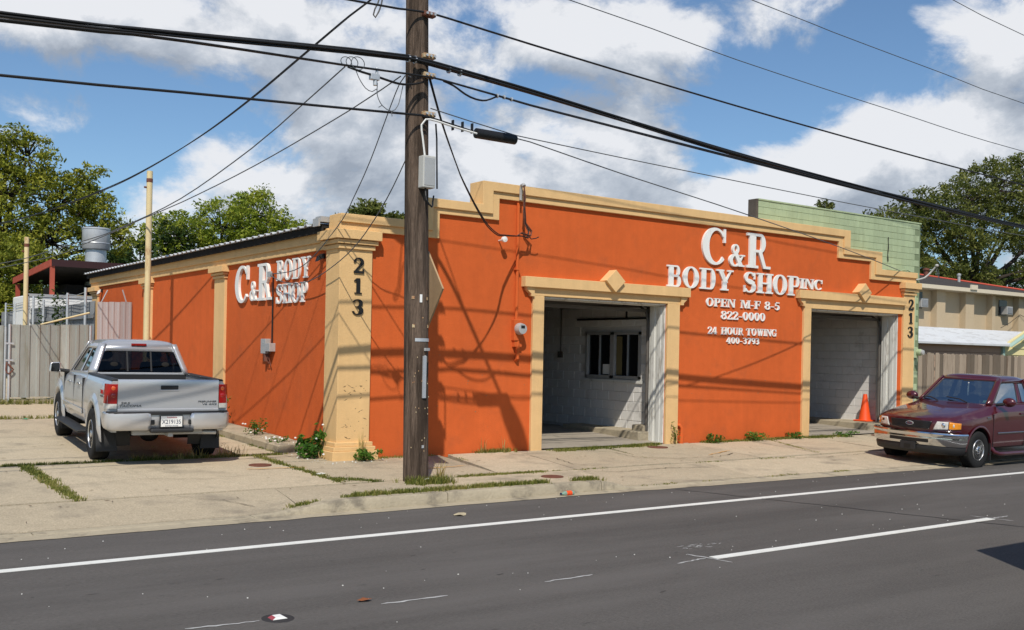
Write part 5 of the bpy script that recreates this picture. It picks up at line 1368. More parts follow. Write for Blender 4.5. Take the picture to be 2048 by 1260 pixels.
# splice case, tap box, coils
sp = thing('splice_case', 'black cylindrical splice case hanging on the cable right of the pole', 'splice case', (1.03, -2.8, 5.04))
q = MB(); q.lathe([(.055, 0), (.072, .01), (.072, .69), (.055, .70)], (.68, -2.80, 5.035), 20, 'x'); part('case', q, M['cable'], sp, smooth=40)
for x in (.30, .46, .62):
    q = MB(); q.box(x - .008, x + .008, -2.83, -2.78, 5.02, 5.16); part('hanger', q, M['cable'], sp)
tb = thing('tap_box', 'small grey cable tap hanging below the cable left of the pole', 'cable tap', (-.95, -2.86, 5.52))
q = MB(); q.box(-1.03, -.90, -2.90, -2.83, 5.49, 5.57); q.lathe([(.03, 5.42), (.03, 5.49)], (-.95, -2.865, 0), 10); q.lathe([(.02, 5.57), (.02, 5.66)], (-.93, -2.865, 0), 8); part('tap_body', q, M['steel'], tb, bevel=.006)
q = MB(); q.tube(spline([(-1.35, -2.86, 5.60), (-1.15, -2.88, 5.56), (-.98, -2.88, 5.545), (-.8, -2.88, 5.52), (-.6, -2.88, 5.50), (-.4, -2.86, 5.53), (-.2, -2.84, 5.60)], .06), .016, n=6); part('tap_lead', q, M['cable'], tb)
cl = thing('cable_coil', 'thin wires coiled on the cable left of the pole', 'wire coil', (-1.35, -2.86, 5.62))
q = MB()
for k in range(3): q.tube([(-1.38 + .08 * k + (.075 + .01 * k) * cos(t * .4), -2.87 - .01 * k, 5.66 + (.06 + .012 * k) * sin(t * .4)) for t in range(17)], .006, n=5)
q.tube(spline([(-1.25, -2.87, 5.60), (-1.2, -2.88, 5.48), (-1.1, -2.88, 5.36), (-1.0, -2.88, 5.33), (-.93, -2.88, 5.38)], .05), .006, n=5)
q.tube(spline([(-.92, -2.87, 5.46), (-.92, -2.87, 5.30), (-.84, -2.87, 5.17), (-.70, -2.87, 5.12), (-.6, -2.86, 5.22), (-.52, -2.84, 5.5)], .05), .006, n=5)
q.tube([(-.84, -2.87, 5.18), (-.90, -2.88, 5.14)], .006, n=5); q.tube([(-.70, -2.87, 5.12), (-.70, -2.88, 5.05)], .006, n=5)
part('coil', q, M['greycable'], cl, kind='stuff')
q = MB(); q.tube(spline([(1.01, -2.87, 5.60), (.80, -2.88, 5.50), (.62, -2.88, 5.49), (.45, -2.88, 5.53), (.26, -2.87, 5.62), (.1, -2.86, 5.66)], .06), .014, n=6)
solo('slack_cable', q, M['cable'], 'short slack loop of black cable right of the pole', 'cable')
CLIP = ['leftmost grey strap around the thick cable bundle, left of the pole', 'grey strap around the thick bundle nearest the pole on its left', 'grey strap around the thick bundle nearest the pole on its right', 'rightmost grey strap around the thick bundle', 'small clip on the thinner cable where the slack loop meets it', 'middle one of three small clips on the thinner cable right of the pole', 'rightmost of three small clips on the thinner cable right of the pole']
for ci, (x, z, yy) in enumerate(((-.42, 5.89, -2.80), (-.32, 5.89, -2.80), (.22, 5.85, -2.80), (.40, 5.84, -2.80), (1.0, 5.60, -2.86), (1.12, 5.6, -2.86), (1.25, 5.59, -2.86))):
    q = MB(); rc = .052 if x < .9 else .030; q.lathe([(rc, x - .012), (rc, x + .012)], (0, yy, z), 12, 'x'); tag(solo('cable_clip', q, M['steel'], CLIP[ci], 'clip', 'cable clips near the pole'))
# yellow steel poles of the lot
M['ypole'] = mat('pole_yellow', (.66, .54, .30), .6, .4, var=.08, vscale=3, dirt=(.30, .13, .05), dscale=2.2, damt=.8, dpos=(.56, .68), stretch=(1, 1, .5))
def ypole(x, y, r, h, lab):
    t = thing('steel_post', lab, 'post', (x, y, zg(x, y)))
    q = MB(); q.tube([(x, y, zg(x, y) - .05), (x, y, h - .22), (x, y, h)], r, n=16); part('post', q, M['ypole'], t, smooth=40)
    q = MB(); q.lathe([(r * 1.06, h - .24), (r * 1.08, h - .20), (r * 1.06, h - .16)], (x, y, 0), 16); q.tube([(x - r - .05, y, h - .35), (x - r, y, h - .35)], .02); part('post_collar', q, M['rust'], t)
ypole(-.925, 7.36, .062, 5.66, 'tall yellow steel post with rusty top beside the silver pickup')
ypole(-2.43, 12.25, .055, 4.53, 'shorter yellow steel post standing at the grey gate on the left')
# ------------------------------------------------------------------ grey sheet metal gate and fences on the left
M['oldsheet'] = mat('old_sheet', (.36, .37, .34), .6, .3, metal=.2, var=.10, vscale=2.2, rand=.16, dirt=(.22, .20, .15), dscale=1.6, damt=.8, dpos=(.48, .68), stretch=(2, 2, .35))
M['pinksheet'] = mat('pinkish_sheet', (.40, .36, .36), .6, .3, metal=.15, var=.08, rand=.10, vscale=2, stretch=(2, 2, .3))
M['corrugated'] = mat('corrugated_grey', (.24, .25, .26), .6, .3, metal=.2, var=.1, rand=.1)
def ribpanel(w, h, nr, d=.02, th=.004):
    """upright ribbed sheet in the x-z plane, facing -y"""
    m = MB(); pr = []; p = w / nr
    for k in range(nr):
        b = k * p
        pr += [(b, 0), (b + p * .52, 0), (b + p * .62, -d), (b + p * .86, -d), (b + p * .96, 0)]
    pr.append((w, 0)); vs = []
    for z in (0, h): vs += [(x, y, z) for x, y in pr] + [(x, y + th, z) for x, y in pr]
    n = len(pr); fs = []
    for i in range(n - 1):
        fs += [(i, i + 1, 2 * n + i + 1, 2 * n + i), (n + i + 1, n + i, 3 * n + i, 3 * n + i + 1), (2 * n + i, 2 * n + i + 1, 3 * n + i + 1, 3 * n + i)]
    m.add(vs, fs); return m
GY = 11.9
gate = thing('metal_gate', 'grey weathered sheet metal gate of upright ribbed panels left of the silver pickup', 'gate', (-1.9, GY, .6))
gp = mesh_of(ribpanel(.222, 1.74, 1, .028), 'metal_panel', M['oldsheet'])
for k in range(8): put('metal_panel', gp, (-2.80 + k * .2225, GY + R.uniform(-.012, .012), .645 + .006 * k + R.uniform(-.01, .012)), gate, rot=(R.uniform(-.006, .006), 0, R.uniform(-.02, .02)))
q = MB(); q.tube([(-2.83, GY - .02, .55), (-2.83, GY - .02, 2.40)], .03); part('gate_frame', q, M['steel'], gate)
q = MB(); q.tube([(-1.0, GY + .02, .55), (-1.0, GY + .02, 2.42)], .03); part('gate_frame', q, M['steel'], gate)
q = MB(); q.tube([(-2.14, GY + .06, 2.41), (-1.02, GY + .06, 2.74)], .022); part('gate_brace', q, M['ypole'], gate)
q = MB(); q.tube(spline([(-2.86, GY - .06, 1.45), (-2.78, GY - .08, 1.36), (-2.74, GY - .06, 1.32), (-2.84, GY - .06, 1.22), (-2.9, GY - .05, 1.3), (-2.88, GY - .05, 1.5)], .05), .018, n=6); part('chain', q, M['rust'], gate)
for za in (1.52, 1.92):
    q = MB(); q.box(-2.92, -2.74, GY - .05, GY - .03, za, za + .04); part('hinge', q, M['steel'], gate)
g2 = thing('metal_gate', 'cut off second leaf of grey sheet metal gate at the left edge', 'gate', (-4.0, GY + .1, .6))
for k in range(9): put('metal_panel', gp, (-3.14 - k * .2225, GY + .1, .62 + R.uniform(-.012, .012)), g2)
q = MB(); q.tube([(-2.90, GY + .1, .5), (-2.90, GY + .1, 2.33)], .028); part('gate_frame', q, M['steel'], g2)
q = MB(); q.box(-7, -.6, GY + .02, GY + .22, .40, .60); solo('ground_beam', q, M['kerb'], 'low concrete beam on the ground under the grey metal gate', 'beam')
pk = thing('sheet_fence', 'tall pinkish grey ribbed metal fence panel against the side wall', 'fence', (-.42, GY, .6))
pp = mesh_of(ribpanel(.275, 2.5, 2, .018), 'metal_panel', M['pinksheet'])
for k in range(3): put('metal_panel', pp, (-.855 + k * .278, GY - .04, .52 + .012 * k), pk, rot=(0, 0, R.uniform(-.02, .02)))
for a, b in (((-.75, GY, 3.02), (-.61, GY, 3.32)), ((-.15, GY, 3.03), (-.25, GY, 3.35))):
    q = MB(); q.tube([(a[0], a[1], 2.2), a, b], .018, n=6); part('barb_arm', q, M['pinksheet'], pk)
bf = thing('corrugated_fence', 'long dark grey corrugated fence running back behind the gate', 'fence', (-.8, 18, .7))
cp = mesh_of(ribpanel(.76, 2.45, 7, .03), 'metal_panel', M['corrugated'])
for k in range(17): put('metal_panel', cp, (-.80 - .004 * k, 12.35 + k * .765, .60 + R.uniform(-.02, .02)), bf, rot=(0, 0, pi / 2))
for k in range(1):
    q = MB(); q.box(-.87, -.835, 12.35, 25.3, 2.62, 2.72); q.box(-.87, -.835, 12.35, 25.3, 1.2, 1.3); part('fence_rail', q, M['corrugated'], bf)
for y, h in ((12.7, 3.40), (14.7, 3.34), (17.8, 3.25), (19.3, 3.42), (22.3, 3.29), (24.0, 3.34)):
    q = MB(); q.tube([(-.95, y, .5), (-.95, y, h)], .034, n=10); part('fence_post', q, M['steel'], bf)
for z in (3.12, 3.22, 3.30):
    q = MB(); q.tube(spline([(-.95, 12.7, z), (-.95, 13.7, z - .06), (-.95, 14.7, z), (-.95, 16.2, z - .08), (-.95, 17.8, z - .02), (-.95, 19.3, z), (-.95, 22.3, z - .05), (-.95, 24, z)], .5), .008, n=4); part('barbed_wire', q, M['steel'], bf)

# carport with red posts
M['carred'] = mat('carport_red', (.36, .075, .045), .7, .3, var=.1)
M['maroonwood'] = mat('fascia_maroon', (.040, .018, .020), .75, .2, var=.1)
cpt = thing('carport', 'dark open carport with red posts and maroon roof edge behind the fence', 'carport', (1.5, 24, .7))
A = (0.10, 22.0); zA = 4.76
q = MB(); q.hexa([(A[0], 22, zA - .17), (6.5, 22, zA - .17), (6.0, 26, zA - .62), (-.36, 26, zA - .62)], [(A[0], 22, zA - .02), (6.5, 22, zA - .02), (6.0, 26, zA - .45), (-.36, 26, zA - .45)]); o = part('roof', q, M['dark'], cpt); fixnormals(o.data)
q = MB(); q.box(A[0] - .02, 6.5, 21.94, 21.99, zA - .20, zA + .03); part('fascia', q, M['maroonwood'], cpt)
q = MB(); q.hexa([(A[0] - .06, 21.97, zA - .20), (A[0] - .01, 21.97, zA - .20), (-.37, 26, zA - .65), (-.42, 26, zA - .65)], [(A[0] - .06, 21.97, zA + .02), (A[0] - .01, 21.97, zA + .02), (-.37, 26, zA - .43), (-.42, 26, zA - .43)]); o = part('fascia', q, M['carred'], cpt); fixnormals(o.data)
for x, y, h in ((.12, 22.05, zA - .2), (-.28, 25.8, zA - .65), (4.2, 22.05, zA - .2)):
    q = MB(); q.box(x - .07, x + .07, y - .06, y + .06, .6, h); part('post', q, M['carred'], cpt)
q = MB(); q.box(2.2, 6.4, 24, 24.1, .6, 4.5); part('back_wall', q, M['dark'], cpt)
q = MB(); q.box(.9, 2.2, 21.9, 22.0, 3.40, 3.62); part('tan_board', q, mat('board_tan', (.30, .22, .09), .8), cpt)
# white box vehicle under the carport
van = thing('box_truck', 'white box truck body showing over the corrugated fence under the carport', 'truck', (.4, 20.6, .7))
q = MB(); q.box(-.92, 1.9, 20.3, 22.9, 1.5, 3.50); part('cargo_box', q, M['white'], van, bevel=.04)
q = MB(); q.box(-.95, 1.93, 20.27, 20.30, 3.44, 3.53); q.box(-.95, -.90, 20.27, 20.31, 1.5, 3.5); part('edge_trim', q, M['greymetal'], van)
q = MB(); q.box(-.8, 1.8, 20.5, 22.7, .95, 1.5); part('chassis', q, M['plastic'], van)
for x in (-.3, 1.3):
    q = MB(); q.lathe([(.0, 20.4), (.4, 20.4), (.42, 20.45), (.42, 20.65), (.0, 20.7)], (x, 0, 1.1), 20, 'y'); part('wheel', q, M['rubber'], van)
# galvanised ventilator
vt = thing('roof_ventilator', 'large galvanised steel roof ventilator rising behind the carport', 'ventilator', (2.2, 25, 4.3))
q = MB(); q.lathe([(.37, 4.0), (.37, 5.54)], (2.2, 25, 0), 28); part('duct', q, M['steel'], vt, smooth=40)
q = MB(); q.lathe([(.46, 5.47), (.485, 5.50), (.485, 6.2), (.50, 6.21), (.50, 6.25), (.47, 6.27), (.40, 6.25), (.40, 5.9)], (2.2, 25, 0), 28); q.lathe([(.492, 5.68), (.50, 5.70), (.492, 5.72)], (2.2, 25, 0), 28); part('hood', q, M['steel'], vt, smooth=40)
vt2 = thing('flat_shed', 'low shed under the ventilator, hidden behind the body shop roof', 'shed', (2.6, 26, .7))
q = MB(); q.box(1.0, 6.0, 25.0 - .8, 28, .7, 4.1); part('wall', q, M['dark'], vt2)

# ------------------------------------------------------------------ right: green block wall
M['green'] = mat('green_block', (.375, .455, .285), .85, .2, streak=.10, var=.05, vscale=2, rand=.045, bump=.25, bscale=60, dirt=(.24, .29, .18), dscale=1.5, damt=.5, dpos=(.54, .72), stretch=(1.5, 1.5, .5))
M['greenmortar'] = mat('green_mortar', (.20, .25, .15), .95, .1, var=.1)
gw = thing('green_building', 'pale green painted block building rising behind the right end of the parapet', 'building', (13.2, .35, .2))
q = MB(); q.box(10.2, 16.33, .36, .56, 3.6, 5.42); q.box(15.64, 16.33, .36, .56, .1, 3.6); q.box(16.13, 16.33, .56, 2.6, .1, 5.0); part('wall_core', q, M['greenmortar'], gw)
q = MB(); q.box(10.14, 10.20, .34, .58, 3.5, 5.44); part('bare_end', q, mat('bare_block', (.10, .085, .07), .95, var=.2), gw)
gb = mesh_of(blockmesh(.377, .154, .010, .004), 'block', M['green']); gh = mesh_of(blockmesh(.187, .154, .010, .004), 'block', M['green'])
PZ = .1565
ntop = 0
for r_ in range(34):
    z = 5.43 - PZ * (r_ + .5)
    if z < .2: break
    x = 10.2; seq = ([.19] if r_ % 2 else []) + [.38] * 17
    for L_ in seq:
        xc = x + L_ / 2; x += L_
        if x > 16.345: break
        # only what rises past the parapet, and the strip right of the last pilaster
        vis = (z > 4.85) or (xc > 12.7 and z > 4.42) or (xc > 13.9 and z > 4.0) or xc > 15.5
        if vis: put('block', gb if L_ > .3 else gh, (xc, .361 + R.uniform(-.002, .002), z), gw)
q = MB(); q.box(10.2, 16.34, .335, .58, 5.42, 5.45); part('coping', q, M['green'], gw)
# cracks, conduit, meter and weatherhead on the green wall
def jag(pts, w, m, nm, parent):
    q = MB(); 
    sp = spline(pts, .06); vs = []
    for i, p in enumerate(sp): 
        ww = w * R.uniform(.4, 1.3); vs += [(p.x - ww, p.y, p.z - ww * .3), (p.x + ww, p.y, p.z + ww * .3)]
    q.add(vs, [(2 * i, 2 * i + 2, 2 * i + 3, 2 * i + 1) for i in range(len(sp) - 1)]); part(nm, q, m, parent)
jag([(14.95, .335, 4.98), (14.96, .335, 4.72), (14.94, .335, 4.55), (14.96, .335, 4.38)], .02, M['dark'], 'crack', gw)
q = MB(); q.tube(spline([(14.1, .31, 4.22), (14.6, .30, 4.17), (15.2, .30, 4.15), (15.7, .30, 4.22), (15.95, .30, 4.10), (16.05, .30, 3.9)], .1), .014, n=5); part('wall_cable', q, M['green'], gw)
q = MB(); q.box(13.95, 14.2, .28, .34, 4.18, 4.26); part('cable_bracket', q, M['greymetal'], gw)
q = MB(); q.tube([(16.06, .30, 3.75), (16.03, .30, 2.25)], .035, n=8); q.tube([(16.03, .30, 2.0), (16.0, .30, .3)], .03, n=8); part('conduit', q, M['green'], gw)
q = MB(); q.tube(spline([(16.2, .36, 4.0), (16.3, .2, 4.05), (16.42, .1, 4.2), (16.47, .0, 4.34)], .08), .022, n=7); q.ell((16.48, -.02, 4.36), (.05, .05, .04)); part('weatherhead', q, M['greymetal'], gw)
q = MB(); q.tube(spline([(16.48, -.02, 4.34), (16.55, -.05, 4.15), (16.62, 0, 4.05), (16.7, .1, 4.2), (16.6, .1, 4.38), (16.5, .0, 4.36)], .08), .008, n=5); part('drip_loop', q, M['greycable'], gw)
q = MB(); q.box(15.93, 16.12, .22, .34, 2.02, 2.28); q.lathe([(.085, .22), (.085, .14), (.07, .10), (.0, .10)], (16.10, 0, 2.16), 16, 'y'); part('meter', q, M['green'], gw, bevel=.006)
q = MB(); q.lathe([(.07, .10), (.06, .06), (0, .05)], (16.10, 0, 2.16), 16, 'y'); part('meter_dome', q, M['greymetal'], gw, smooth=40)
q = MB(); q.box(15.66, 15.80, .10, .33, .1, 1.18); part('downspout', q, M['white'], gw, bevel=.01)

# wooden fence, board by board
M['fence'] = mat('fence_wood', (.245, .20, .155), .93, .1, var=.16, vscale=3, rand=.42, bump=.4, bscale=30, dirt=(.10, .07, .05), dscale=3, damt=.8, dpos=(.5, .68), stretch=(3, 3, .3))
wf_ = thing('wooden_fence', 'weathered brown grey picket fence behind the maroon pickup', 'fence', (20, .9, .2))
def board(w, h, th=.018):
    m = MB(); m.prism([(0, 0), (w, 0), (w, h - .045), (w * .76, h), (w * .24, h), (0, h - .045)], -th, 0); return m
bs = [mesh_of(board(.172 + .006 * k, 1.95), 'fence_board', M['fence']) for k in range(3)]
x = 16.36
for k in range(36):
    me_ = bs[k % 3] if k % 5 else bs[(k + 1) % 3]
    put('fence_board', me_, (x, .62 + R.uniform(-.008, .008), .21 + R.uniform(-.02, .015)), wf_, rot=(0, R.uniform(-.008, .008), R.uniform(-.03, .03)))
    x += .187
q = MB(); q.box(16.35, 23.1, .63, .67, 1.7, 1.79); q.box(16.35, 23.1, .63, .67, .55, .64); part('rail', q, M['fence'], wf_)

# brown shed with white ribbed roof and yellow gable wall
M['peach'] = mat('siding_peach', (.42, .27, .19), .8, .2, var=.06, rand=.06)
M['yellow'] = mat('siding_yellow', (.66, .58, .30), .75, .2, var=.05, rand=.05)
M['whitemetal'] = mat('white_sheet', (.64, .65, .65), .5, .4, metal=.1, var=.06, vscale=2, rand=.03, dirt=(.45, .44, .42), dscale=1.5, damt=.5)
shd = thing('metal_shed', 'shed with white ribbed metal roof, brown wall and yellow gable behind the picket fence', 'shed', (27, 5.5, .2))
q = MB(); q.box(22.4, 28.66, 5.05, 9.6, .2, 2.62); part('wall', q, mat('shed_core', (.2, .13, .1), .9), shd)
for k in range(6):
    z = .8 + k * .30
    q = MB(); q.hexa([(22.4, 5.0, z), (28.6, 5.0, z), (28.6, 5.05, z), (22.4, 5.05, z)], [(22.4, 5.03, z + .29), (28.6, 5.03, z + .29), (28.6, 5.05, z + .29), (22.4, 5.05, z + .29)]); part('siding_board', q, M['peach'], shd)
def roofsheet():
    m = MB(); Lr = 6.45; n = 13; pr = []
    # ribs run along x as narrow lines up the slope
    for k in range(n):
        v = k / n
        pr += [(v, 0), (v + .052, 0), (v + .058, .022), (v + .07, .022), (v + .076, 0)]
    pr.append((1, 0)); vs = []
    for x, kx in ((22.2, 0), (28.72, 6.9)):
        vs += [(x + kx * v, 4.75 + 3.2 * v, 2.60 + .66 * v + h) for v, h in pr]
    k = len(pr); m.add(vs, [(i, k + i, k + i + 1, i + 1) for i in range(k - 1)])
    vs2 = [(22.2, 4.75, 2.54), (28.72, 4.75, 2.54), (28.72, 4.75, 2.60), (22.2, 4.75, 2.60)]
    m.add(vs2, [(0, 1, 2, 3)]); m.add([(22.2, 7.95, 3.25), (35.6, 7.95, 3.25), (35.6, 9.3, 2.6), (22.2, 9.3, 2.6)], [(0, 1, 2, 3)])
    return m
part('roof', roofsheet(), M['whitemetal'], shd)
q = MB(); q.hexa([(28.70, 4.72, 2.52), (28.78, 4.72, 2.52), (32.6, 4.72, 4.07), (32.5, 4.72, 4.07)], [(28.70, 4.80, 2.60), (28.78, 4.80, 2.60), (32.6, 4.80, 4.15), (32.5, 4.80, 4.15)]); o = part('rake_trim', q, mat('trim_green', (.30, .42, .36), .7), shd); fixnormals(o.data)
q = MB(); q.box(28.58, 28.72, 4.93, 5.06, .2, 2.6); part('corner_trim', q, mat('trim_green2', (.30, .42, .36), .7), shd)
q = MB(); q.prism([(28.66, .2), (34, .2), (34, 4.55), (28.66, 2.45)], 5.06, 5.2); part('gable_wall', q, M['yellow'], shd)
for k in range(11):
    z = .8 + k * .24; x0 = 28.72 if z < 2.2 else 28.72 + (z + .24 - 2.45) / .39
    q = MB(); q.hexa([(x0, 5.015, z), (34, 5.015, z), (34, 5.06, z), (x0, 5.06, z)], [(x0, 5.045, z + .235), (34, 5.045, z + .235), (34, 5.06, z + .235), (x0, 5.06, z + .235)]); part('siding_board', q, M['yellow'], shd)

# two storey tan motel
M['motel'] = mat('motel_tan', (.50, .40, .27), .9, .15, var=.05, vscale=1, bump=.15, bscale=30)
M['shingle'] = mat('shingle_grey', (.062, .056, .052), .95, .1, var=.25, vscale=4, bump=.4, bscale=40)
mot = thing('motel', 'two storey tan building with grey hipped roof, red ridge and wall pilasters on the right', 'building', (36, 13, .2))
q = MB(); q.box(26, 39.15, 10.0, 22, .2, 5.0); part('wall', q, M['motel'], mot)
for a, b in ((32.0, 32.62), (34.15, 34.8), (36.25, 36.5), (38.45, 39.12), (29.6, 30.2)):
    q = MB(); q.box(a, b, 9.72, 10.0, .2, 4.98); part('pilaster', q, M['motel'], mot)
q = MB(); q.tube([(36.66, 9.9, .2), (36.66, 9.9, 4.95)], .05, n=8); part('downpipe', q, M['motel'], mot)
q = MB(); q.box(25.3, 42.0, 9.36, 9.42, 4.94, 5.10); q.box(25.3, 42.0, 9.42, 22.5, 4.94, 4.98); part('eave', q, mat('eave_cream', (.62, .55, .42), .8), mot)
Pk = (31.5, 15.5, 6.55)
q = MB(); q.add([(25.3, 9.38, 5.10), (42.0, 9.38, 5.10), Pk, (25.3, 15.5, 6.55)], [(0, 1, 2, 3)]); q.add([(42.0, 9.38, 5.10), (42.0, 22.5, 5.10), Pk], [(0, 1, 2)]); q.add([Pk, (42, 22.5, 5.1), (25.3, 22.5, 5.1), (25.3, 15.5, 6.55)], [(0, 1, 2, 3)]); part('roof', q, M['shingle'], mot)
q = MB(); q.tube([(42.0, 9.38, 5.13), Pk], .055, n=6); q.tube([Pk, (25.3, 15.5, 6.58)], .055, n=6); part('ridge_tiles', q, mat('ridge_red', (.48, .08, .05), .8), mot)
for x, y, m_, w_, h in ((33.2, 12.6, M['greymetal'], .13, .30), (35.2, 12.3, M['rust'], .15, .30), (36.7, 11.6, M['greymetal'], .09, .28)):
    z = 5.1 + (y - 9.38) * .237
    q = MB(); q.lathe([(w_ * .7, z - .1), (w_ * .7, z + h), (w_, z + h), (w_, z + h + .08), (0, z + h + .12)], (x, y, 0), 12); part('roof_vent', q, m_, mot)
q = MB(); q.box(33.85, 34.35, 9.3, 9.36, 5.04, 5.24); part('eave_box', q, mat('eave_cream2', (.62, .55, .42), .8), mot)
def acunit(x, z):
    q = MB(); q.box(x - .24, x + .24, 9.66, 10.0, z - .02, z + .34); a = part('air_conditioner', q, M['greymetal'], mot, bevel=.01)
    q = MB(); q.box(x - .20, x + .20, 9.64, 9.66, z + .03, z + .29); part('grille', q, M['corrugated'], a)
    q = MB(); q.box(x - .36, x + .28, 9.96, 9.995, z - .06, z + .62); part('window', q, M['darkglass'], mot)
acunit(37.6, 4.14); acunit(31.05, 4.2)
q = MB(); q.tube([(36.9, 9.68, 3.5), (37.6, 9.66, 3.75), (38.5, 9.68, 4.15), (38.9, 9.6, 4.0)], .012, n=5); part('wire', q, M['cable'], mot)
# ------------------------------------------------------------------ trees
def leafmat(name, c1, c2, c3):
    m = bpy.data.materials.new(name); m.use_nodes = True
    nt = m.node_tree; N, L = nt.nodes, nt.links; N.clear()
    out = N.new('ShaderNodeOutputMaterial'); mix = N.new('ShaderNodeMixShader'); mix.inputs[0].default_value = .42
    d = N.new('ShaderNodeBsdfPrincipled'); d.inputs['Roughness'].default_value = .55; d.inputs['Specular IOR Level'].default_value = .25
    t = N.new('ShaderNodeBsdfTranslucent')
    geo = N.new('ShaderNodeNewGeometry')
    nz = N.new('ShaderNodeTexNoise'); nz.inputs['Scale'].default_value = .9; nz.inputs['Detail'].default_value = 3; L.new(geo.outputs['Position'], nz.inputs['Vector'])
    wn = N.new('ShaderNodeMath'); wn.operation = 'ADD'
    at = N.new('ShaderNodeAttribute'); at.attribute_name = 'leaf'
    mu = N.new('ShaderNodeMath'); mu.operation = 'MULTIPLY_ADD'; mu.inputs[1].default_value = .55; mu.inputs[2].default_value = -.27
    L.new(at.outputs['Fac'], mu.inputs[0]); L.new(mu.outputs[0], wn.inputs[0]); L.new(nz.outputs['Fac'], wn.inputs[1])
    cr_ = N.new('ShaderNodeValToRGB'); cr_.color_ramp.elements[0].position = .2; cr_.color_ramp.elements[0].color = (*c1, 1); cr_.color_ramp.elements[1].position = .8; cr_.color_ramp.elements[1].color = (*c3, 1)
    e = cr_.color_ramp.elements.new(.5); e.color = (*c2, 1)
    L.new(wn.outputs[0], cr_.inputs[0]); L.new(cr_.outputs[0], d.inputs['Base Color']); L.new(cr_.outputs[0], t.inputs['Color'])
    L.new(d.outputs[0], mix.inputs[1]); L.new(t.outputs[0], mix.inputs[2]); L.new(mix.outputs[0], out.inputs[0])
    return m
LM_yellow = leafmat('leaf_yellowgreen', (.10, .135, .016), (.26, .29, .034), (.42, .41, .06))
LM_bright = leafmat('leaf_bright', (.11, .17, .016), (.26, .33, .035), (.40, .42, .06))
LM_dark = leafmat('leaf_oak', (.055, .075, .016), (.135, .160, .034), (.23, .235, .055))
LM_deep = leafmat('leaf_deep', (0.024, 0.051, 0.014), (0.051, 0.093, 0.020), (0.111, 0.145, 0.034))
M['bark'] = mat('bark', (.045, .036, .030), .95, .1, var=.3, vscale=6, bump=.8, bscale=20)
def leaves(mb, att, c, r, n, size, rng, flat=.9):
    for _ in range(n):
        while True:
            p = Vector((rng.uniform(-1, 1), rng.uniform(-1, 1), rng.uniform(-1, 1)))
            if p.length <= 1: break
        p = Vector((c[0] + p.x * r[0], c[1] + p.y * r[1], c[2] + p.z * r[2]))
        nrm = Vector((rng.gauss(0, 1), rng.gauss(0, 1), rng.gauss(0, 1) + flat)).normalized()
        u = nrm.orthogonal().normalized(); u.rotate(Matrix.Rotation(rng.uniform(0, 6.28), 3, nrm)); w = nrm.cross(u)
        s = size * rng.uniform(.6, 1.35); o = len(mb.v)
        a = p + u * s; b = p + w * s * .36; cc = p - u * s * .8; d = p - w * s * .36
        mb.v += [a[:], b[:], cc[:], d[:]]; mb.f.append([o, o + 1, o + 2, o + 3]); mb.m.append(0); att.append(rng.random())
def tree(name, label, base, blobs, lm, seed, nl=9000, size=.16, trunk_r=.3, cl=.55, group=None, shell=.55, fork=.35):
    rng = random.Random(seed)
    t = thing(name, label, 'tree', base, group=group)
    crown = MB(); att = []; limbs = MB()
    zb = base[2]; top = max(b[2] for b in blobs)
    f = Vector((base[0], base[1], lerp(zb, top, fork)))
    limbs.tube(spline([base, (base[0] + .1, base[1], lerp(zb, f.z, .5)), f], .4), [trunk_r * (1.15 - .3 * i / 12) for i in range(len(spline([base, (base[0] + .1, base[1], lerp(zb, f.z, .5)), f], .4)))], n=10)
    vol = sum((b[3] * b[4] * b[5]) ** .67 for b in blobs)
    for (x, y, z, rx, ry, rz) in blobs:
        c = Vector((x, y, z)); mid = f.lerp(c, .5) + Vector((rng.uniform(-.4, .4), rng.uniform(-.4, .4), -.2 * rz))
        sp = spline([f - Vector((0, 0, .3)), mid, c], .5); limbs.tube(sp, [lerp(trunk_r * .5, .03, i / (len(sp) - 1)) for i in range(len(sp))], n=6)
        nb = int(nl * (rx * ry * rz) ** .67 / vol); ncl = max(4, nb // 38)
        for _ in range(ncl):
            d = Vector((rng.gauss(0, 1), rng.gauss(0, 1), rng.gauss(0, 1))).normalized() * (rng.random() ** shell * .5 + .55)
            cc = (x + d.x * rx, y + d.y * ry, z + d.z * rz)
            k = cl * rng.uniform(.55, 1.25)
            leaves(crown, att, cc, (k, k, k * .62), int(38 * rng.uniform(.5, 1.4)), size, rng)
            if rng.random() < .4:
                e = Vector(cc); limbs.tube([c.lerp(e, .1), c.lerp(e, .6) + Vector((0, 0, .1)), e], [.035, .02, .008], n=4, cap=False)
    part('trunk', limbs, M['bark'], t, smooth=60)
    o = part('crown', crown, lm, t, kind='stuff')
    a = o.data.attributes.new('leaf', 'FLOAT', 'FACE'); a.data.foreach_set('value', att)
    return t
def bl(lst): return lst
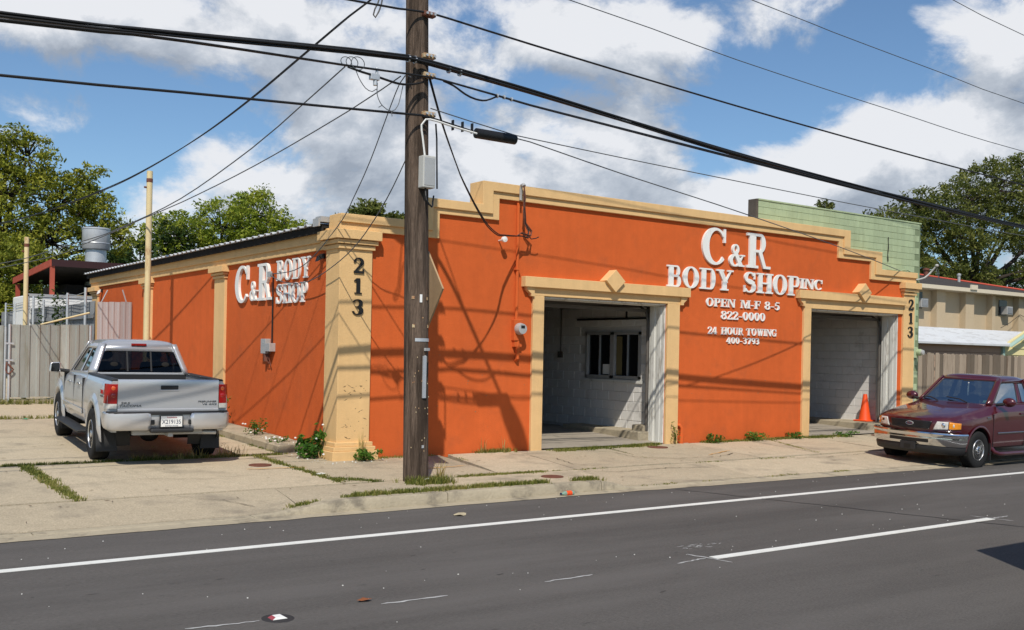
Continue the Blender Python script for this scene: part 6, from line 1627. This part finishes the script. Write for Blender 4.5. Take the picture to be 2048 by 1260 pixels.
tree('shade_tree', 'large yellow green tree filling the sky at the left edge', (.0, 33, .7),
     [(-1.2, 33, 9.2, 2.2, 2, 1.7), (1.2, 33, 9.9, 1.2, 1.5, 1.2), (.2, 32.5, 8.0, 2.5, 2, 1.6), (2.6, 33, 8.2, 1.7, 1.8, 1.3), (3.6, 33, 9.3, .8, .9, .7), (4.2, 33, 7.3, 1.3, 1.4, .9), (5.1, 32.6, 6.6, .8, 1, .6), (-.5, 32, 6.4, 2.2, 2, 1.4), (2.2, 32.5, 6.3, 1.8, 1.6, 1.2), (.6, 33, 10.6, .6, .7, .7), (-2.8, 33, 7.5, 1.8, 2, 2), (-.8, 33.5, 10.4, .8, .8, .6), (3.9, 32.8, 8.2, .9, .9, .7), (-2.4, 31.5, 5.2, 1.3, 1.2, 1.2), (-2.0, 31, 3.6, 1.0, 1, 1.2)],
     LM_yellow, 3, nl=42000, size=.105, cl=.42, trunk_r=.32, fork=.45)
tree('shade_tree', 'dark green tree behind the gate under the large left tree', (-.2, 28.5, .7), [(-.5, 28.3, 4.8, 1.0, 1.0, 1.2), (.35, 29.5, 3.4, .9, .8, 1.3), (-.6, 27.6, 2.8, .7, .8, 1.3), (.4, 30, 5.4, 1.2, 1, .8), (1.6, 31, 4.6, 1.0, .8, .8)], LM_yellow, 5, nl=16000, size=.10, cl=.4, trunk_r=.18)
tree('shade_tree', 'bright green bushy tree rising behind the body shop roof in the middle', (13.2, 41, .8),
     [(10.2, 41, 7.6, 2.0, 2, 1.6), (12.6, 41, 8.6, 1.9, 2, 1.5), (14.6, 41, 9.3, 1.5, 1.6, 1.5), (15.9, 41, 7.9, 1.7, 1.8, 1.8), (13.5, 40, 6.9, 2.6, 1.5, 1.6), (17.0, 41, 8.4, .9, 1, 1.0), (14.8, 41, 10.6, .5, .5, .6)], LM_bright, 8, nl=28000, size=.12, cl=.5)
tree('shade_tree', 'deep green small tree between the left tree and the middle tree', (8.2, 40, .8), [(8.0, 40, 6.2, 1.6, 1.5, 1.4), (9.6, 40, 7.6, 1.0, 1.1, .9), (6.4, 39, 5.4, 1.6, 1.2, 1.3), (10.5, 39, 5.6, 1.5, 1.2, 1.5)], LM_deep, 11, nl=9000, size=.15, cl=.45)
tree('shade_tree', 'distant dark tree top showing between roof edge and utility pole', (24.5, 46, .8), [(23.2, 46, 10.3, 1.2, 1.2, .9), (24.6, 46, 10.9, 1.2, 1.2, .9), (26.3, 46, 10.2, 1.3, 1.2, 1.0)], LM_dark, 13, nl=5000, size=.2, cl=.5)
tree('oak_tree', 'huge dark oak with thick limbs behind the motel on the right', (62.5, 26, .7),
     [(49.8, 25, 10.6, 1.5, 1.4, 1.0), (52.6, 26, 10.8, 1.8, 2, 1.3), (55.6, 26, 12.4, 1.5, 1.8, 1.5), (54.2, 26, 9.4, 2.2, 2, 1.3), (58, 26, 11.8, 2.4, 2.2, 1.8), (61, 26, 13.2, 2.6, 2.4, 2.0), (64.8, 26, 14.6, 2.8, 2.6, 2.2), (69, 26, 15.0, 3.4, 2.6, 2.6), (59.5, 25, 9.9, 2.4, 2, 1.1), (64, 25, 11.2, 2.4, 1.8, 1.2), (69, 25, 11.6, 2.8, 2, 1.8), (56.5, 25, 8.4, 2.2, 1.6, .8), (66.5, 24, 8.8, 2.2, 1.4, .7), (71, 25, 9.0, 2.4, 1.8, 1.3), (61.5, 25, 8.0, 2.2, 1.4, .9), (53.5, 24, 7.6, 1.8, 1.2, 1.0), (57.5, 24, 10.3, 1.8, 1.2, 1.0)],
     LM_dark, 17, nl=46000, size=.145, cl=.6, trunk_r=.5, fork=.48)
tree('oak_tree', 'dark lower trees standing right behind the motel roof ridge', (60, 31, .7), [(54, 31, 7.0, 2.5, 2, 1.8), (58, 31, 7.2, 2.6, 2, 1.7), (63, 31, 7.2, 2.8, 2, 1.8), (68, 31, 7.4, 3, 2, 2.0), (73, 31, 7.6, 3, 2, 2.4), (79, 31, 8.0, 3, 2, 3)], LM_deep, 19, nl=15000, size=.2, cl=.6)
tree('shade_tree', 'tiny dark tree tip peeking over the green block wall', (46.9, 27, .7), [(46.9, 27, 11.7, .45, .5, .4), (47.2, 27, 10.4, .6, .6, .7)], LM_dark, 23, nl=1200, size=.15, cl=.3, trunk_r=.15)
# far tree line that reads as one mass
rng = random.Random(40); fm = MB(); fa = []
for k in range(330):
    x = rng.uniform(-70, 150); y = rng.uniform(70, 95); h = rng.uniform(3.5, 8)
    for _ in range(3): leaves(fm, fa, (x + rng.uniform(-2, 2), y, rng.uniform(.5, h)), (2.4, 2, 1.6), 22, .55, rng)
o = solo('tree_line', fm, LM_deep, 'far dark green tree line closing the horizon', None, kind='stuff')
a = o.data.attributes.new('leaf', 'FLOAT', 'FACE'); a.data.foreach_set('value', fa)
# ------------------------------------------------------------------ weeds, grass and litter
LM_grass = leafmat('grass_blade', (0.088, 0.120, 0.022), (0.192, 0.216, 0.040), (0.384, 0.336, 0.112))
LM_weed = leafmat('weed_leaf', (0.032, 0.096, 0.013), (0.072, 0.184, 0.022), (0.144, 0.256, 0.038))
LM_dry = leafmat('dry_grass', (0.256, 0.192, 0.064), (0.448, 0.352, 0.128), (0.576, 0.480, 0.208))
def blades(mb, att, x, y, n, h, spread, rng, lean=.5):
    for _ in range(n):
        px, py = x + rng.gauss(0, spread), y + rng.gauss(0, spread); z = zg(px, py) - .012
        if YK(px) - .02 > py: continue
        a = rng.uniform(0, 6.28); L_ = h * rng.uniform(.4, 1.25); w = .0045 * rng.uniform(.7, 1.5); k = lean * rng.uniform(.2, 1.2)
        dx, dy = cos(a), sin(a); sx, sy = -dy * w, dx * w
        o = len(mb.v)
        mb.v += [(px - sx, py - sy, z), (px + sx, py + sy, z), (px + dx * L_ * k * .4 + sx * .8, py + dy * L_ * k * .4 + sy * .8, z + L_ * .6), (px + dx * L_ * k * .4 - sx * .8, py + dy * L_ * k * .4 - sy * .8, z + L_ * .6), (px + dx * L_ * k, py + dy * L_ * k, z + L_ * (1 - .25 * k))]
        mb.f += [[o, o + 1, o + 2, o + 3], [o + 3, o + 2, o + 4]]; mb.m += [0, 0]; v = rng.random(); att += [v, v]
rng = random.Random(5); gm = MB(); ga = []
def row(p0, p1, n, h, w, lean=.6, gaps=.25):
    for k in range(n):
        t = rng.random(); x, y = lerp(p0[0], p1[0], t), lerp(p0[1], p1[1], t)
        if mnoise.noise((x * 1.6, y * 1.6, 4.4)) < -gaps + .1 * rng.random(): continue
        blades(gm, ga, x + rng.gauss(0, w), y + rng.gauss(0, w), 7, h, .02, rng, lean)
row((-8.5, .90), (-.5, .90), 900, .05, .035, gaps=.6)
row((-2.9, .92), (-1.3, .93), 90, .08, .04, gaps=1)
row((-4.45, .9), (-4.45, -2.3), 420, .055, .045, gaps=.8)
row((-1.03, .85), (-1.02, -2.3), 300, .05, .04, gaps=.5)
row((-1.0, -1.9), (-.5, -2.36), 120, .05, .06, gaps=1)
row((-8, 7.87), (-1.2, 7.87), 260, .10, .05, gaps=.4)
row((-8, 11.6), (-1.0, 11.7), 420, .16, .08, gaps=.8)
row((-1.5, -3.66), (2.3, -3.68), 900, .075, .055, gaps=.45)
row((-.30, -2.85), (.20, -2.95), 120, .13, .09, gaps=1)
row((-2.4, -3.72), (-1.5, -3.68), 150, .05, .04, gaps=.2)
row((.8, -2.40), (2.3, -2.42), 360, .04, .05, gaps=.25)
row((2.5, -2.40), (8, -2.5), 220, .03, .025, gaps=.02)
row((1.6, -2.3), (2.1, -.05), 110, .025, .02, gaps=.1)
row((4.2, -.22), (6.7, -.12), 480, .055, .07, gaps=.55)
row((6.0, -.18), (6.9, -.10), 200, .07, .05, gaps=1)
row((2.6, .0), (3.4, -.06), 120, .09, .05, gaps=1)
row((.6, -.1), (1.8, -.06), 70, .05, .03, gaps=.2)
row((8.2, -.10), (11.2, -.08), 420, .06, .06, gaps=.35)
row((11.4, -.1), (12.8, -.2), 160, .07, .08, gaps=.6)
row((3.0, YK(4) + .14), (9.5, YK(9) + .14), 160, .035, .02, gaps=-.1)
row((-.55, 1.0), (-.53, 6), 160, .05, .03, gaps=.05)
row((5.05, -2.3), (5.5, -.1), 60, .02, .015, gaps=.1); row((9.05, -2.36), (10.2, .0), 140, .03, .02, gaps=.3)
o = solo('grass', gm, LM_grass, 'thin grass growing in the joints of the concrete slabs', None, kind='stuff')
a = o.data.attributes.new('leaf', 'FLOAT', 'FACE'); a.data.foreach_set('value', ga)
# dry seed heads in front of the silver pickup
dm = MB(); da = []
for k in range(46):
    x, y = rng.uniform(-2.9, -1.2), .93 + rng.gauss(0, .05); blades(dm, da, x, y, 6, .20 if x > -2.2 else .13, .03, rng, .8)
    if rng.random() < .6: leaves(dm, da, (x + rng.gauss(0, .05), y, zg(x, y) + rng.uniform(.10, .22)), (.03, .03, .03), 7, .012, rng)
for k in range(8): blades(dm, da, .32 + rng.gauss(0, .03), -.22, 3, .42, .02, rng, .35)
for k in range(7): blades(dm, da, rng.choice((2.75, 3.2)) + rng.gauss(0, .03), -.06, 4, .30, .02, rng, .5)
for k in range(9): blades(dm, da, .18 + rng.gauss(0, .06), -2.85, 4, .36, .03, rng, .8)
o = solo('dry_grass', dm, LM_dry, 'dry seeding grass stalks at joints and wall foot', None, kind='stuff')
a = o.data.attributes.new('leaf', 'FLOAT', 'FACE'); a.data.foreach_set('value', da)
def bush(name, lab, x, y, r, h, n, size, lm=LM_weed, stems=5, seed=1, flowers=0, cat='plant'):
    rg = random.Random(seed); z = zg(x, y) + (.12 if -.55 < x < -.02 and y > 1 else 0)
    t = thing(name, lab, cat, (x, y, z)); c = MB(); at = []; s = MB()
    for k in range(stems):
        e = (x + rg.uniform(-r, r) * .8, y + rg.uniform(-r, r) * .8, z + h * rg.uniform(.55, 1)); s.tube([(x, y, z - .02), ((x + e[0]) / 2, (y + e[1]) / 2, z + h * .5), e], [.008, .006, .003], n=4)
        leaves(c, at, e, (r * .45, r * .45, h * .28), n // (2 * stems), size, rg, .9)
    leaves(c, at, (x, y, z + h * .36), (r, r, h * .36), n // 2, size, rg, .9)
    part('stem', s, lm, t, kind='stuff'); o = part('foliage', c, lm, t, kind='stuff')
    a = o.data.attributes.new('leaf', 'FLOAT', 'FACE'); a.data.foreach_set('value', at)
    if flowers:
        f = MB()
        for k in range(flowers): f.ell((x + rg.uniform(-r, r) * 1.2, y + rg.uniform(-r, r) * 1.2, z + rg.uniform(.05, h)), (.022, .022, .016), 6, 4)
        part('flower', f, M['white'], t, kind='stuff')
bush('weed', 'bright green leafy weed clump at the foot of the corner pilaster, left side', -.34, .32, .22, .35, 420, .055, seed=2, flowers=3)
bush('weed', 'tall narrow weed stem with white flowers touching the corner pilaster', -.16, .40, .06, .58, 60, .04, stems=3, seed=3, flowers=3)
bush('weed', 'low green weed clump in front of the corner pilaster base', .36, -.24, .20, .19, 300, .04, seed=4)
bush('weed', 'sprawling reddish green weed on the concrete strip beside the side wall, near the pickup', -.34, 4.6, .28, .55, 150, .04, seed=6, stems=7)
bush('weed', 'small flowering weed in the middle of the concrete strip', -.32, 2.7, .22, .26, 150, .035, seed=7, flowers=5)
bush('weed', 'small weed with white flowers near the end of the concrete strip', -.35, 1.5, .2, .10, 60, .03, seed=9, flowers=10)
bush('weed', 'thin yellow weed at the foot of the right post of the first garage door', 7.36, -.12, .12, .36, 90, .03, LM_grass, seed=10)
bush('weed', 'low green weed tuft under the lettering, nearest to the first garage door', 8.35, -.2, .18, .17, 220, .032, seed=12)
bush('weed', 'round green weed tuft at the wall, below the middle of the lettering', 9.65, -.16, .24, .17, 320, .032, seed=13)
bush('weed', 'low weed tuft at the left post of the second garage door', 11.0, -.14, .22, .14, 260, .03, seed=14)
bush('weed', 'flat weed tuft on the apron in front of the second garage door', 12.6, -.2, .24, .12, 240, .03, seed=15)
bush('vine', 'green vine climbing the fence post left of the carport post', -.98, 17.9, .16, 2.6, 300, .07, LM_deep, seed=21)
bush('vine', 'green vine climbing the corrugated fence under the carport', -.98, 15.4, .22, 2.5, 420, .07, LM_deep, seed=22)
# iron covers
def cover(x, y, r, lab):
    q = MB(); z = zg(x, y); q.lathe([(r, -.02), (r, .012), (r * .93, .015), (r * .92, .010), (0, .012)], (x, y, z), 28); q.box(x - r * .5, x + r * .5, y - .012, y + .012, z + .010, z + .016); tag(solo('valve_cover', q, M['rust'], lab, 'valve cover', 'iron valve covers in the pavement', smooth=40, origin=None))
cover(-1.38, -.23, .17, 'round rusty iron cover in the slab behind the silver pickup'); cover(1.96, -3.08, .165, 'round rusty iron cover near the kerb right of the utility pole')
cover(6.57, -.44, .20, 'dark iron cover in front of the right side of the first garage door'); cover(13.8, -.35, .22, 'dark iron cover in front of the second garage door')
# traffic cone
cn = thing('traffic_cone', 'orange traffic cone standing by the white wall of the second garage door', 'traffic cone', (15.0, .95, .41))
M['cone'] = mat('cone_orange', (.80, .085, .015), .5, .4)
q = MB(); q.lathe([(.155, .035), (.145, .06), (.05, .66), (.045, .68), (.03, .68), (.03, .60)], (15.0, .95, .405), 24); part('cone_body', q, M['cone'], cn, smooth=40)
q = MB(); q.box(14.80, 15.20, .75, 1.15, .405, .44); part('cone_base', q, M['cone'], cn, bevel=.012)
# road marker, bottle, litter
rm = thing('road_marker', 'raised red and white reflective road marker on the asphalt in the foreground', 'road marker', (-4.36, -8.06, 0))
q = MB(); q.hexa([(-4.42, -8.11, .0), (-4.30, -8.11, .0), (-4.30, -8.01, .0), (-4.42, -8.01, .0)], [(-4.39, -8.10, .018), (-4.33, -8.10, .018), (-4.33, -8.02, .018), (-4.39, -8.02, .018)]); part('marker_body', q, M['white'], rm)
q = MB(); q.add([(-4.423, -8.105, .002), (-4.423, -8.015, .002), (-4.392, -8.025, .0195), (-4.392, -8.095, .0195)], [(3, 2, 1, 0)]); o = part('reflector', q, M['redlens'], rm)
q = MB(); q.ell((-4.36, -8.06, .0), (.115, .13, .0045), 20, 6); part('adhesive_pad', q, tar, rm)
bt = thing('drink_bottle', 'crushed plastic drink bottle with orange label lying at the kerb', 'bottle', (1.5, -3.97, .03))
q = MB(); q.lathe([(.012, -.115), (.014, -.09), (.033, -.06), (.034, .08), (.028, .10), (0, .105)], (1.5, -4.02, .035), 14, 'x'); part('bottle_body', q, mat('bottle_green', (.25, .45, .35), .15, .5, alpha=.7), bt, smooth=50)
q = MB(); q.lathe([(.0352, -.03), (.0355, .06)], (1.5, -4.02, .035), 14, 'x'); part('bottle_label', q, M['cone'], bt)
q = MB(); q.lathe([(.015, -.125), (.015, -.105)], (1.5, -4.02, .035), 10, 'x'); part('bottle_cap', q, M['plateblue'], bt)
def scrap(x, y, r, m, lab, name='litter', seed=1, z0=.006):
    rg = random.Random(seed); q = MB(); z = (zg(x, y) if y > YK(x) else 0) + z0; n = 9
    ring = [(x + r * rg.uniform(.5, 1.1) * cos(2 * pi * k / n) * 1.5, y + r * rg.uniform(.5, 1.1) * sin(2 * pi * k / n), z + rg.uniform(0, r * .35)) for k in range(n)]
    q.add(ring + [(x, y, z + r * .4)], [(k, (k + 1) % n, n) for k in range(n)]); tag(solo(name, q, m, lab, 'litter'))
scrap(-.95, -1.45, .06, M['white'], 'white paper scrap on the pavement left of the utility pole', seed=2); scrap(-2.92, .97, .045, mat('blue_cap', (.35, .5, .6), .5), 'pale blue plastic scrap in the grass behind the silver pickup', seed=3)
scrap(-3.60, -7.92, .05, mat('dead_leaf', (.22, .075, .03), .9), 'curled brown dead leaf on the asphalt', 'leaf', 4); scrap(-.71, -4.75, .07, mat('flat_tan', (.42, .36, .24), .9), 'flat tan scrap on the asphalt in front of the pole', seed=5, z0=.003)
scrap(-3.2, 7.7, .06, mat('green_bottle', (.05, .35, .18), .3), 'green plastic bottle in the grass by the gate', seed=6); scrap(-.02, -2.86, .05, M['white'], 'white scrap in the grass at the foot of the utility pole', seed=8, z0=.05)
# pale grit and twigs scattered on the road edge and slabs
q = MB(); rg = random.Random(77)
for k in range(150):
    x = rg.uniform(-6.2, 12); y = rg.choice([rg.gauss(-4.3, .22), rg.uniform(-8.6, -4.2), rg.gauss(-7.6, .3)]); r = rg.uniform(.003, .008); q.ell((x, y, .003), (r, r, r * .7), 5, 3)
for k in range(90):
    x, y = rg.uniform(-.55, .8), rg.uniform(-.5, 2.4); r = rg.uniform(.006, .018); q.ell((x, y, zg(x, y) + (.13 if x < -.02 and y > 1.05 else .0) + .004), (r, r, r * .7), 5, 3)
solo('grit', q, M['oldwhite'], 'pale grit scattered along the kerb and on the road', None, kind='stuff')
q = MB()
for k in range(170):
    x, y = rg.uniform(-5.5, 10), rg.uniform(-3.6, 4)
    if y > -.1 and x > -.6: continue
    a = rg.uniform(0, 6.28); L_ = rg.uniform(.015, .05); w = rg.uniform(.004, .012); z = zg(x, y) + .012
    q.add([(x - L_ * cos(a), y - L_ * sin(a), z), (x - w * sin(a), y + w * cos(a), z + .004), (x + L_ * cos(a), y + L_ * sin(a), z + .002), (x + w * sin(a), y - w * cos(a), z)], [(0, 1, 2, 3)])
solo('dead_leaves', q, mat('leaf_litter', (.10, .06, .03), .95, var=.3), 'small brown leaves and twigs lying on the concrete', None, kind='stuff')
# faded orange survey paint on the pavement
q = MB(); stroke(q, (-1.75, -.62), (-.85, -.72), .02, z=0, n=14); stroke(q, (.35, -1.55), (1.5, -1.42), .02, z=0, n=14); stroke(q, (6.6, -1.75), (7.6, -1.35), .014, z=0, n=14)
q.v = [(x, y, zg(x, y) + .013) for x, y, z in q.v]
part('survey_paint', q, mat('survey_orange', (.62, .33, .08), .9), sw, kind='stuff')

# ------------------------------------------------------------------ cracks in the concrete, dark flecks in the asphalt
rg = random.Random(12)
crackm = mat('crack_dark', (.05, .042, .03), .95, .05)
def crack(parent, pts, w):
    q = MB(); sp = []
    P = [Vector((a, b, 0)) for a, b in pts]
    for i in range(len(P) - 1):
        n = max(2, int((P[i + 1] - P[i]).length / .09))
        for k in range(n):
            p = P[i].lerp(P[i + 1], k / n); sp.append(p + Vector((rg.gauss(0, .014), rg.gauss(0, .014), 0)))
    sp.append(P[-1]); vs = []
    for i, p in enumerate(sp):
        t = (sp[min(i + 1, len(sp) - 1)] - sp[max(i - 1, 0)]).normalized(); o = Vector((-t.y, t.x, 0)) * w * rg.uniform(.2, 1.2)
        vs += [(p.x + o.x, p.y + o.y, zg(p.x, p.y) + .0125), (p.x - o.x, p.y - o.y, zg(p.x, p.y) + .0125)]
    q.add(vs, [(2 * i, 2 * i + 1, 2 * i + 3, 2 * i + 2) for i in range(len(sp) - 1)]); part('crack', q, crackm, parent)
crack(sw, [(3.1, -.4), (3.5, -1.2), (3.3, -1.9), (3.7, -2.4)], .010); crack(sw, [(4.7, -.25), (5.1, -.9), (5.0, -1.5), (5.6, -1.9), (6.6, -2.0), (7.3, -1.7)], .012)
crack(sw, [(5.6, -1.9), (5.9, -2.4)], .008); crack(sw, [(2.9, -2.55), (3.5, -2.8), (4.6, -2.75), (5.5, -2.95)], .010); crack(sw, [(7.7, -2.6), (8.6, -2.75), (10.2, -2.62)], .010)
crack(sw, [(1.55, -.3), (1.75, -.9), (1.6, -1.4)], .006); crack(sw, [(-.9, -.9), (-.2, -1.05), (.5, -1.4), (1.4, -1.5)], .006); crack(sw, [(-3.4, -2.5), (-2.9, -2.9), (-2.7, -3.4)], .006)
crack(lot, [(-4.6, 3.0), (-3.6, 3.1), (-2.8, 2.9)], .007); crack(sw, [(-4.3, -1.2), (-3.3, -1.0), (-2.6, -1.3), (-1.8, -1.15)], .005); crack(sw, [(9.3, -.4), (9.9, -.9), (10.4, -.8), (11.0, -1.4)], .008)
q = MB()
for k in range(150):
    x = rg.uniform(-6.5, 9); y = rg.choice([rg.gauss(-6.4, .35), rg.gauss(-9.3, .5), rg.gauss(-7.3, .5)]); L_ = rg.uniform(.012, .06); w = rg.uniform(.002, .006); a = rg.gauss(0, .15)
    q.add([(x - L_, y - L_ * a, .0032), (x + L_ * .2, y - w, .0032), (x + L_, y + L_ * a, .0032), (x - L_ * .3, y + w, .0032)], [(0, 1, 2, 3)])
part('dark_fleck', q, mat('fleck', (.055, .05, .048), .85), rd, kind='stuff')

# ------------------------------------------------------------------ made-up box truck, added out of view so its roof corner shades the road
shadow_truck = thing('box_truck', 'made-up white box truck out of frame, added for its shadow on the road at lower right', 'truck', (4.2, -12.6, 0))
q = MB(); q.box(1.25, 6.0, -13.6, -11.28, .95, 2.98); part('cargo_box', q, M['oldwhite'], shadow_truck, bevel=.03)
q = MB(); q.hexa([(6.05, -13.5, .6), (8.1, -13.5, .6), (8.1, -11.4, .6), (6.05, -11.4, .6)], [(6.05, -13.4, 2.3), (7.2, -13.4, 2.3), (7.2, -11.5, 2.3), (6.05, -11.5, 2.3)]); o = part('cab', q, M['oldwhite'], shadow_truck, bevel=.05); fixnormals(o.data)
q = MB(); q.hexa([(6.3, -11.42, 1.45), (7.55, -11.42, 1.45), (7.55, -11.41, 1.45), (6.3, -11.41, 1.45)], [(6.3, -11.50, 2.15), (7.2, -11.50, 2.15), (7.2, -11.49, 2.15), (6.3, -11.49, 2.15)]); o = part('side_window', q, M['darkglass'], shadow_truck)
q = MB(); q.box(1.3, 7.9, -13.2, -11.7, .5, .95); part('chassis', q, M['plastic'], shadow_truck)
for x in (2.4, 7.2):
    for y in (-11.55, -13.35):
        q = MB(); q.lathe([(.0, y - .13), (.36, y - .13), (.40, y - .10), (.40, y + .10), (.36, y + .13), (.0, y + .13)], (x, 0, .40), 22, 'y'); part('wheel', q, M['rubber'], shadow_truck, smooth=40)
